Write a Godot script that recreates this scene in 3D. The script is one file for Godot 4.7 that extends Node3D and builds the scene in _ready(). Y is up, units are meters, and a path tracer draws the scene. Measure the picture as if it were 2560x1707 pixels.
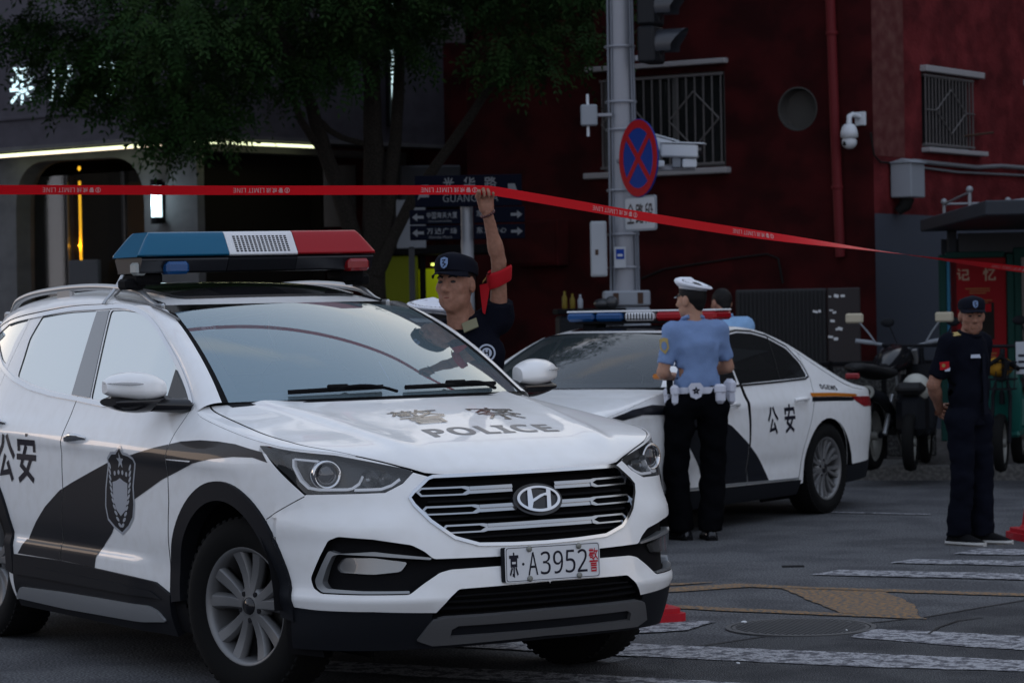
extends Node3D

# ------------------------------------------------------------------ helpers
var M := {}
var rng := RandomNumberGenerator.new()

class MB:
	var v := PackedVector3Array()
	var n := PackedVector3Array()
	func tri(a: Vector3, b: Vector3, c: Vector3, na: Vector3, nb: Vector3, nc: Vector3) -> void:
		if (b - a).cross(c - a).dot(na + nb + nc) > 0.0:
			v.append(a); v.append(c); v.append(b)
			n.append(na); n.append(nc); n.append(nb)
		else:
			v.append(a); v.append(b); v.append(c)
			n.append(na); n.append(nb); n.append(nc)
	func quad(a: Vector3, b: Vector3, c: Vector3, d: Vector3, nn: Vector3) -> void:
		tri(a, b, c, nn, nn, nn)
		tri(a, c, d, nn, nn, nn)
	func box(xf: Transform3D, s: Vector3, bv := 0.0) -> void:
		var h := s * 0.5
		var ax := [Vector3.RIGHT, Vector3.UP, Vector3.BACK]
		bv = minf(bv, minf(h.x, minf(h.y, h.z)) * 0.9)
		var cn := func(i: int, si: float, sj: float, sk: float) -> Vector3:
			var j := (i + 1) % 3
			var k := (i + 2) % 3
			var p := Vector3()
			p[i] = si * h[i]; p[j] = sj * (h[j] - bv); p[k] = sk * (h[k] - bv)
			return xf * p
		for i in 3:
			for si in [-1.0, 1.0]:
				var nn: Vector3 = (xf.basis * (ax[i] * si)).normalized()
				quad(cn.call(i, si, -1.0, -1.0), cn.call(i, si, 1.0, -1.0), cn.call(i, si, 1.0, 1.0), cn.call(i, si, -1.0, 1.0), nn)
		if bv <= 0.0: return
		for i in 3:
			var j := (i + 1) % 3
			for si in [-1.0, 1.0]:
				for sj in [-1.0, 1.0]:
					# edge along k between face i and face j
					var nn: Vector3 = (xf.basis * (ax[i] * si + ax[j] * sj)).normalized()
					quad(cn.call(i, si, sj, -1.0), cn.call(i, si, sj, 1.0), cn.call(j, sj, 1.0, si), cn.call(j, sj, -1.0, si), nn)
		for sx in [-1.0, 1.0]:
			for sy in [-1.0, 1.0]:
				for sz in [-1.0, 1.0]:
					var nn: Vector3 = (xf.basis * Vector3(sx, sy, sz)).normalized()
					tri(cn.call(0, sx, sy, sz), cn.call(1, sy, sz, sx), cn.call(2, sz, sx, sy), nn, nn, nn)
	func tube(p: Array, r, sides := 8, caps := true, flat := 1.0) -> void:
		var rings := []
		var up := Vector3.UP
		for i in p.size():
			var t: Vector3 = ((p[mini(i + 1, p.size() - 1)] as Vector3) - (p[maxi(i - 1, 0)] as Vector3)).normalized()
			if absf(t.dot(up)) > 0.95: up = Vector3.RIGHT if absf(t.x) < 0.9 else Vector3.BACK
			var a := t.cross(up).normalized()
			var b := a.cross(t)
			up = b
			var rr: float = r[i] if r is Array else r
			var ring := PackedVector3Array()
			for k in sides:
				var q := TAU * k / sides
				ring.append((p[i] as Vector3) + (a * cos(q) + b * sin(q) * flat) * rr)
			rings.append(ring)
		loft(rings, true, caps)
	func loft(rings: Array, closed := true, caps := true) -> void:
		var m: int = rings[0].size()
		var nr := rings.size()
		var nm := []
		for i in nr:
			var cen := Vector3()
			for q in rings[i]: cen += q
			cen /= m
			var a := PackedVector3Array()
			for k in m:
				var k1 := (k + 1) % m if closed else mini(k + 1, m - 1)
				var k0 := (k + m - 1) % m if closed else maxi(k - 1, 0)
				var du: Vector3 = rings[i][k1] - rings[i][k0]
				var dv: Vector3 = rings[mini(i + 1, nr - 1)][k] - rings[maxi(i - 1, 0)][k]
				var w := du.cross(dv)
				w = w.normalized() if w.length() > 1e-12 else (rings[i][k] - cen).normalized()
				if closed and w.dot(rings[i][k] - cen) < 0.0 and absf(w.dot((rings[i][k] - cen).normalized())) > 0.2: w = -w
				a.append(w)
			nm.append(a)
		for i in nr - 1:
			for k in (m if closed else m - 1):
				var k1 := (k + 1) % m
				tri(rings[i][k], rings[i][k1], rings[i + 1][k1], nm[i][k], nm[i][k1], nm[i + 1][k1])
				tri(rings[i][k], rings[i + 1][k1], rings[i + 1][k], nm[i][k], nm[i + 1][k1], nm[i + 1][k])
		if caps and closed:
			for e in [0, nr - 1]:
				var cen := Vector3()
				for q in rings[e]: cen += q
				cen /= m
				var oth: int = 1 if e == 0 else nr - 2
				var c2 := Vector3()
				for q in rings[oth]: c2 += q
				c2 /= m
				var nn: Vector3 = (rings[e][1] - rings[e][0]).cross(rings[e][m / 3 + 1] - rings[e][0]).normalized()
				if nn.dot(cen - c2) < 0.0: nn = -nn
				for k in m:
					tri(cen, rings[e][k], rings[e][(k + 1) % m], nn, nn, nn)
	func lathe(prof: Array, sides: int, xf := Transform3D(), smooth := false) -> void:
		# profile of (radius, height) turned round y
		var cs := []
		for k in sides + 1: cs.append(Vector2(cos(TAU * k / sides), sin(TAU * k / sides)))
		var np := prof.size()
		var sn := []
		for i in np - 1:
			var d: Vector2 = prof[i + 1] - prof[i]
			sn.append(Vector2(d.y, -d.x).normalized())
		for i in np - 1:
			var n0: Vector2 = sn[i]
			var n1: Vector2 = sn[i]
			if smooth:
				if i > 0: n0 = (sn[i] + sn[i - 1]).normalized()
				if i < np - 2: n1 = (sn[i] + sn[i + 1]).normalized()
			for k in sides:
				var c0: Vector2 = cs[k]
				var c1: Vector2 = cs[k + 1]
				var f := func(p: Vector2, c: Vector2) -> Vector3: return xf * Vector3(p.x * c.x, p.y, p.x * c.y)
				var g := func(p: Vector2, c: Vector2) -> Vector3: return (xf.basis * Vector3(p.x * c.x, p.y, p.x * c.y)).normalized()
				var a: Vector3 = f.call(prof[i], c0); var b: Vector3 = f.call(prof[i], c1)
				var c: Vector3 = f.call(prof[i + 1], c1); var d2: Vector3 = f.call(prof[i + 1], c0)
				if prof[i].x > 1e-6: tri(a, b, c, g.call(n0, c0), g.call(n0, c1), g.call(n1, c1))
				if prof[i + 1].x > 1e-6: tri(a, c, d2, g.call(n0, c0), g.call(n1, c1), g.call(n1, c0))
	func ball(xf: Transform3D, r: Vector3, sides := 14, rows := 9) -> void:
		for i in rows:
			for k in sides:
				var q := []
				for e in [[i, k], [i, k + 1], [i + 1, k + 1], [i + 1, k]]:
					var th: float = PI * e[0] / rows
					var ph: float = TAU * e[1] / sides
					q.append(Vector3(sin(th) * cos(ph), cos(th), sin(th) * sin(ph)))
				var p := q.map(func(u): return xf * (u * r))
				var m := q.map(func(u): return (xf.basis * (u / r)).normalized())
				if i > 0: tri(p[0], p[1], p[2], m[0], m[1], m[2])
				if i < rows - 1: tri(p[0], p[2], p[3], m[0], m[2], m[3])
	func prism(poly: PackedVector2Array, z0: float, z1: float, xf := Transform3D(), back := true) -> void:
		var ix := Geometry2D.triangulate_polygon(poly)
		var nf: Vector3 = (xf.basis * Vector3.BACK).normalized()
		for i in range(0, ix.size(), 3):
			var a := poly[ix[i]]; var b := poly[ix[i + 1]]; var c := poly[ix[i + 2]]
			tri(xf * Vector3(a.x, a.y, z1), xf * Vector3(b.x, b.y, z1), xf * Vector3(c.x, c.y, z1), nf, nf, nf)
			if back: tri(xf * Vector3(a.x, a.y, z0), xf * Vector3(b.x, b.y, z0), xf * Vector3(c.x, c.y, z0), -nf, -nf, -nf)
		var cw := -1.0 if Geometry2D.is_polygon_clockwise(poly) else 1.0
		for i in poly.size():
			var a := poly[i]
			var b := poly[(i + 1) % poly.size()]
			var e := (b - a).normalized()
			var nn: Vector3 = (xf.basis * Vector3(e.y * cw, -e.x * cw, 0)).normalized()
			quad(xf * Vector3(a.x, a.y, z0), xf * Vector3(b.x, b.y, z0), xf * Vector3(b.x, b.y, z1), xf * Vector3(a.x, a.y, z1), nn)
	func ribbon2(line: Array, w: float, f: Callable) -> void:
		# a flat stroke of width w along 2D points, each 2D point placed by f -> [position, normal]
		var L := []
		var R := []
		for i in line.size():
			var d0: Vector2 = (line[i] - line[maxi(i - 1, 0)])
			var d1: Vector2 = (line[mini(i + 1, line.size() - 1)] - line[i])
			var closed: bool = line.size() > 2 and line[0].distance_to(line[-1]) < 1e-6
			if closed and i == 0: d0 = line[0] - line[-2]
			if closed and i == line.size() - 1: d1 = line[1] - line[0]
			if d0.length() < 1e-9: d0 = d1
			if d1.length() < 1e-9: d1 = d0
			d0 = d0.normalized(); d1 = d1.normalized()
			var nn := Vector2(-d0.y - d1.y, d0.x + d1.x).normalized()
			var k := clampf(1.0 / maxf(nn.dot(Vector2(-d0.y, d0.x)), 0.3), 1.0, 1.8)
			var ext := Vector2()
			if not closed:
				if i == 0: ext = -d1 * w * 0.3
				if i == line.size() - 1: ext = d0 * w * 0.3
			L.append(line[i] + nn * w * 0.5 * k + ext)
			R.append(line[i] - nn * w * 0.5 * k + ext)
		for i in line.size() - 1:
			var a = f.call(L[i]); var b = f.call(R[i]); var c = f.call(R[i + 1]); var d = f.call(L[i + 1])
			tri(a[0], b[0], c[0], a[1], b[1], c[1])
			tri(a[0], c[0], d[0], a[1], c[1], d[1])
	func mesh() -> ArrayMesh:
		var arr := []
		arr.resize(Mesh.ARRAY_MAX)
		arr[Mesh.ARRAY_VERTEX] = v
		arr[Mesh.ARRAY_NORMAL] = n
		var m := ArrayMesh.new()
		if v.size(): m.add_surface_from_arrays(Mesh.PRIMITIVE_TRIANGLES, arr)
		return m

func put(mb: MB, called: String, material: Material, parent: Node3D = self, label := "") -> MeshInstance3D:
	var o := MeshInstance3D.new()
	o.name = called
	o.mesh = mb.mesh()
	if mb.v.size(): o.mesh.surface_set_material(0, material)
	if label: o.set_meta("label", label)
	parent.add_child(o, true)
	return o

func bit(called: String, material: Material, parent: Node3D, at: Vector3, size: Vector3, bv := 0.0, turn := Vector3.ZERO, label := "") -> MeshInstance3D:
	var b := MB.new()
	b.box(Transform3D(Basis.from_euler(turn), at), size, bv)
	return put(b, called, material, parent, label)

func thing(called: String, label: String, category: String, at := Vector3.ZERO, turn := 0.0, group := "") -> Node3D:
	var o := Node3D.new()
	o.name = called
	add_child(o, true)
	o.position = at
	o.rotation.y = turn
	o.set_meta("label", label)
	o.set_meta("category", category)
	if group: o.set_meta("group", group)
	return o

func struct(o: Node) -> Node:
	o.set_meta("kind", "structure")
	return o

func lin(r: float, g: float, b: float) -> Color:
	return Color(r, g, b).linear_to_srgb()

func mat(key: String, c: Color, rough := 0.6, metal := 0.0, coat := 0.0, coat_rough := 0.03) -> StandardMaterial3D:
	var m := StandardMaterial3D.new()
	m.resource_name = key
	m.albedo_color = c
	m.roughness = rough
	m.metallic = metal
	if rough >= 0.4 and metal == 0.0 and coat == 0.0: m.metallic_specular = 0.28
	if coat > 0.0:
		m.clearcoat_enabled = true
		m.clearcoat = coat
		m.clearcoat_roughness = coat_rough
	M[key] = m
	return m

func pane(key: String, c: Color, alpha: float, metal := 0.0) -> StandardMaterial3D:
	var m := mat(key, Color(c.r, c.g, c.b, alpha), 0.02, metal)
	m.transparency = BaseMaterial3D.TRANSPARENCY_ALPHA
	m.metallic_specular = 0.7
	return m

func lamp_mat(key: String, c: Color, energy: float) -> StandardMaterial3D:
	var m := mat(key, c, 0.5)
	m.emission_enabled = true
	m.emission = c
	m.emission_energy_multiplier = energy
	return m

func noise_tex(freq: float, oct: int, c0: Color, c1: Color, size := 512, seed_ := 1, lo := 0.3, hi := 0.7, kind := FastNoiseLite.TYPE_SIMPLEX_SMOOTH) -> NoiseTexture2D:
	var nz := FastNoiseLite.new()
	nz.noise_type = kind
	nz.frequency = freq
	nz.fractal_octaves = oct
	nz.seed = seed_
	var t := NoiseTexture2D.new()
	t.width = size
	t.height = size
	t.seamless = true
	t.noise = nz
	var g := Gradient.new()
	g.offsets = PackedFloat32Array([lo, hi])
	g.colors = PackedColorArray([c0, c1])
	t.color_ramp = g
	return t

func textured(m: StandardMaterial3D, tex: Texture2D, scale: float, bump: Texture2D = null, depth := 0.3, world := true) -> StandardMaterial3D:
	m.uv1_triplanar = true
	m.uv1_world_triplanar = world
	m.uv1_scale = Vector3.ONE * scale
	if tex:
		m.albedo_texture = tex
		m.albedo_color = Color.WHITE
	if bump:
		m.heightmap_enabled = true
		m.heightmap_texture = bump
		m.heightmap_scale = depth
	return m

func stained(m: StandardMaterial3D, tex: Texture2D, scale: float) -> StandardMaterial3D:
	# large worn patches over a fine pattern
	m.detail_enabled = true
	m.detail_albedo = tex
	m.detail_blend_mode = BaseMaterial3D.BLEND_MODE_MUL
	m.detail_uv_layer = BaseMaterial3D.DETAIL_UV_2
	m.uv2_triplanar = true
	m.uv2_world_triplanar = true
	m.uv2_scale = Vector3.ONE * scale
	return m

# ------------------------------------------------------------------ curves
static func curve(xs: Array, ys: Array, x: float) -> float:
	var k := xs.size()
	x = clampf(x, xs[0], xs[k - 1])
	var i := 0
	while i < k - 2 and x > xs[i + 1]: i += 1
	var h: float = xs[i + 1] - xs[i]
	var t: float = (x - xs[i]) / h
	var a := maxi(i - 1, 0)
	var b := mini(i + 2, k - 1)
	var m0: float = (ys[i + 1] - ys[a]) / (xs[i + 1] - xs[a])
	var m1: float = (ys[b] - ys[i]) / (xs[b] - xs[i])
	var t2 := t * t
	var t3 := t2 * t
	return (2 * t3 - 3 * t2 + 1) * ys[i] + (t3 - 2 * t2 + t) * h * m0 + (3 * t2 - 2 * t3) * ys[i + 1] + (t3 - t2) * h * m1

static func v2(a: Array) -> PackedVector2Array:
	var o := PackedVector2Array()
	for i in range(0, a.size(), 2): o.append(Vector2(a[i], a[i + 1]))
	return o

static func circle(c: Vector2, r: Vector2, k := 32, a0 := 0.0, a1 := TAU) -> PackedVector2Array:
	var o := PackedVector2Array()
	var last := k if a1 - a0 < TAU - 0.001 else k - 1
	for i in last + 1:
		var t := a0 + (a1 - a0) * i / k
		o.append(c + Vector2(cos(t), sin(t)) * r)
	return o

static func rounded(p: PackedVector2Array, r: float, k := 4) -> PackedVector2Array:
	var o := PackedVector2Array()
	var m := p.size()
	for i in m:
		var a := p[(i + m - 1) % m]; var b := p[i]; var c := p[(i + 1) % m]
		var da := (a - b); var dc := (c - b)
		var q := minf(r, minf(da.length(), dc.length()) * 0.45)
		var s := b + da.normalized() * q
		var e := b + dc.normalized() * q
		for j in k + 1:
			var t := float(j) / k
			o.append(s.lerp(b, t).lerp(b.lerp(e, t), t))
	return o

# car body side: a plan outline with a height profile; s runs from the nose centre round to the tail, y is height
class Shell:
	var bx := PackedFloat32Array()
	var bz := PackedFloat32Array()
	var nx := PackedFloat32Array()
	var nz := PackedFloat32Array()
	var fo := PackedFloat32Array()
	var so := PackedFloat32Array()
	var wt := PackedFloat32Array()
	var extra = null
	var last := 0
	func _init(plan: Array, fy: Array, fv: Array, sy: Array, sv: Array, s_a: float, s_b: float) -> void:
		var c := []
		for i in plan.size() - 1:
			var p1: Vector2 = plan[i]
			var p2: Vector2 = plan[i + 1]
			var p0: Vector2 = plan[i - 1] if i > 0 else Vector2(-plan[1].x, plan[1].y)
			var p3: Vector2 = plan[i + 2] if i + 2 < plan.size() else Vector2(-plan[-2].x, plan[-2].y)
			for k in 40:
				var t := k / 40.0
				c.append(0.5 * (2 * p1 + (p2 - p0) * t + (2 * p0 - 5 * p1 + 4 * p2 - p3) * t * t + (3 * p1 - p0 - 3 * p2 + p3) * t * t * t))
		c.append(plan[-1])
		var need := 0.0
		var run := 0.0
		for i in c.size() - 1:
			var d: float = c[i].distance_to(c[i + 1])
			while need <= run + d:
				var q: Vector2 = c[i].lerp(c[i + 1], (need - run) / d)
				bx.append(q.x); bz.append(q.y)
				need += 0.01
			run += d
		last = bx.size() - 1
		for i in last + 1:
			var a := maxi(i - 2, 0)
			var b := mini(i + 2, last)
			var d := Vector2(bx[b] - (bx[a] if i > 1 else -bx[2]), bz[b] - bz[a] if i > 1 else 0.0).normalized()
			nx.append(-d.y); nz.append(d.x)
			wt.append(smoothstep(s_a, s_b, i * 0.01))
		for i in 201:
			fo.append(curve_(fy, fv, i * 0.01))
			so.append(curve_(sy, sv, i * 0.01))
	static func curve_(xs: Array, ys: Array, x: float) -> float:
		var k := xs.size()
		x = clampf(x, xs[0], xs[k - 1])
		var i := 0
		while i < k - 2 and x > xs[i + 1]: i += 1
		var t: float = (x - xs[i]) / (xs[i + 1] - xs[i])
		var a := maxi(i - 1, 0)
		var b := mini(i + 2, k - 1)
		var h: float = xs[i + 1] - xs[i]
		var m0: float = (ys[i + 1] - ys[a]) / (xs[i + 1] - xs[a])
		var m1: float = (ys[b] - ys[i]) / (xs[b] - xs[i])
		return (2 * t * t * t - 3 * t * t + 1) * ys[i] + (t * t * t - 2 * t * t + t) * h * m0 + (3 * t * t - 2 * t * t * t) * ys[i + 1] + (t * t * t - t * t) * h * m1
	func at(s: float, y: float) -> Vector3:
		var f := clampf(s * 100.0, 0.0, last - 1.001)
		var i := int(f)
		var t := f - i
		var g := clampf(y * 100.0, 0.0, 199.9)
		var j := int(g)
		var q := g - j
		var w := lerpf(wt[i], wt[i + 1], t)
		var o := lerpf(lerpf(fo[j], fo[j + 1], q), lerpf(so[j], so[j + 1], q), w)
		if extra != null: o += extra.call(s, y)
		return Vector3(lerpf(bx[i], bx[i + 1], t) + lerpf(nx[i], nx[i + 1], t) * o, y, lerpf(bz[i], bz[i + 1], t) + lerpf(nz[i], nz[i + 1], t) * o)

# ------------------------------------------------------------------ cutting sheets out of curved surfaces
class Sheet:
	var f: Callable
	var mx := 1.0
	var sg := 1.0
	var e := 0.01
	var cache := {}
	func _init(fn: Callable, mirror := 1.0, sign_ := 1.0, eps := 0.01) -> void:
		f = fn; mx = mirror; sg = sign_ * mirror; e = eps
	func pn(u: float, v: float) -> Array:
		var key := Vector2(u, v)
		if cache.has(key): return cache[key]
		var p: Vector3 = f.call(u, v)
		var a: Vector3 = f.call(u + e, v) - f.call(u - e, v)
		var b: Vector3 = f.call(u, v + e) - f.call(u, v - e)
		var n := a.cross(b).normalized() * sg
		p.x *= mx
		a.x *= mx; b.x *= mx
		n = a.cross(b).normalized() * sg
		var r := [p, n]
		cache[key] = r
		return r
	func at(q: Vector2, off := 0.0) -> Array:
		var r := pn(q.x, q.y)
		return [r[0] + r[1] * off, r[1]]
	func mark(p: PackedVector2Array, cu: float, cv: float, into: Dictionary) -> void:
		for i in p.size():
			var a := p[i]
			var b := p[(i + 1) % p.size()]
			var k := int(ceil(maxf(absf(a.x - b.x) / cu, absf(a.y - b.y) / cv) * 6.0)) + 1
			for j in k + 1:
				var q := a.lerp(b, float(j) / k)
				into[Vector2i(floori(q.x / cu), floori(q.y / cv))] = true
	func cut(mb: MB, poly: PackedVector2Array, holes: Array, cu: float, cv: float, off := 0.0) -> void:
		var edge := {}
		mark(poly, cu, cv, edge)
		for h in holes: mark(h, cu, cv, edge)
		var lo := poly[0]
		var hi := poly[0]
		for q in poly:
			lo = lo.min(q); hi = hi.max(q)
		for i in range(floori(lo.x / cu), floori(hi.x / cu) + 1):
			for j in range(floori(lo.y / cv), floori(hi.y / cv) + 1):
				var c := PackedVector2Array([Vector2(i * cu, j * cv), Vector2((i + 1) * cu, j * cv), Vector2((i + 1) * cu, (j + 1) * cv), Vector2(i * cu, (j + 1) * cv)])
				if edge.has(Vector2i(i, j)):
					var parts: Array = Array(Geometry2D.intersect_polygons(c, poly), TYPE_NIL, "", null)
					for h in holes:
						var nx_ := []
						for q in parts: nx_.append_array(Geometry2D.clip_polygons(q, h))
						parts = nx_
					for q in parts:
						if Geometry2D.is_polygon_clockwise(q): continue
						emit_(mb, q, off)
				else:
					var m := (c[0] + c[2]) * 0.5
					if not Geometry2D.is_point_in_polygon(m, poly): continue
					var inside := false
					for h in holes:
						if Geometry2D.is_point_in_polygon(m, h): inside = true
					if not inside: emit_(mb, c, off)
	func emit_(mb: MB, q: PackedVector2Array, off: float) -> void:
		var ix := PackedInt32Array([0, 1, 2, 0, 2, 3]) if q.size() == 4 else Geometry2D.triangulate_polygon(q)
		if q.size() == 4:
			ix = Geometry2D.triangulate_polygon(q)
		for k in range(0, ix.size(), 3):
			var a := at(q[ix[k]], off); var b := at(q[ix[k + 1]], off); var c := at(q[ix[k + 2]], off)
			mb.tri(a[0], b[0], c[0], a[1], b[1], c[1])
	func wall(mb: MB, poly: PackedVector2Array, o0: float, o1: float, step: float, inward := false) -> void:
		var cw := -1.0 if Geometry2D.is_polygon_clockwise(poly) else 1.0
		if inward: cw = -cw
		for i in poly.size():
			var a := poly[i]
			var b := poly[(i + 1) % poly.size()]
			if absf(a.x) < 0.012 and absf(b.x) < 0.012: continue
			var k := maxi(1, int(ceil(a.distance_to(b) / step)))
			for j in k:
				var p := at(a.lerp(b, float(j) / k)); var q := at(a.lerp(b, float(j + 1) / k))
				var t: Vector3 = q[0] - p[0]
				if t.length() < 1e-7: continue
				var nn: Vector3 = t.normalized().cross(p[1]).normalized() * cw * sg * mx
				# t runs along the outline; with the surface normal it gives the outward side of the wall
				mb.quad(p[0] + p[1] * o0, q[0] + q[1] * o0, q[0] + q[1] * o1, p[0] + p[1] * o1, nn)
	func slab(mb: MB, poly: PackedVector2Array, holes: Array, cu: float, cv: float, o1: float, o0: float) -> void:
		cut(mb, poly, holes, cu, cv, o1)
		wall(mb, poly, o0, o1, minf(cu, cv))
		for h in holes: wall(mb, h, o0, o1, minf(cu, cv), true)
	func band(line: Array, w: float) -> PackedVector2Array:
		# an outline of a stroke of width w along 2D points
		var l := PackedVector2Array()
		var r := PackedVector2Array()
		for i in line.size():
			var d: Vector2 = (line[mini(i + 1, line.size() - 1)] - line[maxi(i - 1, 0)]).normalized()
			var m := Vector2(-d.y, d.x) * w * 0.5
			l.append(line[i] + m)
			r.append(line[i] - m)
		r.reverse()
		l.append_array(r)
		if Geometry2D.is_polygon_clockwise(l): l.reverse()
		return l

# ------------------------------------------------------------------ lettering
const GLYPH := {
	"公": [[38,94,30,72,12,50],[58,94,72,70,92,52],[46,50,26,12,74,18],[62,36,84,2]],
	"安": [[50,99,50,86],[10,68,10,84,90,84,90,68],[46,74,24,34,84,4],[74,50,52,20,14,2],[4,52,96,52]],
	"警": [[4,92,50,92],[16,99,16,85],[36,99,36,85],[14,84,4,68],[12,79,46,79,46,56,38,56],[16,71,34,71,34,61,16,61,16,71],[64,99,52,76],[60,88,97,88],[86,88,74,66,50,53],[62,80,76,66,97,53],[50,53,53,47],[6,44,94,44],[20,34,80,34],[20,25,80,25],[24,15,24,0],[24,15,76,15,76,0],[24,2,76,2]],
	"察": [[50,100,50,92],[6,78,6,90,94,90,94,78],[34,84,10,58],[30,78,46,78,30,56,8,46],[28,70,38,62],[54,78,84,78,66,58],[58,72,94,46],[36,56,64,56],[18,42,82,42],[50,42,50,4,42,6],[32,34,16,12],[68,34,86,12]],
	"京": [[50,99,50,86],[8,84,92,84],[24,70,24,46,76,46,76,70,24,70],[50,46,50,2,38,6],[30,34,14,8],[70,34,86,8]],
	"柔": [[20,97,76,97,48,80],[30,85,58,76],[10,70,88,70,74,57],[52,70,52,52],[46,68,16,50],[6,41,94,41],[50,52,50,0],[48,41,10,8],[52,41,92,8]],
	"疗": [[50,99,54,90],[18,87,94,87],[20,87,18,40,6,4],[4,74,12,60],[2,36,16,46],[34,68,88,68,60,48],[60,48,60,4,46,8]],
	"馆": [[24,98,8,66],[20,82,42,82,34,66],[22,66,22,6,40,18],[68,98,70,90],[48,70,48,86,94,86,94,70],[54,74,54,2],[54,74,86,74,86,48,54,48],[54,36,90,36,90,4,54,4]],
	"万": [[8,86,92,86],[38,86,34,50,10,4],[37,58,80,58,74,8,58,10]],
	"达": [[40,76,94,76],[66,98,64,60,40,34],[66,66,92,34],[14,90,22,80],[6,56,24,56,24,20],[4,6,24,18,60,6,96,6]],
	"广": [[50,98,54,88],[16,80,92,80],[20,80,18,40,4,4]],
	"场": [[4,66,36,66],[20,92,20,22],[2,16,38,26],[44,90,84,90,50,62,90,62,82,8,68,12],[64,58,42,20],[80,58,54,8]],
	"中": [[12,78,88,78,88,38,12,38,12,78],[50,99,50,0]],
	"国": [[10,94,90,94,90,2,10,2,10,94],[28,76,72,76],[30,50,70,50],[26,20,74,20],[50,76,50,20]],
	"海": [[8,90,18,80],[4,62,14,54],[6,8,20,36],[42,98,30,72],[38,84,94,84],[38,66,86,66,80,6,66,8],[38,66,34,28,86,28],[28,46,96,46]],
	"关": [[28,98,38,82],[72,98,62,82],[16,76,84,76],[6,46,94,46],[50,76,48,40,8,4],[50,46,94,4]],
	"大": [[6,66,94,66],[50,98,46,56,8,4],[52,60,94,4]],
	"厦": [[10,94,94,94],[14,94,12,40,2,4],[26,80,90,80],[36,70,80,70,80,36,36,36,36,70],[36,53,80,53],[50,34,24,14],[44,26,78,26,30,2],[48,18,92,2]],
	"光": [[50,99,50,60],[20,92,32,68],[80,92,68,68],[6,58,94,58],[38,58,32,24,6,4],[62,58,62,8,92,8,94,24]],
	"华": [[30,98,6,70],[20,82,20,56],[88,90,56,74],[52,98,54,60,92,60,92,70],[4,34,96,34],[50,50,50,0]],
	"路": [[8,92,40,92,40,68,8,68,8,92],[24,68,24,10],[24,42,42,42],[8,50,8,8],[2,4,46,16],[64,98,48,66],[60,86,88,86,48,44],[62,72,97,46],[56,34,88,34,88,4,56,4,56,34]],
	"全": [[50,99,6,56],[50,99,94,56],[26,52,74,52],[30,30,70,30],[8,3,92,3],[50,52,50,3]],
	"段": [[36,97,12,87],[12,90,12,0],[12,66,38,66],[12,46,38,46],[2,18,44,26],[58,92,54,64,46,56],[58,92,82,92,82,66,97,64],[52,48,86,48,50,2],[58,40,96,2]],
	"东": [[10,84,90,84],[44,98,24,52,84,52],[54,70,54,4,44,8],[34,38,14,10],[70,38,92,12]],
	"方": [[46,99,54,88],[6,78,94,78],[38,78,34,44,8,2],[37,52,80,52,74,6,56,8]],
	"心": [[32,64,34,10,72,10,78,26],[8,52,16,16],[44,84,60,62],[76,70,94,36]],
	"戒": [[6,76,94,76],[60,98,66,40,92,4,96,18],[74,96,88,86],[4,48,56,48],[20,64,18,26,6,4],[42,64,42,2],[86,60,60,10]],
	"线": [[30,96,8,64,34,64,8,32,38,38],[4,6,40,18],[48,72,92,80],[46,50,96,58],[62,98,70,30,92,4,96,18],[76,96,86,88],[90,40,52,4]],
	"记": [[12,94,24,82],[4,60,20,60,20,16,34,28],[44,86,88,86,88,50,48,50,48,10,92,10,94,26]],
	"忆": [[20,98,20,0],[8,76,4,54],[28,80,34,64],[42,86,88,86,46,30,46,8,92,6,94,24]],
}

func han(mb: MB, ch: String, w: float, place: Callable) -> void:
	# strokes of one character; place maps a point of the unit square and a layer height to [position, normal]
	var lay := 0.0
	for st in GLYPH[ch]:
		var line := []
		for i in range(0, st.size(), 2): line.append(Vector2(st[i], st[i + 1]) * 0.01)
		var h := lay
		mb.ribbon2(line, w, func(q: Vector2) -> Array: return place.call(q, h))
		lay += 0.00015

var word_cache := {}
func word(text: String, bold := false, mono := false, serif := false) -> Dictionary:
	# triangles of a word, capital height 1, start at x = 0
	var key := text + str(bold) + str(mono) + str(serif)
	if word_cache.has(key): return word_cache[key]
	var fnt := SystemFont.new()
	fnt.font_names = PackedStringArray(["Droid Sans Mono" if mono else ("Droid Serif" if serif else "Droid Sans")])
	fnt.font_weight = 700 if bold else 400
	var tm := TextMesh.new()
	tm.font = fnt
	tm.font_size = 64
	tm.pixel_size = 0.01
	tm.depth = 0.0
	tm.curve_step = 1.0
	tm.text = text
	var arr := tm.get_mesh_arrays()
	var p: PackedVector3Array = arr[Mesh.ARRAY_VERTEX]
	var ix: PackedInt32Array = arr[Mesh.ARRAY_INDEX]
	var lo := Vector2(1e9, 1e9)
	var hi := -lo
	for q in p:
		lo = lo.min(Vector2(q.x, q.y)); hi = hi.max(Vector2(q.x, q.y))
	var h := hi.y - lo.y
	var t := PackedVector2Array()
	for i in ix: t.append((Vector2(p[i].x, p[i].y) - lo) / h)
	word_cache[key] = {"t": t, "w": (hi.x - lo.x) / h}
	return word_cache[key]

func spell(mb: MB, text: String, place: Callable, bold := false, mono := false) -> float:
	var d := word(text, bold, mono)
	var t: PackedVector2Array = d.t
	for i in range(0, t.size(), 3):
		var a = place.call(t[i], 0.0); var b = place.call(t[i + 1], 0.0); var c = place.call(t[i + 2], 0.0)
		if (b[0] - a[0]).cross(c[0] - a[0]).length() < 1e-12: continue
		mb.tri(a[0], b[0], c[0], a[1], b[1], c[1])
	return d.w

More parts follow.
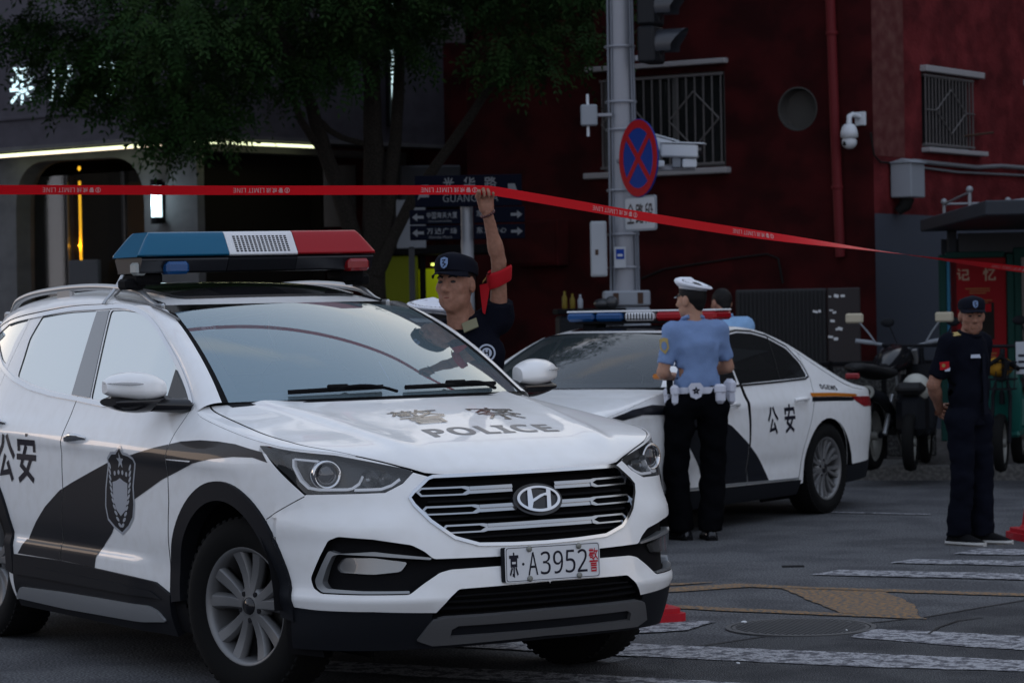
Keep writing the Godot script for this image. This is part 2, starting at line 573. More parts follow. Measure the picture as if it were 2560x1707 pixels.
func flat_place(xf: Transform3D, w: float, h: float, italic := 0.0) -> Callable:
	var nn := (xf.basis * Vector3.BACK).normalized()
	return func(q: Vector2, lay: float) -> Array: return [xf * Vector3(q.x * w + q.y * italic, q.y * h, lay), nn]

# ------------------------------------------------------------------ police SUV
var suv_shell: Shell
const SUV_TOP_S := [0.0, 0.484, 0.57, 0.74, 0.92, 1.1, 1.26, 1.48, 1.9, 2.02, 2.094, 2.184, 2.337, 2.485, 2.66, 2.839, 2.993, 3.16, 3.34, 3.71, 4.09, 4.67, 5.0, 5.35]
const SUV_TOP_Y := [0.905, 0.91, 0.935, 0.975, 1.005, 1.02, 1.036, 1.06, 1.115, 1.14, 1.18, 1.25, 1.351, 1.432, 1.51, 1.567, 1.596, 1.61, 1.607, 1.60, 1.575, 1.535, 1.49, 1.42]

func suv_extra(s: float, y: float) -> float:
	var o := 0.0
	if s > 1.2:
		# shoulder crease, lower door step, narrowing of the cabin
		var yc := 0.945 + 0.028 * (s - 1.6)
		var d := y - yc
		var k := smoothstep(1.25, 1.7, s)
		o += 0.014 * k * exp(-pow(d / (0.06 if d > 0.0 else 0.035), 2.0))
		o += 0.022 * smoothstep(0.535, 0.485, y) * smoothstep(2.25, 2.5, s) * smoothstep(4.1, 3.9, s)
		if y > 1.0:
			o -= 0.05 * smoothstep(2.6, 1.98, s) * smoothstep(1.0, 1.2, y)
			o -= 0.08 * smoothstep(3.98, 4.98, s) * smoothstep(1.0, 1.2, y)
	else:
		# bumper: a brow over the fog lamps and a chin line
		var yb := 0.715
		o += 0.012 * smoothstep(0.5, 0.7, s) * exp(-pow((y - yb) / 0.05, 2.0))
		o += 0.014 * smoothstep(0.30, 0.55, s) * exp(-pow((y - 0.435) / 0.03, 2.0))
	return o

func suv_hood(u: float, v: float) -> Vector3:
	var su := signf(u) if u != 0.0 else 1.0
	u = clampf(absf(u), 0.0, 1.0)
	v = clampf(v, 0.0, 1.0)
	var s := curve([0.0, 0.25, 0.5, 0.7, 0.82, 0.92, 1.0], [2.05, 1.7, 1.35, 1.02, 0.78, 0.484, 0.0], v)
	var e := suv_shell.at(s, curve(SUV_TOP_S, SUV_TOP_Y, s))
	var z0 := curve([0.0, 0.25, 0.5, 0.7, 0.82, 0.92, 1.0], [-0.06, 0.18, 0.42, 0.60, 0.71, 0.80, 0.865], v)
	var y0 := curve([-0.06, 0.2, 0.42, 0.6, 0.71, 0.8, 0.845, 0.865], [1.185, 1.135, 1.085, 1.043, 1.01, 0.965, 0.93, 0.905], z0)
	var k := pow(maxf(1.0 - pow(u, 2.4), 0.0), 1.0 / 2.4)
	var p := Vector3(u * e.x, e.y + (y0 - e.y) * k, z0 + (e.z - z0) * u * u)
	# raised crease running from the windscreen corner to the lamp
	var xr := 0.60 - 0.16 * v
	var d := p.x - xr
	p.y += 0.012 * exp(-pow(d / (0.035 if d > 0.0 else 0.08), 2.0)) * smoothstep(0.95, 0.75, v)
	p.x *= su
	return p

func suv_hood_at(x: float, z: float) -> Array:
	var u := clampf(absf(x) / 0.85, 0.0, 0.9)
	var v := clampf((z + 0.06) / 0.95, 0.02, 0.98)
	for i in 8:
		var p := suv_hood(u, v)
		var a := (suv_hood(u + 0.005, v) - p) / 0.005
		var b := (suv_hood(u, v + 0.005) - p) / 0.005
		var rx := absf(x) - p.x
		var rz := z - p.z
		var det := a.x * b.z - a.z * b.x
		u = clampf(u + (rx * b.z - rz * b.x) / det, 0.0, 0.97)
		v = clampf(v + (a.x * rz - a.z * rx) / det, 0.005, 0.985)
	var sh := Sheet.new(suv_hood, -1.0 if x < 0.0 else 1.0, -1.0, 0.01)
	return sh.pn(u, v)

func suv_screen(a: float, t: float) -> Vector3:
	var lo := Vector3(0.72 * a, 1.195 - 0.012 * a * a, -0.075 - 0.29 * a * a)
	var hi := Vector3(0.604 * a, 1.598 - 0.035 * a * a, -1.0 - 0.11 * a * a)
	var p := lo.lerp(hi, t)
	var b := 0.11 * t * (1.0 - t)
	return p + Vector3(0, 0.86, 0.5) * b

func suv_edge(s: float) -> Vector3:
	return suv_shell.at(s, curve(SUV_TOP_S, SUV_TOP_Y, s))

func suv_pillar(w: float, t: float) -> Vector3:
	var a := suv_screen(1.0, t)
	var s := curve([0.0, 0.25, 0.5, 0.75, 1.0], [2.03, 2.30, 2.54, 2.76, 3.0], t)
	var b := suv_edge(s)
	var p := a.lerp(b, w)
	var d := (b - a)
	var o := Vector3(0.75, 0.6, 0.3).normalized()
	return p + o * (0.022 * 4.0 * w * (1.0 - w)) + Vector3(0, 0, 0) * d

func suv_roof(u: float, v: float) -> Vector3:
	var su := signf(u) if u != 0.0 else 1.0
	u = clampf(absf(u), 0.0, 1.0)
	v = clampf(v, 0.0, 1.0)
	var s := lerpf(3.0, 5.33, v)
	var e := suv_edge(s)
	var z0 := lerpf(-1.0, -3.55, v)
	var y0 := curve([-3.55, -3.0, -2.2, -1.5, -1.0], [1.50, 1.645, 1.695, 1.675, 1.598], z0)
	var k := pow(maxf(1.0 - pow(u, 2.6), 0.0), 1.0 / 2.6)
	return Vector3(su * u * e.x, e.y + (y0 - e.y) * k, z0 + (e.z - z0) * u * u)

func strip_poly(top: Array, bottom: Array) -> PackedVector2Array:
	var p := v2(top)
	var q := v2(bottom)
	q.reverse()
	p.append_array(q)
	if Geometry2D.is_polygon_clockwise(p): p.reverse()
	return p

func top_line(s0: float, s1: float, drop := 0.0) -> Array:
	var o := []
	var k := maxi(2, int((s1 - s0) / 0.04))
	for i in k + 1:
		var s := lerpf(s0, s1, float(i) / k)
		o.append(s); o.append(curve(SUV_TOP_S, SUV_TOP_Y, s) - drop)
	return o

func ccw(p: PackedVector2Array) -> PackedVector2Array:
	if Geometry2D.is_polygon_clockwise(p): p.reverse()
	return p

func wheel(parent: Node3D, at: Vector3, outer: float, R: float, W: float, rim_r: float, steer: float, style: int) -> void:
	# outer: +1 / -1, the side that the face looks to (local x)
	var w := Node3D.new()
	w.name = "wheel"
	parent.add_child(w, true)
	w.position = at
	w.rotation.y = steer
	var xf := Transform3D(Basis(Vector3(0, 0, 1), -PI / 2 * outer), Vector3.ZERO)   # lathe axis y -> outward
	var b := MB.new()
	var h := W / 2
	b.lathe([Vector2(rim_r, -h * 0.8), Vector2(rim_r + 0.02, -h * 0.96), Vector2(R - 0.04, -h), Vector2(R - 0.012, -h * 0.88), Vector2(R, -h * 0.62), Vector2(R + 0.001, 0), Vector2(R, h * 0.62), Vector2(R - 0.012, h * 0.88), Vector2(R - 0.04, h), Vector2((R + rim_r) * 0.5, h * 1.03), Vector2(rim_r + 0.018, h * 0.96), Vector2(rim_r, h * 0.84)], 56, xf, true)
	for g in [-0.3, 0.0, 0.3]:
		b.lathe([Vector2(R + 0.0012, h * (g + 0.04)), Vector2(R - 0.004, h * (g + 0.03)), Vector2(R - 0.004, h * (g - 0.03)), Vector2(R + 0.0012, h * (g - 0.04))], 56, xf)
	for k in 56:
		for sd in [-1.0, 1.0]:
			b.box(xf * Transform3D(Basis(Vector3.UP, TAU * k / 56.0) * Basis(Vector3.BACK, 0.0), Vector3.ZERO) * Transform3D(Basis(), Vector3(R - 0.0085, sd * h * 0.70, 0)), Vector3(0.014, h * 0.36, 0.024), 0.002)
	put(b, "tyre", M.tyre, w)
	b = MB.new()
	b.lathe([Vector2(rim_r - 0.012, -h * 0.8), Vector2(rim_r - 0.02, h * 0.5), Vector2(rim_r - 0.012, h * 0.74), Vector2(rim_r + 0.004, h * 0.90), Vector2(rim_r + 0.010, h * 0.87)], 48, xf, true)
	var n := 5 if style == 0 else 9
	var face := h * 0.62
	for k in n:
		for tw in [-1.0, 1.0]:
			var a0: float = TAU * k / n + tw * (0.20 if style == 0 else 0.07)
			var a1: float = TAU * k / n + tw * (0.275 if style == 0 else 0.15)
			var rings := []
			for st in 5:
				var t := st / 4.0
				var a := lerpf(a0, a1, t)
				var rr := lerpf(0.045, rim_r - 0.012, t)
				var wd := lerpf(0.024, 0.037, t) * (1.0 if style == 0 else 0.55)
				var hh := face - 0.012 * sin(PI * t) + 0.01 * t
				var ra := Vector3(cos(a), 0, sin(a))
				var ta := Vector3(-sin(a), 0, cos(a))
				var ring := PackedVector3Array()
				for q in [[-1.0, -0.035], [-0.98, -0.012], [-0.62, 0.003], [-0.55, 0.004], [0.55, 0.004], [0.62, 0.003], [0.98, -0.012], [1.0, -0.035]]:
					ring.append(xf * (ra * rr + ta * (wd * q[0]) + Vector3.UP * (hh + q[1])))
				rings.append(ring)
			b.loft(rings, true, true)
	b.lathe([Vector2(0.085, face - 0.05), Vector2(0.080, face - 0.008), Vector2(0.06, face), Vector2(0.036, face + 0.004)], 24, xf, true)
	put(b, "rim", M.alloy, w)
	b = MB.new()
	b.lathe([Vector2(0.036, face + 0.002), Vector2(0.032, face + 0.012), Vector2(0.0, face + 0.014)], 20, xf, true)
	for k in 5:
		var a := TAU * (k + 0.5) / 5.0
		b.lathe([Vector2(0.011, face - 0.02), Vector2(0.011, face + 0.004), Vector2(0.0, face + 0.006)], 8, xf * Transform3D(Basis(), Vector3(cos(a) * 0.058, 0, sin(a) * 0.058)))
	put(b, "hub_cap", M.dark_gloss, w)
	b = MB.new()
	b.lathe([Vector2(0.0, -0.02), Vector2(0.14, -0.02), Vector2(0.15, -0.01), Vector2(0.15, 0.012), Vector2(0.07, 0.012), Vector2(0.06, 0.03), Vector2(0.0, 0.03)], 32, xf * Transform3D(Basis(), Vector3(0, -h * 0.1, 0)))
	put(b, "brake_disc", M.iron, w)

func build_suv() -> void:
	var car := thing("police_suv", "white police SUV with chrome grille, blue and red roof light bar and number plate A3952", "police car", Vector3(-0.393, 0.0, -11.863), deg_to_rad(32.35))
	suv_shell = Shell.new([Vector2(0, .97), Vector2(.2, .96), Vector2(.4, .93), Vector2(.535, .885), Vector2(.65, .825), Vector2(.75, .74), Vector2(.83, .62), Vector2(.885, .46), Vector2(.915, .27), Vector2(.93, .05), Vector2(.938, -.4), Vector2(.94, -1.2), Vector2(.94, -2.0), Vector2(.93, -2.7), Vector2(.905, -3.1), Vector2(.85, -3.4), Vector2(.75, -3.58), Vector2(.5, -3.68), Vector2(0, -3.72)],
		[.15, .2, .25, .36, .45, .56, .70, .82, .92, .99, 1.1, 1.3], [-.08, -.06, -.045, -.005, .012, .0, -.025, -.075, -.115, -.15, -.22, -.35],
		[.15, .2, .30, .42, .5, .62, .8, .95, 1.05, 1.10, 1.17, 1.3, 1.5, 1.62], [-.09, -.065, -.03, -.022, -.02, -.004, .0, -.004, -.028, -.05, -.082, -.143, -.239, -.30], 0.52, 1.25)
	suv_shell.extra = suv_extra
	var shell_at := suv_shell.at
	var arch := circle(Vector2(1.605, 0.385), Vector2(0.42, 0.42), 36)
	var arch_r := circle(Vector2(4.29, 0.385), Vector2(0.42, 0.42), 36)
	var half_grille := ccw(v2([0.0, 0.907, 0.25, 0.907, 0.465, 0.906, 0.49, 0.898, 0.565, 0.84, 0.576, 0.829, 0.570, 0.815, 0.493, 0.738, 0.40, 0.672, 0.30, 0.642, 0.15, 0.636, 0.0, 0.634]))
	var lampH := ccw(rounded(v2([1.335, 1.030, 1.264, 1.030, 1.098, 1.012, 0.920, 0.998, 0.738, 0.968, 0.573, 0.938, 0.551, 0.927, 0.603, 0.886, 0.682, 0.853, 0.899, 0.850, 1.033, 0.847, 1.127, 0.918, 1.246, 0.985]), 0.012, 3))
	var fogT := ccw(rounded(v2([0.491, 0.595, 0.524, 0.624, 0.575, 0.651, 0.726, 0.676, 0.869, 0.687, 0.915, 0.671, 0.955, 0.611, 1.010, 0.520, 0.996, 0.483, 0.952, 0.463, 0.765, 0.462, 0.589, 0.462, 0.536, 0.500, 0.468, 0.542, 0.422, 0.552, 0.0, 0.557, 0.0, 0.589]), 0.012, 3))
	var intake := ccw(rounded(v2([0.0, 0.482, 0.395, 0.476, 0.434, 0.445, 0.487, 0.386, 0.503, 0.366, 0.0, 0.372]), 0.01, 3))
	var gap := 0.004

	for mx in [-1.0, 1.0]:
		var side := "right" if mx < 0.0 else "left"
		var sh := Sheet.new(shell_at, mx)
		# front bumper and fascia
		var b := MB.new()
		var bump := ccw(v2([0.0, 0.389] + [0.487, 0.387, 0.73, 0.397, 0.987, 0.397, 1.125, 0.402, 1.16, 0.50, 1.24, 0.70, 1.258, 0.739, 1.041, 0.835, 1.033, 0.845, 0.899, 0.848, 0.682, 0.851, 0.600, 0.884, 0.551, 0.925, 0.49, 0.908, 0.0, 0.908]))
		sh.cut(b, bump, [half_grille, fogT, intake], 0.025, 0.025)
		put(b, "front_bumper", M.paint, car)
		# wing
		b = MB.new()
		var tl := v2(top_line(1.34, 2.094))
		tl.reverse()
		var w2 := v2([1.0335, 0.8395, 1.041, 0.8395, 1.258, 0.743, 1.262, 0.62, 1.9, 0.40, 2.138, 0.375, 2.086, 0.77, 2.094, 1.06])
		w2.append_array(tl)
		w2 = ccw(w2)
		sh.cut(b, w2, [arch, lampH], 0.025, 0.025)
		# narrow rim of paint over the lamp up to the bonnet edge
		var over := ccw(strip_poly(top_line(0.555, 1.3395), [0.553, 0.928, 0.573, 0.936, 0.738, 0.962, 0.92, 0.985, 1.1, 1.0, 1.3, 1.0, 1.3395, 1.0]))
		sh.cut(b, over, [lampH], 0.025, 0.025)
		put(b, "front_wing", M.paint, car)
		# doors and rear quarter
		var fwin := ccw(rounded(v2([3.06, 1.18, 3.246, 1.577, 3.12, 1.578, 2.974, 1.569, 2.857, 1.548, 2.762, 1.522, 2.656, 1.483, 2.52, 1.422, 2.419, 1.368, 2.363, 1.335, 2.165, 1.213, 2.12, 1.178]), 0.02, 3))
		var rwin := ccw(rounded(v2([3.30, 1.195, 3.405, 1.578, 3.7, 1.572, 4.042, 1.555, 4.088, 1.448, 4.054, 1.357, 4.031, 1.269, 3.797, 1.236, 3.543, 1.21]), 0.02, 3))
		var qwin := ccw(rounded(v2([4.235, 1.546, 4.315, 1.447, 4.305, 1.325, 4.42, 1.345, 4.66, 1.41, 4.9, 1.46, 4.66, 1.515]), 0.02, 3))
		var tl1 := v2(top_line(2.094 + gap, 3.26))
		tl1.reverse()
		var d1 := v2([2.095 + gap, 1.06, 2.09 + gap, 0.77, 2.142 + gap, 0.375, 2.16, 0.22, 3.235 - gap, 0.22, 3.24 - gap, 0.52, 3.2 - gap, 0.78, 3.214 - gap, 1.17])
		d1.append_array(tl1)
		b = MB.new()
		sh.cut(b, ccw(d1), [fwin], 0.03, 0.03)
		var door := put(b, "front_door", M.paint, car)
		var tl2 := v2(top_line(3.26 + gap, 4.2))
		tl2.reverse()
		var d2 := v2([3.214 + gap, 1.17, 3.2 + gap, 0.78, 3.24 + gap, 0.52, 3.235 + gap, 0.22, 3.86, 0.22, 3.9, 0.62, 4.1, 0.80, 4.25, 1.0, 4.24, 1.35])
		d2.append_array(tl2)
		b = MB.new()
		sh.cut(b, ccw(d2), [rwin, arch_r, qwin], 0.03, 0.03)
		var rdoor := put(b, "rear_door", M.paint, car)
		var tl3 := v2(top_line(4.2 + gap, 5.8))
		tl3.reverse()
		var d3 := v2([4.24 + gap, 1.35, 4.25 + gap, 1.0, 4.1 + gap, 0.80, 3.9 + gap, 0.62, 3.9, 0.3, 5.8, 0.3])
		d3.append_array(tl3)
		b = MB.new()
		sh.cut(b, ccw(d3), [qwin, arch_r], 0.04, 0.04)
		put(b, "rear_quarter", M.paint, car)
		# inner liner behind the panel gaps
		b = MB.new()
		sh.cut(b, ccw(v2([1.0, 0.2, 1.0, 0.98, 1.9, 1.05, 2.2, 1.14, 5.3, 1.14, 5.3, 0.25])), [arch, arch_r, lampH], 0.08, 0.06, -0.012)
		put(b, "inner_liner", M.matt_black, car)
		# glass
		for g in [[fwin, door], [rwin, rdoor], [qwin, car]]:
			b = MB.new()
			sh.cut(b, g[0], [], 0.04, 0.04, -0.004)
			put(b, "side_window", M.side_glass, g[1])
			b = MB.new()
			sh.cut(b, ccw(Geometry2D.offset_polygon(g[0], 0.004)[0]), Geometry2D.offset_polygon(g[0], -0.016), 0.04, 0.04, -0.008)
			put(b, "window_seal", M.rubber, g[1])
		b = MB.new()
		sh.slab(b, ccw(v2([3.075, 1.184, 3.29, 1.195, 3.398, 1.574, 3.262, 1.577])), [], 0.03, 0.03, 0.003, -0.004)
		put(b, "pillar_trim", M.pillar_gloss, car)
		# chrome round the windows
		b = MB.new()
		var cu := []
		for i in range(0, 52):
			var s := 2.10 + i * 0.05
			cu.append(Vector2(s, curve(SUV_TOP_S, SUV_TOP_Y, s) - 0.016))
		sh.slab(b, sh.band(cu, 0.017), [], 0.03, 0.03, 0.006, -0.002)
		sh.slab(b, sh.band([Vector2(2.11, 1.165), Vector2(2.5, 1.158), Vector2(2.9, 1.158), Vector2(3.225, 1.178), Vector2(3.53, 1.193), Vector2(3.816, 1.218), Vector2(4.076, 1.258), Vector2(4.34, 1.31), Vector2(4.6, 1.38)], 0.018), [], 0.03, 0.03, 0.006, -0.002)
		put(b, "window_chrome", M.chrome, car)
		# plastic cladding: wheel arches and sills
		b = MB.new()
		for c in [[arch, 1.605], [arch_r, 4.29]]:
			var ring_o := PackedVector2Array()
			for i in 41:
				var a := PI * (-0.02 + 1.04 * i / 40.0)
				ring_o.append(Vector2(c[1] + 0.005, 0.378) + Vector2(cos(a), sin(a)) * 0.50)
			for i in 41:
				var a := PI * (1.02 - 1.04 * i / 40.0)
				ring_o.append(Vector2(c[1], 0.385) + Vector2(cos(a), sin(a)) * 0.415)
			sh.slab(b, ccw(ring_o), [], 0.03, 0.03, 0.014, -0.06)
		put(b, "arch_trim", M.cladding, car)
		b = MB.new()
		sh.slab(b, ccw(v2([2.12, 0.375, 2.18, 0.393, 2.265, 0.418, 2.46, 0.43, 2.76, 0.437, 3.236, 0.446, 3.78, 0.44, 3.80, 0.20, 2.13, 0.20])), [], 0.03, 0.02, 0.014, -0.03)
		var sill := put(b, "sill_trim", M.cladding, car)
		b = MB.new()
		sh.slab(b, ccw(rounded(v2([3.80, 0.24, 3.70, 0.295, 3.252, 0.307, 2.786, 0.313, 2.32, 0.316, 2.24, 0.30, 2.18, 0.262, 2.4, 0.245, 3.2, 0.235]), 0.02, 3)), [], 0.03, 0.02, 0.024, 0.01)
		put(b, "silver_strip", M.silver, sill)
		b = MB.new()
		sh.slab(b, ccw(v2([3.76, 0.350, 3.5, 0.398, 2.6, 0.392, 2.3, 0.38, 2.2, 0.352, 2.6, 0.352, 3.4, 0.352])), [], 0.03, 0.02, 0.022, 0.01)
		put(b, "sill_ridge", M.cladding, sill)
		# lower bumper
		b = MB.new()
		sh.slab(b, ccw(v2([0.50, 0.386, 0.73, 0.395, 0.987, 0.395, 1.125, 0.40, 1.14, 0.30, 1.16, 0.235, 0.58, 0.245, 0.0, 0.25, 0.0, 0.37, 0.503, 0.366])), [], 0.03, 0.02, 0.004, -0.05)
		put(b, "lower_bumper", M.cladding, car)
		b = MB.new()
		var sk := ccw(v2([0.0, 0.375, 0.30, 0.372, 0.455, 0.372, 0.500, 0.362, 0.515, 0.345, 0.56, 0.285, 0.50, 0.262, 0.0, 0.272]))
		sh.slab(b, sk, [ccw(v2([0.0, 0.338, 0.10, 0.338, 0.40, 0.338, 0.425, 0.325, 0.43, 0.295, 0.0, 0.295]))], 0.03, 0.02, 0.02, -0.004)
		put(b, "skid_plate", M.silver_dark, car)
		# fog lamp recess
		b = MB.new()
		sh.cut(b, ccw(Geometry2D.offset_polygon(fogT, 0.01)[0]), [], 0.03, 0.02, -0.035)
		sh.wall(b, fogT, -0.036, 0.0, 0.02, true)
		var fog := put(b, "fog_lamp_recess", M.matt_black, car)
		b = MB.new()
		# C-shaped bezel
		var bz := ccw(rounded(v2([0.498, 0.600, 0.726, 0.628, 0.868, 0.620, 0.912, 0.632, 0.948, 0.575, 0.985, 0.512, 0.975, 0.485, 0.945, 0.468, 0.765, 0.466, 0.589, 0.466, 0.589, 0.476, 0.765, 0.477, 0.925, 0.484, 0.948, 0.505, 0.925, 0.562, 0.897, 0.612, 0.868, 0.619, 0.726, 0.612, 0.503, 0.592]), 0.01, 3))
		sh.slab(b, bz, [], 0.02, 0.02, 0.004, -0.03)
		put(b, "bezel", M.bezel, fog)
		b = MB.new()
		var fl := ccw(rounded(v2([0.885, 0.569, 0.851, 0.604, 0.726, 0.604, 0.592, 0.586, 0.620, 0.551, 0.727, 0.541, 0.869, 0.547]), 0.012, 3))
		sh.slab(b, fl, [], 0.02, 0.02, -0.026, -0.034)
		put(b, "fog_lamp_reflector", M.reflector, fog)
		b = MB.new()
		sh.cut(b, fl, [], 0.02, 0.02, -0.008)
		sh.wall(b, fl, -0.03, -0.008, 0.02)
		put(b, "fog_lamp_lens", M.lamp_glass, fog)
		# headlight
		b = MB.new()
		sh.cut(b, ccw(Geometry2D.offset_polygon(lampH, 0.006)[0]), [], 0.03, 0.03, -0.06)
		sh.wall(b, lampH, -0.062, -0.001, 0.02, true)
		var hl := put(b, "headlight_housing", M.lamp_black, car)
		b = MB.new()
		sh.cut(b, lampH, [], 0.025, 0.025, -0.001)
		put(b, "headlight_lens", M.lamp_glass, hl)
		b = MB.new()
		var pc := sh.at(Vector2(0.95, 0.925), -0.02)
		var fwd := Vector3(mx * 0.25, 0.0, 0.97).normalized()
		var bas := Basis(Vector3.UP.cross(fwd).normalized(), Vector3.UP, fwd)
		var lx := Transform3D(bas * Basis(Vector3.RIGHT, PI / 2), pc[0] - fwd * 0.02)
		b.lathe([Vector2(0.058, -0.05), Vector2(0.06, 0.015), Vector2(0.055, 0.025), Vector2(0.045, 0.022), Vector2(0.042, 0.0)], 28, lx, true)
		put(b, "projector_ring", M.chrome, hl)
		b = MB.new()
		b.lathe([Vector2(0.043, 0.002), Vector2(0.038, 0.016), Vector2(0.022, 0.026), Vector2(0.0, 0.029)], 24, lx, true)
		put(b, "projector_lens", M.dark_glass, hl)
		b = MB.new()
		sh.slab(b, sh.band([Vector2(1.115, 0.985), Vector2(1.11, 0.955), Vector2(1.07, 0.90), Vector2(1.03, 0.872), Vector2(0.98, 0.866), Vector2(0.85, 0.868), Vector2(0.83, 0.872), Vector2(0.80, 0.890), Vector2(0.785, 0.92)], 0.011), [], 0.02, 0.02, -0.012, -0.03)
		sh.slab(b, sh.band([Vector2(0.82, 0.866), Vector2(0.70, 0.868), Vector2(0.65, 0.882), Vector2(0.61, 0.905)], 0.011), [], 0.02, 0.02, -0.012, -0.03)
		sh.slab(b, sh.band([Vector2(1.11, 0.985), Vector2(1.0, 0.978), Vector2(0.97, 0.972)], 0.008), [], 0.02, 0.02, -0.012, -0.03)
		put(b, "running_light_strip", M.white_plastic, hl)
		b = MB.new()
		for q in [[0.76, 0.915, 0.036], [0.685, 0.915, 0.028]]:
			var rp := sh.at(Vector2(q[0], q[1]), -0.035)
			b.lathe([Vector2(q[2], 0.02), Vector2(q[2] * 0.7, -0.005), Vector2(q[2] * 0.3, -0.02), Vector2(0, -0.022)], 20, Transform3D(bas * Basis(Vector3.RIGHT, PI / 2), rp[0]), true)
		put(b, "reflector_bowl", M.reflector, hl)
		# front grille on this half
		b = MB.new()
		sh.cut(b, ccw(v2([0.0, 0.92, 0.49, 0.92, 0.59, 0.829, 0.5, 0.72, 0.3, 0.62, 0.0, 0.62])), [], 0.04, 0.03, -0.06)
		sh.wall(b, half_grille.slice(0), -0.06, 0.002, 0.03, true)
		put(b, "grille_recess", M.matt_black, car)
		b = MB.new()
		sh.cut(b, ccw(v2([0.0, 0.49, 0.42, 0.49, 0.52, 0.36, 0.0, 0.36])), [], 0.04, 0.03, -0.055)
		sh.wall(b, intake, -0.055, 0.002, 0.03, true)
		for i in 4:
			var yy := 0.392 + i * 0.026
			var xe := 0.47 - 0.03 * i
			sh.slab(b, ccw(v2([0.0, yy, xe, yy, xe, yy + 0.007, 0.0, yy + 0.007])), [], 0.03, 0.02, -0.014, -0.05)
		put(b, "lower_intake", M.matt_black, car)
		b = MB.new()
		# frame
		sh.slab(b, sh.band([Vector2(0.0, 0.6345), Vector2(0.15, 0.6365), Vector2(0.30, 0.6425), Vector2(0.40, 0.6725), Vector2(0.493, 0.7385), Vector2(0.555, 0.80), Vector2(0.573, 0.829), Vector2(0.555, 0.850), Vector2(0.49, 0.899), Vector2(0.465, 0.906), Vector2(0.25, 0.907), Vector2(0.0, 0.907)], 0.013), [], 0.02, 0.02, 0.007, -0.02)
		put(b, "grille_frame", M.chrome, car)
		for bar in [[0.852, 0.545, 0.30, 0.105], [0.781, 0.528, 0.27, 0.105], [0.708, 0.450, 0.25, 0.0]]:
			var y0: float = bar[0]
			var xe: float = bar[1]
			var xi: float = bar[2]
			b = MB.new()
			# hollow tip, then a solid bar with two slopes
			var tip := ccw(v2([xe, y0, xe - 0.02, y0 + 0.016, xi + 0.02, y0 + 0.016, xi, y0 + 0.013, xi, y0 - 0.013, xi + 0.02, y0 - 0.018, xe - 0.02, y0 - 0.018]))
			sh.slab(b, tip, [ccw(v2([xe - 0.014, y0, xe - 0.026, y0 + 0.009, xi + 0.035, y0 + 0.009, xi + 0.01, y0, xi + 0.035, y0 - 0.012, xe - 0.026, y0 - 0.012]))], 0.03, 0.02, -0.006, -0.03)
			var dark := ccw(v2([xi, y0 + 0.001, xi, y0 - 0.013, bar[3], y0 - 0.012, bar[3], y0 + 0.001]))
			sh.slab(b, ccw(v2([xi, y0 + 0.013, bar[3], y0 + 0.014, bar[3], y0 + 0.001, xi, y0 + 0.001])), [], 0.03, 0.02, -0.004, -0.03)
			sh.slab(b, dark, [], 0.03, 0.02, -0.010, -0.03)
			put(b, "grille_bar", M.chrome_satin, car)
			b = MB.new()
			sh.slab(b, ccw(v2([0.0, y0 - 0.030, xe - 0.05, y0 - 0.030, xe - 0.05, y0 - 0.038, 0.0, y0 - 0.038])), [], 0.03, 0.02, -0.02, -0.05)
			put(b, "grille_slat", M.matt_black, car)
		# livery: black swoosh, lettering and shield
		var seam_f := ccw(v2([2.086, 0.77, 2.094, 1.06, 2.099, 1.06, 2.094, 0.77, 2.146, 0.375, 2.138, 0.375]))
		var seam_d := ccw(v2([3.231, 0.30, 3.236, 0.52, 3.196, 0.78, 3.21, 1.15, 3.218, 1.15, 3.204, 0.78, 3.244, 0.52, 3.239, 0.30]))
		var swoosh := ccw(v2([1.30, 1.005, 1.523, 1.030, 1.678, 1.036, 1.837, 1.036, 1.998, 1.026, 2.087, 1.013, 2.214, .995, 2.42, .959, 2.697, .913, 2.89, .862, 3.087, .809, 3.233, .766, 3.408, .683, 3.525, .609, 3.644, .526, 3.725, .462, 3.749, .445, 3.2, .447, 2.863, .439, 2.843, .495, 2.778, .547, 2.683, .601, 2.636, .644, 2.555, .703, 2.429, .764, 2.325, .80, 2.147, .862, 1.975, .907, 1.841, .942, 1.684, .966, 1.502, .98, 1.361, .982, 1.25, .965]))
		b = MB.new()
		sh.cut(b, swoosh, [seam_f, seam_d], 0.03, 0.03, 0.0015)
		put(b, "side_swoosh", M.livery_black, car)
		var dir: float = mx   # on the right side s runs from front (reader's right) to back, so text reads from large s to small s
		for cc in [["公", 3.992], ["安", 3.735]]:
			var s0: float = cc[1]
			b = MB.new()
			han(b, cc[0], 0.13, func(q: Vector2, lay: float) -> Array:
				return sh.at(Vector2(s0 - q.x * 0.235 if dir < 0.0 else s0 - 0.235 + q.x * 0.235, 0.79 + q.y * 0.215), 0.002 + lay))
			put(b, "side_character", M.ink, car)
		var so := ccw(v2([2.559, .993, 2.60, .965, 2.65, .962, 2.703, .933, 2.695, .90, 2.725, .80, 2.732, .72, 2.71, .66, 2.64, .625, 2.566, .602, 2.49, .638, 2.44, .68, 2.425, .74, 2.43, .82, 2.404, .92, 2.42, .945, 2.47, .96, 2.52, .965]))
		b = MB.new()
		sh.cut(b, so, [], 0.03, 0.03, 0.0025)
		var shield := put(b, "shield_badge", M.badge_silver, car)
		b = MB.new()
		sh.cut(b, ccw(Geometry2D.offset_polygon(so, -0.012)[0]), [], 0.03, 0.03, 0.0032)
		put(b, "shield_field", M.livery_black, shield)
		b = MB.new()
		var star := PackedVector2Array()
		for i in 10: star.append(Vector2(2.56, 0.925) + Vector2(sin(TAU * i / 10), cos(TAU * i / 10)) * (0.038 if i % 2 == 0 else 0.015))
		sh.cut(b, ccw(star), [], 0.03, 0.03, 0.0042)
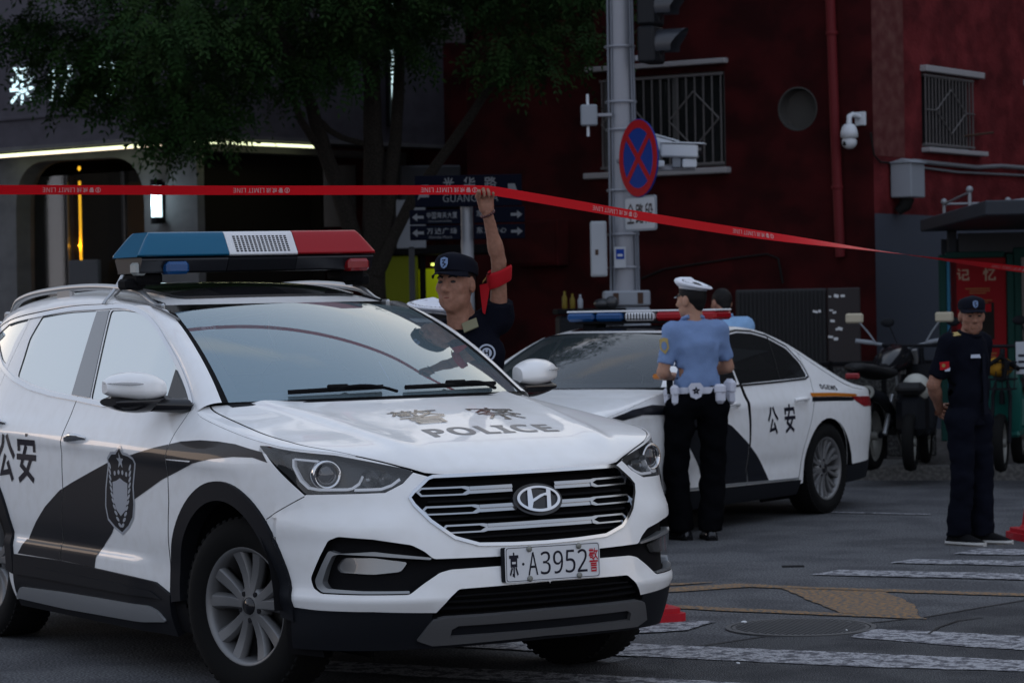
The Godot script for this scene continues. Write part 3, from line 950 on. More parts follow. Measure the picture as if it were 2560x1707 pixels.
		for i in 4: sh.cut(b, circle(Vector2(2.50 + 0.04 * i, 0.878 - 0.006 * absf(i - 1.5)), Vector2(0.011, 0.011), 8), [], 0.03, 0.03, 0.0042)
		sh.cut(b, ccw(v2([2.49, .83, 2.53, .838, 2.567, .85, 2.60, .838, 2.645, .83, 2.64, .76, 2.61, .71, 2.567, .685, 2.52, .71, 2.495, .76])), [], 0.03, 0.03, 0.0042)
		for sd in [-1.0, 1.0]:
			for i in 11:
				var t := i / 10.0
				var c := Vector2(2.567 + sd * (0.105 - 0.09 * pow(t, 2.2)), 0.90 - 0.255 * t)
				var lf := PackedVector2Array()
				for k in 8:
					var a := TAU * k / 8
					lf.append(c + (Vector2(cos(a) * 0.018, sin(a) * 0.008)).rotated(sd * (0.9 - 0.5 * t)))
				sh.cut(b, ccw(lf), [], 0.03, 0.03, 0.0042)
		put(b, "shield_emblem", M.badge_silver, shield)
		# door handle
		for hs in [[3.045, 1.003], [4.02, 1.045]]:
			b = MB.new()
			var rings := []
			for i in 9:
				var t := i / 8.0
				var c := sh.at(Vector2(hs[0] - 0.105 + 0.21 * t, hs[1] + 0.006 - 0.014 * t), 0.002 + 0.03 * pow(sin(PI * t), 0.5))
				var rr := 0.004 + 0.016 * pow(sin(PI * clampf(t, 0.02, 0.98)), 0.6)
				var nn: Vector3 = c[1]
				var ring := PackedVector3Array()
				for k in 10:
					var a := TAU * k / 10
					ring.append(c[0] + nn * cos(a) * rr * 0.6 + Vector3.UP * sin(a) * rr)
				rings.append(ring)
			b.loft(rings)
			put(b, "door_handle", M.chrome, car)
		# bonnet half
		var hs2 := Sheet.new(suv_hood, mx, -1.0, 0.01)
		b = MB.new()
		hs2.cut(b, v2([0.0, 0.0, 0.94, 0.0, 0.94, 0.60, 0.965, 0.70, 0.995, 0.80, 0.995, 0.995, 0.0, 0.995]), [], 0.02, 0.015)
		put(b, "bonnet", M.paint, car)
		b = MB.new()
		hs2.cut(b, v2([0.948, 0.0, 0.9999, 0.0, 0.9999, 0.80, 0.998, 0.80, 0.973, 0.70, 0.948, 0.60]), [], 0.02, 0.025)
		put(b, "wing_top", M.paint, car)
		b = MB.new()
		hs2.cut(b, v2([0.80, 0.0, 0.9999, 0.0, 0.9999, 0.80, 0.85, 0.80]), [], 0.05, 0.05, -0.012)
		put(b, "gap_liner", M.matt_black, car)
		# pillar
		var ps := Sheet.new(suv_pillar, mx, 1.0, 0.01)
		b = MB.new()
		ps.cut(b, v2([0.16, 0.0, 1.0, 0.0, 1.0, 1.0, 0.16, 1.0]), [], 0.07, 0.04)
		put(b, "windscreen_pillar", M.paint, car)
		b = MB.new()
		ps.cut(b, v2([-0.02, 0.0, 0.16, 0.0, 0.16, 1.0, -0.02, 1.0]), [], 0.07, 0.04, -0.003)
		put(b, "windscreen_seal", M.matt_black, car)
		# roof half
		var rs := Sheet.new(suv_roof, mx, 1.0, 0.01)
		b = MB.new()
		rs.cut(b, v2([0.0, 0.0, 0.9999, 0.0, 0.9999, 1.0, 0.0, 1.0]), [], 0.04, 0.025)
		put(b, "roof", M.paint, car)
		# roof rail
		b = MB.new()
		var rail := []
		var rr2 := []
		for i in 41:
			var t := i / 40.0
			var rv := lerpf(0.01, 0.86, t)
			var q := rs.pn(0.88, rv)
			var lift := 0.034 * smoothstep(0.0, 0.10, t) * smoothstep(1.0, 0.88, t)
			rail.append(q[0] + Vector3(mx * 0.01, lift, 0))
			rr2.append(0.017 * (0.5 + 0.5 * smoothstep(0.0, 0.1, t) * smoothstep(1.0, 0.9, t)) + 0.002)
		b.tube(rail, rr2, 12, true, 0.85)
		for t in [0.0, 0.5, 0.98]:
			var i := int(t * 40)
			b.box(Transform3D(Basis(), rail[i] - Vector3(0, 0.035, 0)), Vector3(0.026, 0.08, 0.17), 0.01)
		put(b, "roof_rail", M.silver, car)
		b = MB.new()
		var foot := []
		for i in 9: foot.append(rs.pn(0.865, 0.002 + 0.06 * i / 8.0)[0] + Vector3(0, 0.004, 0))
		b.tube(foot, 0.013, 8, true, 0.5)
		put(b, "rail_end_cover", M.cladding, car)
		# mirror
		var mr := Node3D.new()
		mr.name = "door_mirror"
		car.add_child(mr, true)
		mr.position = Vector3(mx * 1.00, 1.235, -0.665)
		b = MB.new()
		var rg := []
		for i in 15:
			var t := i / 14.0     # from the car outwards
			var xx := lerpf(-0.105, 0.135, t)
			var hh := 0.078 * pow(sin(PI * clampf(0.10 + 0.86 * t, 0.0, 1.0)), 0.42)
			var dd := 0.10 * pow(sin(PI * clampf(0.12 + 0.84 * t, 0.0, 1.0)), 0.45)
			var ring := PackedVector3Array()
			for k in 20:
				var a := TAU * k / 20
				var cz := cos(a)
				var zz := dd * (signf(cz) * pow(absf(cz), 0.8)) * (1.15 if cz > 0.0 else 0.25)
				var yy := hh * signf(sin(a)) * pow(absf(sin(a)), 0.75)
				if yy < 0.0: yy *= 0.55
				ring.append(Vector3(mx * xx, yy + 0.012 * t, zz - 0.05 * t))
			rg.append(ring)
		b.loft(rg)
		put(b, "mirror_cover", M.paint, mr)
		b = MB.new()
		rg = []
		for i in 11:
			var t := i / 10.0
			var xx := lerpf(-0.135, 0.11, t)
			var hh := 0.055 * pow(sin(PI * clampf(0.06 + 0.9 * t, 0.0, 1.0)), 0.5)
			var ring := PackedVector3Array()
			for k in 14:
				var a := TAU * k / 14
				ring.append(Vector3(mx * xx, -0.045 + hh * sin(a) * 0.9, -0.015 - 0.04 * t + 0.085 * cos(a)))
			rg.append(ring)
		b.loft(rg)
		put(b, "mirror_base", M.dark_gloss, mr)
		b = MB.new()
		rg = []
		for i in 7:
			var t := i / 6.0
			var c := Vector3(mx * lerpf(-0.06, -0.17, t), lerpf(-0.06, -0.065, t), lerpf(0.0, 0.10, t))
			var ring := PackedVector3Array()
			for k in 10: ring.append(c + Vector3(0, sin(TAU * k / 10) * lerpf(0.03, 0.035, t), cos(TAU * k / 10) * lerpf(0.05, 0.08, t)))
			rg.append(ring)
		b.loft(rg)
		put(b, "mirror_arm", M.dark_gloss, mr)
		b = MB.new()
		sh.slab(b, ccw(v2([2.11, 1.175, 2.32, 1.175, 2.345, 1.318, 2.17, 1.208])), [], 0.03, 0.03, 0.004, -0.006)
		put(b, "mirror_triangle", M.dark_gloss, car)
		b = MB.new()
		rg = []
		for i in 9:
			var t := i / 8.0
			var ring := PackedVector3Array()
			for k in 8: ring.append(Vector3(mx * lerpf(0.02, 0.137, t), 0.032 + 0.004 * t + 0.008 * sin(TAU * k / 8) * sin(PI * clampf(0.1 + 0.85 * t, 0, 1)), 0.108 * sqrt(maxf(0.0, 1.0 - pow(t, 3.0))) - 0.035 * t + 0.006 * cos(TAU * k / 8)))
			rg.append(ring)
		b.loft(rg)
		put(b, "indicator", M.lamp_glass_dull, mr)
		# wheels
		wheel(car, Vector3(mx * 0.765, 0.367, 0.0), mx, 0.367, 0.225, 0.235, deg_to_rad(14.0), 0)
		wheel(car, Vector3(mx * 0.765, 0.367, -2.70), mx, 0.367, 0.225, 0.235, 0.0, 0)
		# arch liner
		for zc in [-0.02, -2.706]:
			b = MB.new()
			var rgs := []
			for i in 19:
				var a := PI * i / 18.0
				var ring := PackedVector3Array()
				for xx in [0.50, 0.70, 0.925]: ring.append(Vector3(mx * xx, 0.385 + sin(a) * 0.43, zc + cos(a) * 0.43))
				rgs.append(ring)
			b.loft(rgs, false, false)
			b.box(Transform3D(Basis(), Vector3(mx * 0.5, 0.5, zc)), Vector3(0.02, 0.66, 0.9))
			put(b, "arch_liner", M.matt_black, car)

	# windscreen
	var ws := Sheet.new(suv_screen, 1.0, 1.0, 0.01)
	var glass_out := v2([-1.0, 0.0, 1.0, 0.0, 1.0, 1.0, -1.0, 1.0])
	var b2 := MB.new()
	ws.cut(b2, glass_out, [], 0.025, 0.02)
	var scr := put(b2, "windscreen", M.screen_glass, car)
	b2 = MB.new()
	ws.cut(b2, glass_out, [ccw(rounded(v2([-0.93, 0.075, 0.93, 0.075, 0.935, 0.91, 0.4, 0.935, -0.4, 0.935, -0.935, 0.91]), 0.04))], 0.05, 0.04, -0.006)
	put(b2, "black_border", M.frit, scr)
	b2 = MB.new()
	ws.cut(b2, circle(Vector2(-0.87, 0.76), Vector2(0.048, 0.032), 20), [], 0.02, 0.02, -0.004)
	var stk := put(b2, "inspection_sticker", M.sticker, scr)
	b2 = MB.new()
	for i in 3:
		var a0 := -0.888 + 0.018 * i
		ws.cut(b2, ccw(v2([a0, 0.748, a0 + 0.008, 0.748, a0 + 0.008, 0.772, a0, 0.772])), [], 0.02, 0.02, -0.003)
	put(b2, "sticker_mark", M.cladding, stk)
	# cowl
	b2 = MB.new()
	var cw := []
	for i in 21:
		var a := lerpf(-1.0, 1.0, i / 20.0)
		var q := suv_screen(a, 0.0)
		cw.append(PackedVector3Array([q + Vector3(0, -0.004, -0.02), q + Vector3(0, -0.012, 0.03), q + Vector3(0, -0.05, 0.07), q + Vector3(0, -0.06, 0.0)]))
	b2.loft(cw)
	put(b2, "cowl", M.cladding, car)
	# wipers
	for wpr in [[-0.70, -0.16, -0.42], [-0.02, 0.74, 0.36]]:
		b2 = MB.new()
		var bl := []
		for i in 13:
			var a := lerpf(wpr[0], wpr[1], i / 12.0)
			bl.append(ws.at(Vector2(a, 0.035 + 0.012 * i / 12.0), 0.018)[0])
		b2.tube(bl, 0.011, 6)
		var ar := []
		for i in 7:
			var a := lerpf(wpr[2] + 0.12, wpr[2] - 0.02, i / 6.0)
			ar.append(ws.at(Vector2(lerpf(wpr[2] + 0.32, wpr[2], i / 6.0), lerpf(0.0, 0.045, i / 6.0)), 0.022 + 0.02 * sin(PI * i / 6.0))[0])
		b2.tube(ar, 0.012, 6, true, 0.6)
		b2.box(Transform3D(Basis(), bl[6] + Vector3(0, 0.012, 0)), Vector3(0.10, 0.02, 0.02), 0.006)
		put(b2, "wiper", M.matt_black, car)
	# emblem on the grille
	var gs := Sheet.new(func(x: float, y: float) -> Vector3:
		var q := suv_shell.at(absf(x), y)
		return Vector3(x, y, q.z), 1.0, 1.0, 0.01)
	b2 = MB.new()
	var ec := Vector2(0.0, 0.800)
	gs.slab(b2, circle(ec, Vector2(0.115, 0.062), 36), [], 0.02, 0.02, 0.002, -0.05)
	var emb := put(b2, "emblem_plate", M.dark_gloss, car)
	b2 = MB.new()
	gs.slab(b2, circle(ec, Vector2(0.100, 0.050), 44), [circle(ec + Vector2(0, 0.001), Vector2(0.088, 0.041), 44)], 0.02, 0.02, 0.011, 0.0)
	var eh := func(a: Array) -> PackedVector2Array:
		var o := PackedVector2Array()
		for i in range(0, a.size(), 2): o.append(ec + Vector2(a[i], a[i + 1]))
		return ccw(o)
	gs.slab(b2, eh.call([-0.060, -0.034, -0.044, -0.040, -0.030, -0.012, 0.012, 0.006, 0.030, 0.012, 0.040, 0.010, 0.026, -0.042, 0.046, -0.038, 0.062, 0.030, 0.044, 0.040, 0.040, 0.022, 0.010, 0.016, -0.028, 0.0, -0.026, 0.044, -0.044, 0.039]), [], 0.02, 0.02, 0.0105, 0.0)
	put(b2, "emblem", M.chrome, emb)
	# number plate
	var pl := Node3D.new()
	pl.name = "number_plate"
	car.add_child(pl, true)
	pl.position = Vector3(0.012, 0.556, 0.985)
	pl.rotation = Vector3(deg_to_rad(-2.0), deg_to_rad(-1.0), deg_to_rad(-0.5))
	bit("plate_bracket", M.cladding, pl, Vector3(-0.004, 0, -0.012), Vector3(0.45, 0.135, 0.018), 0.004)
	b2 = MB.new()
	b2.prism(rounded(v2([-0.22, -0.07, 0.22, -0.07, 0.22, 0.07, -0.22, 0.07]), 0.012), 0.0, 0.002)
	put(b2, "plate_sheet", M.plate_white, pl)
	b2 = MB.new()
	var po := rounded(v2([-0.216, -0.066, 0.216, -0.066, 0.216, 0.066, -0.216, 0.066]), 0.012)
	var pin := rounded(v2([-0.2135, -0.0635, 0.2135, -0.0635, 0.2135, 0.0635, -0.2135, 0.0635]), 0.011)
	for i in po.size():
		var j := (i + 1) % po.size()
		b2.quad(Vector3(po[i].x, po[i].y, 0.0026), Vector3(po[j].x, po[j].y, 0.0026), Vector3(pin[j].x, pin[j].y, 0.0026), Vector3(pin[i].x, pin[i].y, 0.0026), Vector3.BACK)
	han(b2, "京", 0.14, flat_place(Transform3D(Basis(), Vector3(-0.204, -0.045, 0.003)), 0.046, 0.09))
	b2.prism(circle(Vector2(-0.138, 0.0), Vector2(0.0055, 0.0055), 14), 0.002, 0.003)
	var xs := [-0.116, -0.058, 0.0, 0.058, 0.114]
	for i in 5:
		var ch: String = "A3952"[i]
		var wd: float = word(ch, false).w
		spell(b2, ch, flat_place(Transform3D(Basis(), Vector3(xs[i], -0.045, 0.003)), 0.046 / wd, 0.09))
	put(b2, "plate_characters", M.ink, pl)
	b2 = MB.new()
	han(b2, "警", 0.075, flat_place(Transform3D(Basis(), Vector3(0.168, -0.045, 0.003)), 0.042, 0.09))
	put(b2, "red_character", M.red_ink, pl)
	for q in [[-0.11, 0.058], [0.12, 0.058], [-0.11, -0.058], [0.12, -0.058]]:
		b2 = MB.new()
		b2.lathe([Vector2(0.012, 0.0), Vector2(0.012, 0.004), Vector2(0.007, 0.008), Vector2(0.0, 0.009)], 12, Transform3D(Basis(Vector3.RIGHT, PI / 2), Vector3(q[0], q[1], 0.003)))
		put(b2, "plate_screw", M.dull_metal, pl)
	# bonnet lettering
	for cc in [["警", -0.275], ["察", 0.10]]:
		b2 = MB.new()
		var x0: float = cc[1]
		han(b2, cc[0], 0.062, func(q: Vector2, lay: float) -> Array:
			var r := suv_hood_at(x0 + q.x * 0.235, 0.37 - q.y * 0.20)
			return [r[0] + r[1] * (0.002 + lay), r[1]])
		put(b2, "bonnet_character", M.livery_grey, car)
	b2 = MB.new()
	var wpol: float = word("POLICE", true).w
	spell(b2, "POLICE", func(q: Vector2, lay: float) -> Array:
		var r := suv_hood_at(-0.27 + q.x / wpol * 0.60, 0.572 - q.y * 0.118)
		return [r[0] + r[1] * 0.002, r[1]], true)
	put(b2, "bonnet_lettering", M.livery_silver, car)
	# sunroof
	b2 = MB.new()
	var rfs := Sheet.new(func(x: float, v: float) -> Vector3:
		var q := suv_roof(x / 0.66, v)
		return Vector3(x, q.y, q.z), 1.0, 1.0, 0.01)
	rfs.cut(b2, ccw(rounded(v2([-0.47, 0.065, 0.47, 0.065, 0.47, 0.62, -0.47, 0.62]), 0.05)), [], 0.04, 0.02, 0.012)
	rfs.wall(b2, ccw(rounded(v2([-0.47, 0.065, 0.47, 0.065, 0.47, 0.62, -0.47, 0.62]), 0.05)), 0.0, 0.012, 0.04)
	put(b2, "sunroof", M.sunroof, car)
	# tail, floor and cabin
	b2 = MB.new()
	b2.box(Transform3D(Basis(), Vector3(0, 0.36, -1.55)), Vector3(1.25, 0.30, 3.9), 0.05)
	put(b2, "underbody", M.matt_black, car)
	bit("tailgate", M.paint, car, Vector3(0, 0.85, -3.66), Vector3(1.3, 1.0, 0.08), 0.03)
	bit("rear_window", M.side_glass, car, Vector3(0, 1.36, -3.60), Vector3(1.15, 0.36, 0.02), 0.005, Vector3(0.35, 0, 0))
	bit("dashboard", M.cabin, car, Vector3(0, 1.04, -0.62), Vector3(1.36, 0.22, 0.55), 0.08)
	bit("dashboard_top", M.cabin, car, Vector3(0, 1.14, -0.42), Vector3(1.24, 0.05, 0.5), 0.02)
	for sx in [-0.37, 0.37]:
		var seat := Node3D.new()
		seat.name = "seat"
		car.add_child(seat, true)
		seat.position = Vector3(sx, 0.62, -1.45)
		bit("cushion", M.cabin, seat, Vector3(0, 0, 0.1), Vector3(0.5, 0.2, 0.52), 0.07)
		bit("backrest", M.cabin, seat, Vector3(0, 0.38, -0.2), Vector3(0.48, 0.66, 0.16), 0.07, Vector3(-0.25, 0, 0))
		bit("headrest", M.cabin, seat, Vector3(0, 0.77, -0.31), Vector3(0.27, 0.18, 0.1), 0.045, Vector3(-0.2, 0, 0))
	bit("rear_seat", M.cabin, car, Vector3(0, 0.92, -2.5), Vector3(1.3, 0.65, 0.18), 0.07, Vector3(-0.25, 0, 0))
	b2 = MB.new()
	var sw := []
	for i in 25:
		var a := TAU * i / 24
		sw.append(Vector3(0.37 + cos(a) * 0.185, 1.06 + sin(a) * 0.165, -0.92 - sin(a) * 0.08))
	b2.tube(sw, 0.015, 8, false)
	b2.box(Transform3D(Basis.from_euler(Vector3(0.45, 0, 0)), Vector3(0.37, 1.06, -0.92)), Vector3(0.34, 0.05, 0.03), 0.012)
	b2.box(Transform3D(Basis.from_euler(Vector3(0.45, 0, 0)), Vector3(0.37, 1.04, -0.915)), Vector3(0.13, 0.13, 0.05), 0.02)
	put(b2, "steering_wheel", M.cabin, car)
	bit("interior_mirror", M.cabin, car, Vector3(0.0, 1.475, -0.93), Vector3(0.25, 0.065, 0.03), 0.014)
	bit("sensor_housing", M.cabin, car, Vector3(0.0, 1.53, -0.95), Vector3(0.42, 0.075, 0.07), 0.02, Vector3(0.5, 0, 0))
	build_light_bar(car)
	# tie-down strap and cable over the roof edge
	b2 = MB.new()
	var stp := []
	for i in 10:
		var t := i / 9.0
		var q := Sheet.new(suv_roof, -1.0, 1.0, 0.01).pn(lerpf(0.83, 0.9999, t), lerpf(0.205, 0.145, t))
		stp.append(q[0] + Vector3(-0.012, 0.02 * (1.0 - t) + 0.065 * pow(1.0 - t, 2.0), 0))
	b2.tube(stp, 0.014, 6, true, 0.35)
	put(b2, "bar_strap", M.silver, car)
	b2 = MB.new()
	var cb := [Vector3(-0.56, 1.775, -1.52)]
	for i in 12:
		var t := i / 11.0
		var q: Vector3
		if t < 0.55: q = Sheet.new(suv_roof, -1.0, 1.0, 0.01).pn(0.93 + 0.04 * sin(PI * t * 1.8), lerpf(0.16, 0.0, t / 0.55))[0]
		else: q = Sheet.new(suv_pillar, -1.0, 1.0, 0.01).pn(lerpf(0.6, 0.05, (t - 0.55) / 0.45), lerpf(0.985, 0.85, (t - 0.55) / 0.45))[0]
		cb.append(q + Vector3(-0.008, 0.008, 0))
	b2.tube(cb, 0.0055, 6)
	put(b2, "bar_cable", M.cable_grey, car)

func bar_section(hw_top: float, hw_bot: float, y0: float, y1: float) -> Array:
	var o := []
	for q in [[-1.0, y0, hw_bot], [-1.0, lerpf(y0, y1, 0.12), hw_bot * 1.0], [-1.0, lerpf(y0, y1, 0.75), lerpf(hw_bot, hw_top, 0.8)], [-1.0, lerpf(y0, y1, 0.93), hw_top * 0.98], [-1.0, y1, hw_top * 0.86]]:
		o.append(Vector2(q[0] * q[2], q[1]))
	var r := o.duplicate()
	r.reverse()
	for q in r: o.append(Vector2(-q.x, q.y))
	return o

func build_light_bar(car: Node3D) -> void:
	var lb := Node3D.new()
	lb.name = "light_bar"
	car.add_child(lb, true)
	lb.position = Vector3(-0.02, 1.76, -1.55)
	lb.rotation.z = deg_to_rad(0.4)
	# lenses: sections along x with a sloping end
	var run := func(x0: float, x1: float, end: float, y0: float, y1: float, ht: float, hb: float) -> MB:
		var b := MB.new()
		var rg := []
		for i in 13:
			var t := i / 12.0
			var x := lerpf(x0, x1, t)
			var ring := PackedVector3Array()
			for q in bar_section(ht, hb, y0, y1):
				var k: float = (q.y - y0) / (y1 - y0)
				var xx := x
				var zz: float = q.x
				if end != 0.0:
					var lim := 0.620 - 0.085 * pow(maxf(k, 0.0), 1.3)
					xx = signf(end) * minf(absf(x), 99.0) * (lim / 0.620 if absf(x) > 0.30 else 1.0)
					xx = lerpf(x, signf(end) * lim, smoothstep(0.30, 0.620, absf(x)))
					zz *= 1.0 - 0.16 * pow(smoothstep(0.50, 0.620, absf(x)), 2.0)
				ring.append(Vector3(xx, q.y, zz))
			rg.append(ring)
		b.loft(rg)
		return b
	put(run.call(-0.620, -0.165, -1.0, 0.062, 0.175, 0.10, 0.155), "blue_lens", M.blue_lens, lb)
	put(run.call(0.195, 0.620, 1.0, 0.062, 0.175, 0.10, 0.155), "red_lens", M.red_lens, lb)
	put(run.call(-0.162, 0.192, 0.0, 0.060, 0.174, 0.099, 0.154), "white_centre", M.white_plastic, lb)
	put(run.call(-0.602, -0.165, -0.0, -0.012, 0.060, 0.150, 0.120), "bar_base", M.bar_base, lb)
	put(run.call(-0.162, 0.192, -0.0, -0.012, 0.058, 0.151, 0.121), "speaker_base", M.cladding, lb)
	put(run.call(0.195, 0.602, -0.0, -0.012, 0.060, 0.150, 0.120), "bar_base", M.bar_base, lb)
	var b := MB.new()
	# perforations of the speaker face, sunk dark slots on the sloping front
	for i in 14:
		for j in 8:
			var k := 0.20 + 0.085 * j
			var y := lerpf(0.060, 0.174, k)
			var z := lerpf(0.154, lerpf(0.154, 0.099, 0.8), (k - 0.12) / 0.63) + 0.0012
			var tl := Vector3(0, 0.114 * 0.63, -0.8 * 0.055).normalized()
			var nn := Vector3(0, -tl.z, tl.y)
			var c := Vector3(-0.118 + i * 0.0205, y, z)
			b.quad(c + Vector3(-0.0065, 0, 0) - tl * 0.0038, c + Vector3(0.0065, 0, 0) - tl * 0.0038, c + Vector3(0.0065, 0, 0) + tl * 0.0038, c + Vector3(-0.0065, 0, 0) + tl * 0.0038, nn)
	put(b, "speaker_slots", M.cladding, lb).set_meta("kind", "stuff")
	for q in [["corner_lamp", -0.585, -0.07, 0.06, M.lamp_white, 0.055, 0.062], ["blue_lamp", -0.43, 0.02, 0.115, M.blue_lamp, 0.115, 0.058], ["red_lamp", 0.515, 0.02, 0.115, M.red_lamp, 0.115, 0.058]]:
		b = MB.new()
		b.box(Transform3D(Basis(), Vector3(q[1], 0.010, q[3] + 0.01)), Vector3(q[5], q[6], 0.09), 0.014)
		put(b, q[0], q[4], lb)
	for sx in [-0.53, 0.53]:
		b = MB.new()
		b.box(Transform3D(Basis(), Vector3(sx, -0.035, 0)), Vector3(0.13, 0.06, 0.16), 0.015)
		b.box(Transform3D(Basis(), Vector3(sx + signf(sx) * 0.06, -0.06, 0)), Vector3(0.10, 0.05, 0.10), 0.012)
		put(b, "bar_foot", M.matt_black, lb)

# ------------------------------------------------------------------ ground
func ground_poly(called: String, pts: Array, y: float, material: Material, parent: Node3D = self) -> MeshInstance3D:
	var b := MB.new()
	var p := v2(pts)
	var ix := Geometry2D.triangulate_polygon(p)
	for i in range(0, ix.size(), 3):
		var a := p[ix[i]]; var c := p[ix[i + 1]]; var d := p[ix[i + 2]]
		b.tri(Vector3(a.x, y, a.y), Vector3(c.x, y, c.y), Vector3(d.x, y, d.y), Vector3.UP, Vector3.UP, Vector3.UP)
	return put(b, called, material, parent)

func ragged(pts: Array, amp: float, step := 0.06) -> Array:
	var p := v2(pts)
	var o := []
	for i in p.size():
		var a := p[i]
		var c := p[(i + 1) % p.size()]
		var k := maxi(1, int(a.distance_to(c) / step))
		for j in k:
			var q := a.lerp(c, float(j) / k)
			q += Vector2(rng.randf_range(-amp, amp), rng.randf_range(-amp, amp)) * (0.3 if j == 0 else 1.0)
			o.append(q.x); o.append(q.y)
	return o

func build_ground() -> void:
	struct(ground_poly("road", [-150, 60, 150, 60, 150, -150, -150, -150], 0.0, M.asphalt))
	# newer patch of tarmac with a sealed joint
	struct(ground_poly("road_patch", ragged([0.916, -12.80, 1.48, -13.39, 2.006, -13.71, 2.598, -14.36, 6.0, -13.0, 6.0, -8.5, -3.0, -8.5, -0.5, -11.2], 0.012, 0.15), 0.003, M.asphalt_coarse))
	var road := thing("road_markings", "worn white and yellow road paint on the asphalt", "road marking")
	road.set_meta("kind", "structure")
	for k in ["label", "category"]: road.remove_meta(k)
	road.name = "road_markings"
	for s in [[2.857, -17.287, 6.2, -15.85, 6.2, -15.45, 2.647, -16.975], [2.369, -16.689, 6.2, -15.05, 6.2, -14.75, 2.197, -16.475], [1.861, -16.116, 6.2, -14.25, 6.2, -13.85, 1.66, -15.874],
			[1.689, -13.241, 1.95, -13.09, 2.321, -12.849, 5.0, -11.35, 5.0, -10.9, 2.23, -12.351, 1.9, -12.6, 1.539, -12.94], [-0.72, -13.55, 0.579, -12.826, 1.48, -12.373, 2.166, -12.002, 5.0, -10.5, 5.0, -10.1, 2.103, -11.659, 1.495, -11.886, 0.52, -12.396, -0.72, -13.12],
			[0.40, -13.54, 0.793, -13.732, 0.969, -13.666, 0.81, -13.331, 0.45, -13.2], [-1.4, -12.75, 3.5, -10.05, 3.5, -9.7, -1.4, -12.4]]:
		ground_poly("crosswalk_stripe", ragged(s, 0.010), 0.007, M.road_white, road)
	for s in [[0.30, -15.10, 0.901, -15.34, 1.22, -15.47, 1.278, -15.434, 1.59, -15.212, 2.655, -14.679, 6.0, -13.0, 6.0, -12.86, 2.655, -14.54, 1.59, -15.07, 1.27, -15.27, 0.901, -15.11, 0.30, -14.88], [0.40, -14.62, 0.842, -14.42, 1.126, -14.23, 1.974, -13.71, 1.99, -13.60, 1.126, -14.08, 0.842, -14.27, 0.40, -14.48],
			[1.43, -15.20, 1.96, -14.93, 2.02, -14.2, 1.97, -13.72, 1.62, -13.9, 1.56, -14.25], [0.60, -15.50, 1.121, -15.583, 0.912, -15.45, 0.60, -15.42]]:
		ground_poly("yellow_line", ragged(s, 0.008), 0.006, M.road_yellow, road)
	ground_poly("lane_line", [2.20, -20.53, 2.974, -20.07, 2.974, -20.00, 2.20, -20.44], 0.006, M.road_white, road)
	# sealed crack
	var b := MB.new()
	var cr := [Vector2(0.70, -12.62), Vector2(0.916, -12.80), Vector2(1.2, -13.09), Vector2(1.48, -13.39), Vector2(1.75, -13.53), Vector2(2.006, -13.71), Vector2(2.25, -13.98), Vector2(2.598, -14.36), Vector2(3.4, -14.9)]
	b.ribbon2(cr, 0.022, func(q: Vector2) -> Array: return [Vector3(q.x + 0.008 * sin(q.y * 31.0), 0.0055, q.y), Vector3.UP])
	struct(put(b, "road_crack", M.tar))
	b = MB.new()
	b.ribbon2([Vector2(1.9, -13.0), Vector2(2.0, -13.25), Vector2(2.12, -13.5), Vector2(2.25, -13.62)], 0.014, func(q: Vector2) -> Array: return [Vector3(q.x + 0.01 * sin(q.y * 40.0), 0.008, q.y), Vector3.UP])
	struct(put(b, "road_crack", M.tar))
	# manhole cover
	var mh := thing("manhole_cover", "round ribbed iron manhole cover between yellow line and crosswalk", "manhole cover", Vector3(1.352, 0.0, -13.37), 0.3)
	b = MB.new()
	b.lathe([Vector2(0.36, 0.0), Vector2(0.36, 0.008), Vector2(0.335, 0.008), Vector2(0.335, 0.004)], 40)
	put(b, "rim_ring", M.iron_road, mh)
	b = MB.new()
	b.lathe([Vector2(0.328, 0.0), Vector2(0.328, 0.0065), Vector2(0.0, 0.0065)], 40)
	for i in range(-12, 13):
		var x := i * 0.025
		var hl := sqrt(maxf(0.0, 0.095 - x * x))
		b.box(Transform3D(Basis(), Vector3(x, 0.008, 0)), Vector3(0.010, 0.006, hl * 2.0), 0.002)
	put(b, "cover_plate", M.iron_road, mh)
	b = MB.new()
	b.box(Transform3D(Basis(), Vector3.ZERO), Vector3(0.13, 0.012, 0.05), 0.004)
	var dr := put(b, "drain_lid", M.tar)
	dr.position = Vector3(1.62, 0.004, -16.4)
	dr.set_meta("label", "small dark metal lid set flush in the asphalt"); dr.set_meta("category", "lid")
	for q in [[1.10, -13.60, 0.018, "crumpled white paper scrap lying on the manhole cover"], [1.55, -13.20, 0.013, "tiny white scrap on the far edge of manhole cover"], [0.95, -12.1, 0.012, "tiny white scrap on the tarmac before the striped crossing"]]:
		b = MB.new()
		b.ball(Transform3D(Basis.from_euler(Vector3(0, q[0] * 9.0, 0)), Vector3.ZERO), Vector3(q[2], q[2] * 0.45, q[2] * 0.6), 7, 5)
		var lit := put(b, "paper_scrap", M.plate_white)
		lit.position = Vector3(q[0], q[2] * 0.4, q[1])
		lit.set_meta("label", q[3]); lit.set_meta("category", "litter"); lit.set_meta("group", "paper scraps on the road")
	# pavement and kerb
	var kd := Vector2(0.959, 0.285)
	var k0 := Vector2(2.891, -23.95)
	var a := k0 - kd * 26.0
	var c := k0 + kd * 14.0
	var up := Vector2(0.285, -0.959)
	var pv := ground_poly("pavement", [a.x + up.x * 0.16, a.y + up.y * 0.16, c.x + up.x * 0.16, c.y + up.y * 0.16, c.x + up.x * 40, c.y + up.y * 40, a.x + up.x * 40, a.y + up.y * 40], 0.12, M.pavement)
	struct(pv)
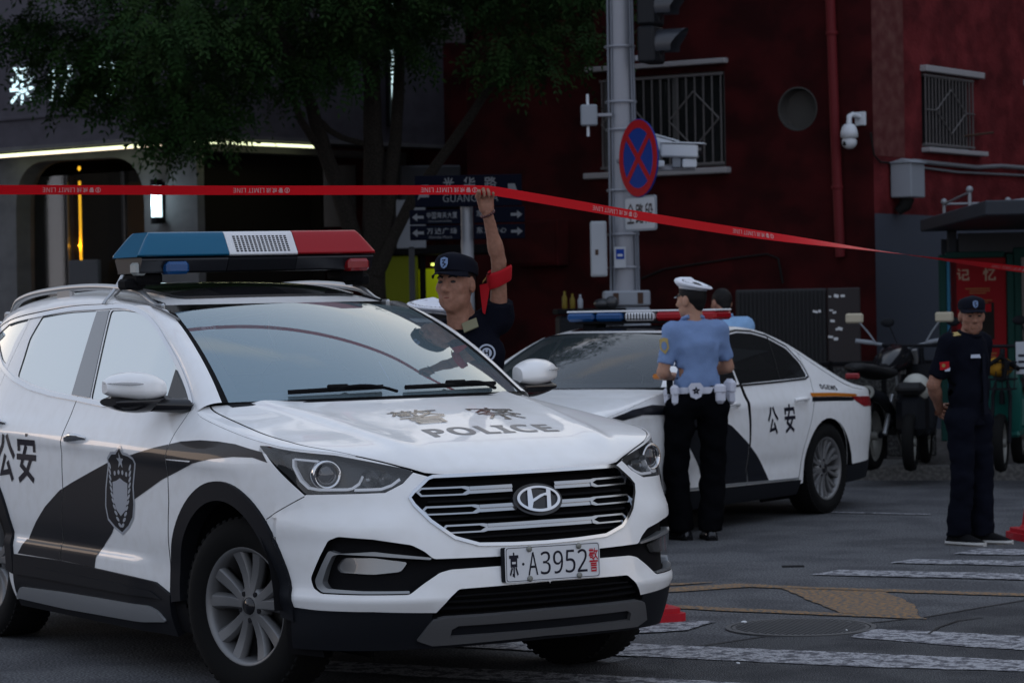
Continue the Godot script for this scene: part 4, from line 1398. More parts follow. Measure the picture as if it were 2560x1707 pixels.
	for i in 40:
		var p0 := a + kd * float(i)
		var mid := p0 + kd * 0.5 + up * 0.08
		var kb := MB.new()
		kb.box(Transform3D(Basis(Vector3.UP, -atan2(kd.y, kd.x)), Vector3(mid.x, 0.045 + rng.randf_range(-0.003, 0.003), mid.y)), Vector3(0.988, 0.17, 0.16), 0.015)
		put(kb, "kerb_stone", M.kerb, pv)

# ------------------------------------------------------------------ buildings
func barred_window(parent: Node3D, at: Vector3, turn: float, w: float, h: float, bars: int, diamond: bool, mullion: bool) -> void:
	var n := Node3D.new()
	n.name = "barred_window"
	parent.add_child(n, true)
	n.position = at
	n.rotation.y = turn
	bit("pane", M.window_dark, n, Vector3(0, 0, -0.10), Vector3(w, h, 0.02))
	var b := MB.new()
	for s in [-1.0, 1.0]:
		b.box(Transform3D(Basis(), Vector3(s * (w / 2 - 0.015), 0, -0.07)), Vector3(0.05, h, 0.05), 0.004)
		b.box(Transform3D(Basis(), Vector3(0, s * (h / 2 - 0.015), -0.07)), Vector3(w - 0.1, 0.05, 0.05), 0.004)
	if mullion: b.box(Transform3D(Basis(), Vector3(w * 0.08, 0, -0.07)), Vector3(0.05, h - 0.08, 0.05), 0.004)
	put(b, "window_frame", M.frame_grey, n)
	for s in [-1.0, 1.0]:
		bit("grille_rail", M.bar_metal, n, Vector3(0, s * (h / 2 - 0.03), 0.035), Vector3(w, 0.025, 0.02), 0.003)
	for i in bars:
		var x := lerpf(-w / 2 + 0.03, w / 2 - 0.03, float(i) / (bars - 1))
		bit("grille_bar", M.bar_metal, n, Vector3(x, 0, 0.035), Vector3(0.013, h - 0.06, 0.013))
	var ds := [[0.0, w * 0.30]] if not mullion else [[-w * 0.30, w * 0.18], [w * 0.27, w * 0.2]]
	for d in ds:
		for s in [[1.0, 1.0], [1.0, -1.0], [-1.0, 1.0], [-1.0, -1.0]]:
			var p := Vector3(d[0] + d[1] * s[0], 0, 0.055)
			var q := Vector3(d[0], s[1] * h * 0.30, 0.055)
			b = MB.new()
			b.tube([p, q], 0.008, 5)
			put(b, "grille_diamond", M.bar_metal, n)
		if diamond:
			b = MB.new()
			b.tube([Vector3(-w / 2 + 0.02, 0, 0.052), Vector3(d[0] - d[1], 0, 0.052)], 0.008, 5)
			put(b, "grille_diamond", M.bar_metal, n)
			b = MB.new()
			b.tube([Vector3(w / 2 - 0.02, 0, 0.052), Vector3(d[0] + d[1], 0, 0.052)], 0.008, 5)
			put(b, "grille_diamond", M.bar_metal, n)

func wall_sheet(poly: PackedVector2Array, holes: Array, xf: Transform3D, depth: float) -> MB:
	# flat wall with real openings: front face with holes, and reveals of the given depth
	var b := MB.new()
	var sh := Sheet.new(func(u: float, v: float) -> Vector3: return xf * Vector3(u, v, 0), 1.0, 1.0, 0.01)
	sh.cut(b, poly, holes, 0.6, 0.6)
	for h in holes: sh.wall(b, h, -depth, 0.0, 0.4, true)
	return b

func build_red_building() -> void:
	var r := thing("red_building", "dark red rendered corner building with barred windows and round wall opening", "building", Vector3(3.77, 0, -29.0), deg_to_rad(-33.0))
	var w1 := v2([-3.27, 2.985, -1.73, 2.985, -1.73, 4.0, -3.27, 4.0])
	var hole := circle(Vector2(-0.865, 3.542), Vector2(0.222, 0.228), 28)
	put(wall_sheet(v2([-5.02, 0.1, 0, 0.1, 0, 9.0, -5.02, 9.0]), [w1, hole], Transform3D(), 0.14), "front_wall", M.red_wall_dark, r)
	var side := Transform3D(Basis(Vector3.UP, PI / 2), Vector3.ZERO)
	var w2 := v2([1.20, 3.15, 2.50, 3.15, 2.50, 3.945, 1.20, 3.945])
	var w3 := v2([4.1, 3.15, 5.3, 3.15, 5.3, 3.945, 4.1, 3.945])
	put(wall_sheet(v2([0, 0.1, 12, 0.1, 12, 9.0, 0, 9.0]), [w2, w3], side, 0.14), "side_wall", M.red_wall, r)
	# repainted corner strip, grey painted base
	var b := MB.new()
	b.quad(Vector3(0.003, 3.02, 0.0), Vector3(0.003, 3.02, -0.76), Vector3(0.003, 9.0, -0.78), Vector3(0.003, 9.0, 0.0), Vector3.RIGHT)
	put(b, "repainted_strip", M.red_strip, r)
	b = MB.new()
	b.quad(Vector3(0.004, 0.1, 0.0), Vector3(0.004, 0.1, -5.0), Vector3(0.004, 2.41, -5.0), Vector3(0.004, 2.42, 0.0), Vector3.RIGHT)
	put(b, "grey_base_coat", M.grey_base, r)
	b = MB.new()
	b.box(Transform3D(Basis(), Vector3(-2.5, 4.5, -3.2)), Vector3(4.9, 8.9, 5.9))
	b.box(Transform3D(Basis(), Vector3(-1.0, 4.5, -8.0)), Vector3(1.7, 8.9, 8.0))
	put(b, "building_core", M.matt_black, r)
	put_recess(r, Vector3(-0.865, 3.542, 0.0))
	bit("back_wall", M.red_wall_dark, r, Vector3(-5.0, 4.5, -3.0), Vector3(0.1, 8.9, 6.0))
	barred_window(r, Vector3(-2.5, 3.49, 0.0), 0.0, 1.54, 1.01, 15, false, true)
	barred_window(r, Vector3(0.0, 3.547, -1.85), PI / 2, 1.30, 0.795, 15, true, false)
	barred_window(r, Vector3(0.0, 3.547, -4.7), PI / 2, 1.20, 0.795, 13, true, false)
	bit("lintel", M.sill_white, r, Vector3(-2.56, 4.10, 0.03), Vector3(1.75, 0.055, 0.10), 0.008)
	bit("window_sill", M.sill_white, r, Vector3(-2.565, 2.935, 0.04), Vector3(1.79, 0.065, 0.14), 0.01)
	bit("lintel", M.sill_white, r, Vector3(0.03, 3.985, -1.95), Vector3(0.10, 0.068, 1.54), 0.008)
	bit("window_sill", M.sill_white, r, Vector3(0.04, 3.115, -1.95), Vector3(0.14, 0.05, 1.53), 0.008)
	bit("lintel", M.sill_white, r, Vector3(0.03, 3.985, -4.7), Vector3(0.10, 0.068, 1.4), 0.008)
	b = MB.new()
	b.tube([Vector3(-0.455, 9.0, 0.07), Vector3(-0.43, 4.65, 0.07), Vector3(-0.40, 3.29, 0.07), Vector3(-0.365, 1.98, 0.07)], 0.052, 12)
	for y in [4.3, 2.7]: b.lathe([Vector2(0.060, -0.02), Vector2(0.064, 0.0), Vector2(0.060, 0.02)], 12, Transform3D(Basis(), Vector3(-0.425 + (4.65 - y) * 0.02, y, 0.07)))
	put(b, "drainpipe", M.red_pipe, r)
	b = MB.new()
	b.tube([Vector3(-2.8, 1.80, 0.01), Vector3(-2.5, 1.9, 0.012), Vector3(-1.6, 2.0, 0.012), Vector3(-1.25, 2.03, 0.012), Vector3(-1.12, 1.98, 0.012), Vector3(-1.07, 1.72, 0.012)], 0.011, 6)
	put(b, "wall_cable", M.rubber, r)
	b = MB.new()
	b.tube([Vector3(0.05, 2.985, -0.85), Vector3(0.05, 2.975, -1.6), Vector3(0.05, 2.965, -2.5), Vector3(0.05, 3.0, -3.2), Vector3(0.05, 3.0, -6.0)], 0.024, 8)
	b.tube([Vector3(0.03, 2.93, -0.85), Vector3(0.03, 2.90, -2.0), Vector3(0.03, 2.93, -6.0)], 0.014, 6)
	put(b, "conduit", M.galvanised, r)
	b = MB.new()
	b.tube([Vector3(0.02, 3.25, 0.10), Vector3(0.03, 3.02, 0.05), Vector3(0.03, 2.95, -0.1), Vector3(0.03, 2.95, -0.3)], 0.010, 6)
	put(b, "wall_cable", M.rubber, r)
	b = MB.new()
	b.tube([Vector3(0.0, 3.30, -2.25), Vector3(0.16, 3.32, -2.35), Vector3(0.30, 3.335, -2.42)], 0.014, 6)
	put(b, "iron_spike", M.rust, r)
	var jb := thing("junction_box", "grey metal junction box hung on the red side wall", "box", Vector3(3.77, 0, -29.0), deg_to_rad(-33.0))
	b = MB.new()
	b.box(Transform3D(Basis(), Vector3(0.14, 2.765, -0.52)), Vector3(0.24, 0.36, 0.34), 0.012)
	put(b, "case", M.box_grey, jb)
	b = MB.new()
	b.prism(v2([-0.15, 0.0, 0.15, 0.0, 0.02, 0.045]), -0.19, 0.19, Transform3D(Basis(), Vector3(0.14, 2.945, -0.52)))
	put(b, "pitched_lid", M.box_grey, jb)
	b = MB.new()
	b.tube([Vector3(0.14, 2.585, -0.5), Vector3(0.12, 2.50, -0.48), Vector3(0.05, 2.44, -0.45)], [0.08, 0.07, 0.045], 10)
	put(b, "cable_boot", M.rubber, jb)
	var dm := thing("dome_camera", "white dome surveillance camera on a wall bracket at red building corner", "camera", Vector3(3.77, 0, -29.0), deg_to_rad(-33.0))
	b = MB.new()
	b.box(Transform3D(Basis(), Vector3(-0.13, 3.40, 0.02)), Vector3(0.12, 0.14, 0.03), 0.006)
	b.tube([Vector3(-0.14, 3.42, 0.03), Vector3(-0.16, 3.44, 0.14), Vector3(-0.17, 3.42, 0.20), Vector3(-0.17, 3.34, 0.21)], 0.028, 10)
	put(b, "bracket", M.camera_white, dm)
	b = MB.new()
	b.lathe([Vector2(0.0, 0.14), Vector2(0.05, 0.138), Vector2(0.072, 0.11), Vector2(0.088, 0.06), Vector2(0.092, 0.0), Vector2(0.07, -0.004)], 20, Transform3D(Basis(), Vector3(-0.17, 3.20, 0.21)), true)
	put(b, "housing", M.camera_white, dm)
	b = MB.new()
	b.ball(Transform3D(Basis(), Vector3(-0.17, 3.155, 0.21)), Vector3(0.078, 0.075, 0.078))
	put(b, "camera_ball", M.camera_white, dm)
	b = MB.new()
	b.ball(Transform3D(Basis(), Vector3(-0.19, 3.14, 0.275)), Vector3(0.025, 0.025, 0.018), 10, 6)
	put(b, "lens", M.dark_gloss, dm)
	var rb := thing("wall_cupboard", "dark red metal cupboard fixed to the red wall", "cupboard", Vector3(3.77, 0, -29.0), deg_to_rad(-33.0))
	bit("case", M.red_wall_dark, rb, Vector3(-4.05, 2.215, 0.12), Vector3(0.66, 0.5, 0.24), 0.01)
	bit("door", M.red_wall_dark, rb, Vector3(-4.05, 2.215, 0.247), Vector3(0.6, 0.44, 0.012), 0.004)

func put_recess(parent: Node3D, c: Vector3) -> void:
	var b := MB.new()
	b.lathe([Vector2(0.232, 0.004), Vector2(0.218, 0.006), Vector2(0.21, -0.10), Vector2(0.20, -0.13), Vector2(0.0, -0.13)], 28, Transform3D(Basis(Vector3.RIGHT, PI / 2), c))
	put(b, "round_opening", M.concrete_dark, parent)

func build_shop() -> void:
	var s := thing("shop_building", "pale corner shop with arched glass door, lit white sign and light strip under the fascia", "building", Vector3(-3.78, 0, -34.0), deg_to_rad(-40.0))
	var arch := rounded(v2([-3.4, 0.12, -0.96, 0.12, -0.94, 3.46, -3.36, 3.49]), 0.62, 8)
	put(wall_sheet(v2([-14.0, 0.1, 0, 0.1, 0, 3.56, -14.0, 3.56]), [arch], Transform3D(), 0.3), "front_wall", M.shop_wall, s)
	# right-hand facade: pier, then a dark open bay
	var side := Transform3D(Basis(Vector3.UP, PI / 2), Vector3.ZERO)
	put(wall_sheet(v2([0, 0.1, 9.0, 0.1, 9.0, 3.56, 0, 3.56]), [v2([0.12, 0.12, 3.3, 0.12, 3.3, 3.48, 0.12, 3.48])], side, 0.3), "side_wall", M.shop_wall, s)
	bit("bay_wall", M.red_wall_dark, s, Vector3(-1.0, 1.8, -2.0), Vector3(0.1, 3.4, 3.4))
	for q in [[-1.5], [-2.4]]: bit("bay_pillar", M.red_wall_dark, s, Vector3(-0.9, 1.8, q[0]), Vector3(0.12, 3.4, 0.12), 0.01)
	bit("bay_ceiling", M.shop_wall, s, Vector3(-0.6, 3.52, -1.8), Vector3(1.0, 0.04, 3.3))
	# fascia band
	put(wall_sheet(v2([-14.0, 3.66, 0.32, 3.66, 0.32, 5.15, -14.0, 5.15]), [], Transform3D(Basis(), Vector3(0, 0, 0.32)), 0.1), "fascia", M.fascia, s)
	put(wall_sheet(v2([-0.32, 3.66, 8.5, 3.66, 8.5, 5.15, -0.32, 5.15]), [], Transform3D(Basis(Vector3.UP, PI / 2), Vector3(0.32, 0, 0)), 0.1), "fascia", M.fascia, s)
	bit("soffit", M.shop_wall, s, Vector3(-6.84, 3.635, 0.0), Vector3(14.3, 0.05, 0.64))
	bit("soffit", M.shop_wall, s, Vector3(0.0, 3.635, -4.4), Vector3(0.64, 0.05, 8.1))
	bit("fascia_ledge", M.fascia, s, Vector3(-6.8, 4.02, 0.335), Vector3(14.2, 0.05, 0.03), 0.008)
	put(wall_sheet(v2([-14.0, 5.15, 0.0, 5.15, 0.0, 12.0, -14.0, 12.0]), [], Transform3D(), 0.1), "upper_wall", M.shop_upper, s)
	put(wall_sheet(v2([0.0, 5.15, 9.0, 5.15, 9.0, 12.0, 0.0, 12.0]), [], side, 0.1), "upper_wall", M.shop_upper, s)
	bit("roof_slab", M.fascia, s, Vector3(-7.0, 12.0, -4.5), Vector3(14.2, 0.2, 9.2))
	bit("ledge_top", M.fascia, s, Vector3(-6.9, 5.17, 0.16), Vector3(14.2, 0.04, 0.36))
	# doorway interior
	bit("lobby_floor", M.concrete_dark, s, Vector3(-2.2, 0.13, -1.4), Vector3(3.4, 0.03, 2.4))
	bit("lobby_back", M.lobby_dark, s, Vector3(-2.2, 1.8, -2.6), Vector3(3.6, 3.5, 0.05))
	bit("lobby_side", M.lobby_dark, s, Vector3(-3.9, 1.8, -1.4), Vector3(0.05, 3.5, 2.4))
	bit("lobby_side", M.lobby_dark, s, Vector3(-0.6, 1.8, -1.4), Vector3(0.05, 3.5, 2.4))
	bit("lobby_ceiling", M.lobby_dark, s, Vector3(-2.2, 3.56, -1.4), Vector3(3.4, 0.04, 2.4))
	bit("brick_panel", M.lobby_brick, s, Vector3(-3.05, 1.7, -0.5), Vector3(0.5, 3.2, 0.05))
	bit("wall_panel", M.lobby_wood, s, Vector3(-2.75, 1.95, -1.6), Vector3(0.55, 2.6, 0.04), 0.01)
	for i in 9:
		var b := MB.new()
		b.lathe([Vector2(0.045, 0.0), Vector2(0.038, 1.5), Vector2(0.045, 3.1)], 8, Transform3D(Basis(), Vector3(-1.42 + i * 0.065, 0.15, -0.55 - 0.03 * (i % 2))), true)
		put(b, "curtain_fold", M.curtain, s)
	bit("door_frame", M.dark_gloss, s, Vector3(-2.62, 1.7, -0.22), Vector3(0.06, 3.2, 0.06), 0.006)
	bit("door_frame", M.dark_gloss, s, Vector3(-1.55, 1.7, -0.22), Vector3(0.06, 3.2, 0.06), 0.006)
	bit("door_pane", M.shop_glass, s, Vector3(-2.17, 1.7, -0.24), Vector3(2.4, 3.2, 0.012))
	# light strips under the fascia
	for q in [[Vector3(-2.02, 3.565, 0.26), Vector3(2.72, 0.035, 0.03), 0.0], [Vector3(0.26, 3.565, -0.77), Vector3(0.03, 0.035, 2.06), PI / 2]]:
		bit("light_strip", M.led_warm, s, q[0], q[1], 0.008)
		var al := AreaLight3D.new()
		al.name = "strip_light"
		al.area_size = Vector2(maxf(q[1].x, q[1].z), 0.03)
		al.light_color = Color(0.94, 1.0, 0.62)
		al.light_energy = 0.10
		al.area_normalize_energy = true
		al.shadow_enabled = true
		s.add_child(al)
		al.position = q[0] + Vector3(0.0, -0.03, 0.0)
		al.rotation = Vector3(-PI / 2, 0, 0) if q[2] == 0.0 else Vector3(-PI / 2, PI / 2, 0)
	# doorway lamps
	bit("door_light_tube", M.led_amber, s, Vector3(-2.47, 2.42, -0.30), Vector3(0.03, 1.6, 0.03), 0.008)
	var ol := OmniLight3D.new()
	ol.name = "door_light"
	ol.light_color = Color(1.0, 0.72, 0.2)
	ol.light_energy = 0.12
	ol.light_size = 0.05
	ol.omni_range = 12.0
	ol.omni_attenuation = 2.0
	ol.shadow_enabled = true
	s.add_child(ol)
	ol.position = Vector3(-2.47, 2.4, -0.25)
	var b := MB.new()
	b.ball(Transform3D(Basis(), Vector3(-2.47, 3.38, -0.30)), Vector3(0.02, 0.03, 0.02), 8, 6)
	put(b, "ceiling_lamp_bulb", M.led_amber, s)
	# wall lamp
	var wl := thing("wall_lamp", "lit white cylinder wall lamp with black caps beside the arched door", "wall lamp", Vector3(-3.78, 0, -34.0), deg_to_rad(-40.0))
	b = MB.new()
	b.lathe([Vector2(0.0, -0.26), Vector2(0.075, -0.26), Vector2(0.075, -0.18), Vector2(0.0, -0.18)], 16, Transform3D(Basis(), Vector3(-0.59, 2.87, 0.12)))
	b.lathe([Vector2(0.0, 0.27), Vector2(0.0, 0.28), Vector2(0.075, 0.28), Vector2(0.075, 0.20), Vector2(0.0, 0.20)], 16, Transform3D(Basis(), Vector3(-0.59, 2.87, 0.12)))
	b.box(Transform3D(Basis(), Vector3(-0.59, 2.87, 0.03)), Vector3(0.06, 0.5, 0.05), 0.005)
	put(b, "lamp_caps", M.matt_black, wl)
	b = MB.new()
	b.lathe([Vector2(0.066, -0.18), Vector2(0.066, 0.20)], 16, Transform3D(Basis(), Vector3(-0.59, 2.87, 0.12)))
	put(b, "lamp_tube", M.led_white, wl)
	b = MB.new()
	for i in 3: b.tube([Vector3(-0.655, 2.72 + i * 0.12, 0.145), Vector3(-0.59, 2.78 + i * 0.12, 0.192), Vector3(-0.525, 2.84 + i * 0.12, 0.145)], 0.006, 5)
	put(b, "spiral_stripe", M.box_grey, wl)
	ol = OmniLight3D.new()
	ol.name = "wall_lamp_light"
	ol.light_color = Color(0.85, 0.95, 1.0)
	ol.light_energy = 0.09
	ol.light_size = 0.06
	ol.omni_range = 12.0
	ol.omni_attenuation = 2.0
	ol.shadow_enabled = true
	wl.add_child(ol)
	ol.position = Vector3(-0.59, 2.87, 0.24)
	# sign characters
	var sg := thing("shop_sign", "glowing white characters fixed to the fascia", "sign", Vector3(-3.78, 0, -34.0), deg_to_rad(-40.0))
	var xs := [-3.02, -2.25, -1.50]
	for i in 3:
		b = MB.new()
		han(b, ["柔", "疗", "馆"][i], 0.095, flat_place(Transform3D(Basis(), Vector3(xs[i], 4.19, 0.36)), 0.50, 0.46))
		put(b, "sign_character", M.led_sign, sg)
	# vertical light strip on the upper wall
	var vs := thing("vertical_light_strip", "bright vertical light strip on the wall behind the tree", "light strip", Vector3(-3.78, 0, -34.0), deg_to_rad(-40.0))
	bit("light_strip", M.led_sign, vs, Vector3(0.42, 5.0, -3.1), Vector3(0.03, 2.2, 0.04), 0.006)
	bit("strip_backing", M.matt_black, vs, Vector3(0.37, 5.0, -3.1), Vector3(0.06, 2.3, 0.12), 0.006)
	# notice board and stuff standing in the doorway
	var nb := thing("notice_board", "grey upright notice board with a dark round mark beside arched door", "notice board", Vector3(-3.78, 0, -34.0), deg_to_rad(-40.0))
	bit("board", M.box_grey_dark, nb, Vector3(-1.95, 1.25, 0.10), Vector3(0.55, 1.9, 0.06), 0.01)
	b = MB.new()
	b.prism(circle(Vector2(-1.95, 1.75), Vector2(0.12, 0.12), 18), 0.13, 0.135)
	put(b, "round_mark", M.ink, nb)

func build_back_clutter() -> void:
	# low wall and lane between the two buildings
	var lw := thing("lane_wall", "dark red rendered wall closing the lane behind the tree", "wall", Vector3(-1.6, 0, -37.0), deg_to_rad(12.0))
	bit("wall_face", M.red_wall_dark, lw, Vector3(0, 2.5, 0), Vector3(5.5, 5.0, 0.3))
	bit("air_conditioner", M.box_grey_dark, lw, Vector3(0.5, 3.1, 0.3), Vector3(0.8, 0.55, 0.3), 0.02)
	bit("small_window", M.window_dark, lw, Vector3(-0.9, 3.0, 0.16), Vector3(0.9, 0.8, 0.03))
	# yellow-green booth
	var k := thing("green_booth", "yellow green booth with a lit panel and black top behind the guard", "booth", Vector3(-1.17, 0.12, -30.0), 0.1)
	bit("booth_body", M.booth_green, k, Vector3(-0.10, 1.0, -0.4), Vector3(0.56, 1.94, 0.8), 0.015)
	bit("booth_top", M.matt_black, k, Vector3(0.28, 2.03, -0.4), Vector3(1.5, 0.10, 0.9), 0.01)
	bit("booth_side", M.matt_black, k, Vector3(0.24, 1.0, -0.45), Vector3(0.06, 1.94, 0.7))
	bit("lit_panel_screen", M.booth_lit, k, Vector3(0.42, 1.66, -0.22), Vector3(0.44, 0.34, 0.03), 0.01)
	bit("booth_lower", M.booth_green, k, Vector3(0.60, 0.64, -0.3), Vector3(0.64, 1.2, 0.3), 0.01)
	bit("booth_tube_light", M.led_booth, k, Vector3(0.48, 1.875, -0.16), Vector3(0.30, 0.03, 0.03), 0.01)
	bit("notice_sheet", M.box_grey_dark, k, Vector3(0.42, 1.05, -0.14), Vector3(0.34, 0.45, 0.01))
	var al := OmniLight3D.new()
	al.name = "booth_light"
	al.light_color = Color(0.95, 1.0, 0.5)
	al.light_energy = 0.012
	al.light_size = 0.05
	al.omni_range = 10.0
	al.omni_attenuation = 2.0
	al.shadow_enabled = true
	k.add_child(al)
	al.position = Vector3(0.48, 1.84, -0.12)
	var gp := thing("grey_panel", "pale grey upright panel behind the direction signs", "panel", Vector3(-1.02, 0.12, -29.0), 0.0)
	bit("panel_sheet", M.box_grey, gp, Vector3(0, 2.28, 0), Vector3(0.30, 0.50, 0.04), 0.005)
	bit("panel_post", M.box_grey_dark, gp, Vector3(0, 1.0, 0), Vector3(0.06, 2.1, 0.04), 0.005)
	# direction sign
	var d := thing("direction_sign", "navy street direction sign with white arrows and characters on a grey post", "sign", Vector3(-0.37, 0.12, -24.2), 0.0)
	var b := MB.new()
	b.tube([Vector3(0, 0, -0.04), Vector3(0, 2.50, -0.04)], 0.055, 14)
	put(b, "post", M.galvanised, d)
	var boards := [[0.02, 2.42, 0.92, 0.27, 0.04, "top"], [-0.27, 2.20, 0.44, 0.125, 0.0, "l1"], [-0.27, 2.065, 0.44, 0.125, 0.0, "l2"], [0.28, 2.21, 0.44, 0.135, 0.0, "r1"], [0.28, 2.065, 0.44, 0.125, 0.0, "r2"]]
	for q in boards:
		var bd := bit("sign_board", M.sign_navy, d, Vector3(q[0], q[1], 0.05), Vector3(q[2], q[3], 0.02), 0.004)
		b = MB.new()
		var z := 0.0615
		var org := Vector3(q[0], q[1], z)
		if q[5] == "top":
			for cc in [["光", -0.16], ["华", 0.02], ["路", 0.20]]:
				b = MB.new()
				han(b, cc[0], 0.11, flat_place(Transform3D(Basis(), org + Vector3(cc[1] - 0.06, 0.015, 0)), 0.10, 0.10))
				put(b, "sign_character", M.sign_dim, bd)
			b = MB.new()
			spell(b, "GUANGHUA", flat_place(Transform3D(Basis(), org + Vector3(-0.22, -0.095, 0)), 0.065, 0.065))
			for sx in [-1.0, 1.0]:
				var ar := PackedVector2Array([Vector2(0.34, -0.05), Vector2(0.34, 0.055), Vector2(0.40, 0.055), Vector2(0.44, -0.075), Vector2(0.415, -0.05)])
				if sx < 0.0:
					for i in ar.size(): ar[i].x = -ar[i].x
				var ab := MB.new()
				ab.prism(ccw(ar), 0.0, 0.002, Transform3D(Basis(), org))
				put(ab, "sign_arrow", M.sign_dim, bd)
		else:
			var left: bool = q[5][0] == "l"
			var m := 1.0 if left else -1.0
			var ar := v2([-0.20 * m, 0.0, -0.155 * m, 0.035, -0.155 * m, 0.012, -0.10 * m, 0.012, -0.10 * m, -0.012, -0.155 * m, -0.012, -0.155 * m, -0.035])
			b.prism(ccw(ar), 0.0, 0.002, Transform3D(Basis(), org))
			put(b, "sign_arrow", M.sign_dim, bd)
			var txt: String = {"l1": "中国海关大厦", "l2": "万达广场", "r1": "东方", "r2": "东方中心"}[q[5]]
			var wch := 0.27 / maxf(4.0, txt.length())
			for i in txt.length():
				b = MB.new()
				han(b, txt[i], 0.12, flat_place(Transform3D(Basis(), org + Vector3((-0.075 if left else -0.20) + i * wch, -0.012, 0)), wch * 0.86, 0.052))
				put(b, "sign_character", M.sign_dim, bd)
			b = MB.new()
			var sub: String = {"l1": "China Customs Building", "l2": "Wanda Plaza", "r1": "Oriental", "r2": "Oriental Centre"}[q[5]]
			if q[5] == "l2" or q[5] == "l1":
				var ww: float = word(sub).w
				spell(b, sub, flat_place(Transform3D(Basis(), org + Vector3(-0.06, -0.05, 0)), 0.20 / ww, 0.024))
		if b.v.size(): put(b, "sign_lettering", M.sign_dim, bd)
	# ribbed cabinet
	var rc := thing("ribbed_cabinet", "dark grey ribbed metal cabinet with torn paper scraps by the red wall", "cabinet", Vector3(2.72, 0.12, -26.6), deg_to_rad(-6.0))
	bit("cabinet_body", M.cabinet, rc, Vector3(-0.16, 0.78, -0.2), Vector3(0.86, 1.5, 0.4), 0.01)
	for i in 22: bit("rib", M.cabinet, rc, Vector3(-0.565 + i * 0.0385, 0.78, 0.012), Vector3(0.018, 1.46, 0.03), 0.006)
	bit("cabinet_door", M.cabinet_plain, rc, Vector3(0.43, 0.78, -0.18), Vector3(0.31, 1.5, 0.42), 0.01)
	for q in [[0.30, 1.50], [0.36, 1.505], [0.42, 1.505], [0.16, 1.36], [0.20, 1.365], [0.31, 1.37], [0.34, 1.35], [0.32, 1.27], [0.36, 1.19], [0.39, 1.195], [0.30, 1.12], [0.35, 1.10]]:
		bit("torn_paper", M.plate_white, rc, Vector3(q[0], q[1] - 0.05, 0.034), Vector3(rng.randf_range(0.02, 0.05), rng.randf_range(0.012, 0.03), 0.003), 0.0, Vector3(0, 0, rng.randf_range(-0.3, 0.3)))
	# stone parapet by the motorcycles
	var sp := thing("stone_parapet", "mottled grey stone slab parapet in a black frame behind the motorcycle", "parapet", Vector3(3.05, 0.12, -25.0), deg_to_rad(-4.0))
	for i in 3:
		bit("stone_slab", M.stone, sp, Vector3(-0.45 + i * 0.47, 0.42, 0), Vector3(0.44, 0.8, 0.10), 0.012)
		bit("frame_post", M.matt_black, sp, Vector3(-0.685 + i * 0.47, 0.44, 0), Vector3(0.03, 0.88, 0.12), 0.004)
	bit("frame_rail", M.matt_black, sp, Vector3(0.02, 0.85, 0), Vector3(1.44, 0.04, 0.12), 0.006)
	# vendor's trolley with bottles
	var tr := thing("trolley", "dark trolley loaded with bottles standing behind the white saloon", "trolley", Vector3(0.70, 0.12, -25.2), 0.1)
	bit("trolley_tray", M.matt_black, tr, Vector3(0, 1.36, 0), Vector3(0.62, 0.05, 0.4), 0.01)
	bit("trolley_case", M.cladding, tr, Vector3(0, 0.85, 0), Vector3(0.58, 0.95, 0.36), 0.02)
	for sx in [-0.22, 0.22]:
		b = MB.new()
		b.lathe([Vector2(0.0, -0.03), Vector2(0.15, -0.03), Vector2(0.17, 0.0), Vector2(0.15, 0.03), Vector2(0.0, 0.03)], 18, Transform3D(Basis(Vector3.RIGHT, PI / 2), Vector3(sx, 0.17, 0.2)))
		put(b, "trolley_wheel", M.tyre, tr)
	for q in [[-0.22, 0.20, "yellow", "yellow bottle standing on the dark trolley"], [-0.15, 0.17, "yellow", "shorter yellow capped bottle standing on the trolley"], [-0.08, 0.16, "white", "white bottle standing on the dark trolley"]]:
		b = MB.new()
		b.lathe([Vector2(0.0, 0.0), Vector2(0.022, 0.0), Vector2(0.024, 0.01), Vector2(0.024, q[1] * 0.5), Vector2(0.010, q[1] * 0.66), Vector2(0.010, q[1] * 0.8), Vector2(0.0, q[1] * 0.8)], 12, Transform3D(), true)
		var o := put(b, "bottle", M.bottle_yellow if q[2] == "yellow" else M.box_grey)
		o.position = Vector3(0.70 + q[0], 1.505, -25.2)
		o.set_meta("label", q[3]); o.set_meta("category", "bottle"); o.set_meta("group", "bottles on the trolley")
	var bag := MB.new()
	bag.ball(Transform3D(Basis(), Vector3.ZERO), Vector3(0.08, 0.05, 0.08), 12, 8)
	bag.ball(Transform3D(Basis(), Vector3(0.08, 0.01, 0.04)), Vector3(0.06, 0.06, 0.05), 10, 7)
	var bo := put(bag, "plastic_bag", M.bag_dark)
	bo.position = Vector3(0.82, 1.545, -25.2)
	bo.set_meta("label", "dark lumpy plastic bag lying beside the bottles on trolley"); bo.set_meta("category", "bag")

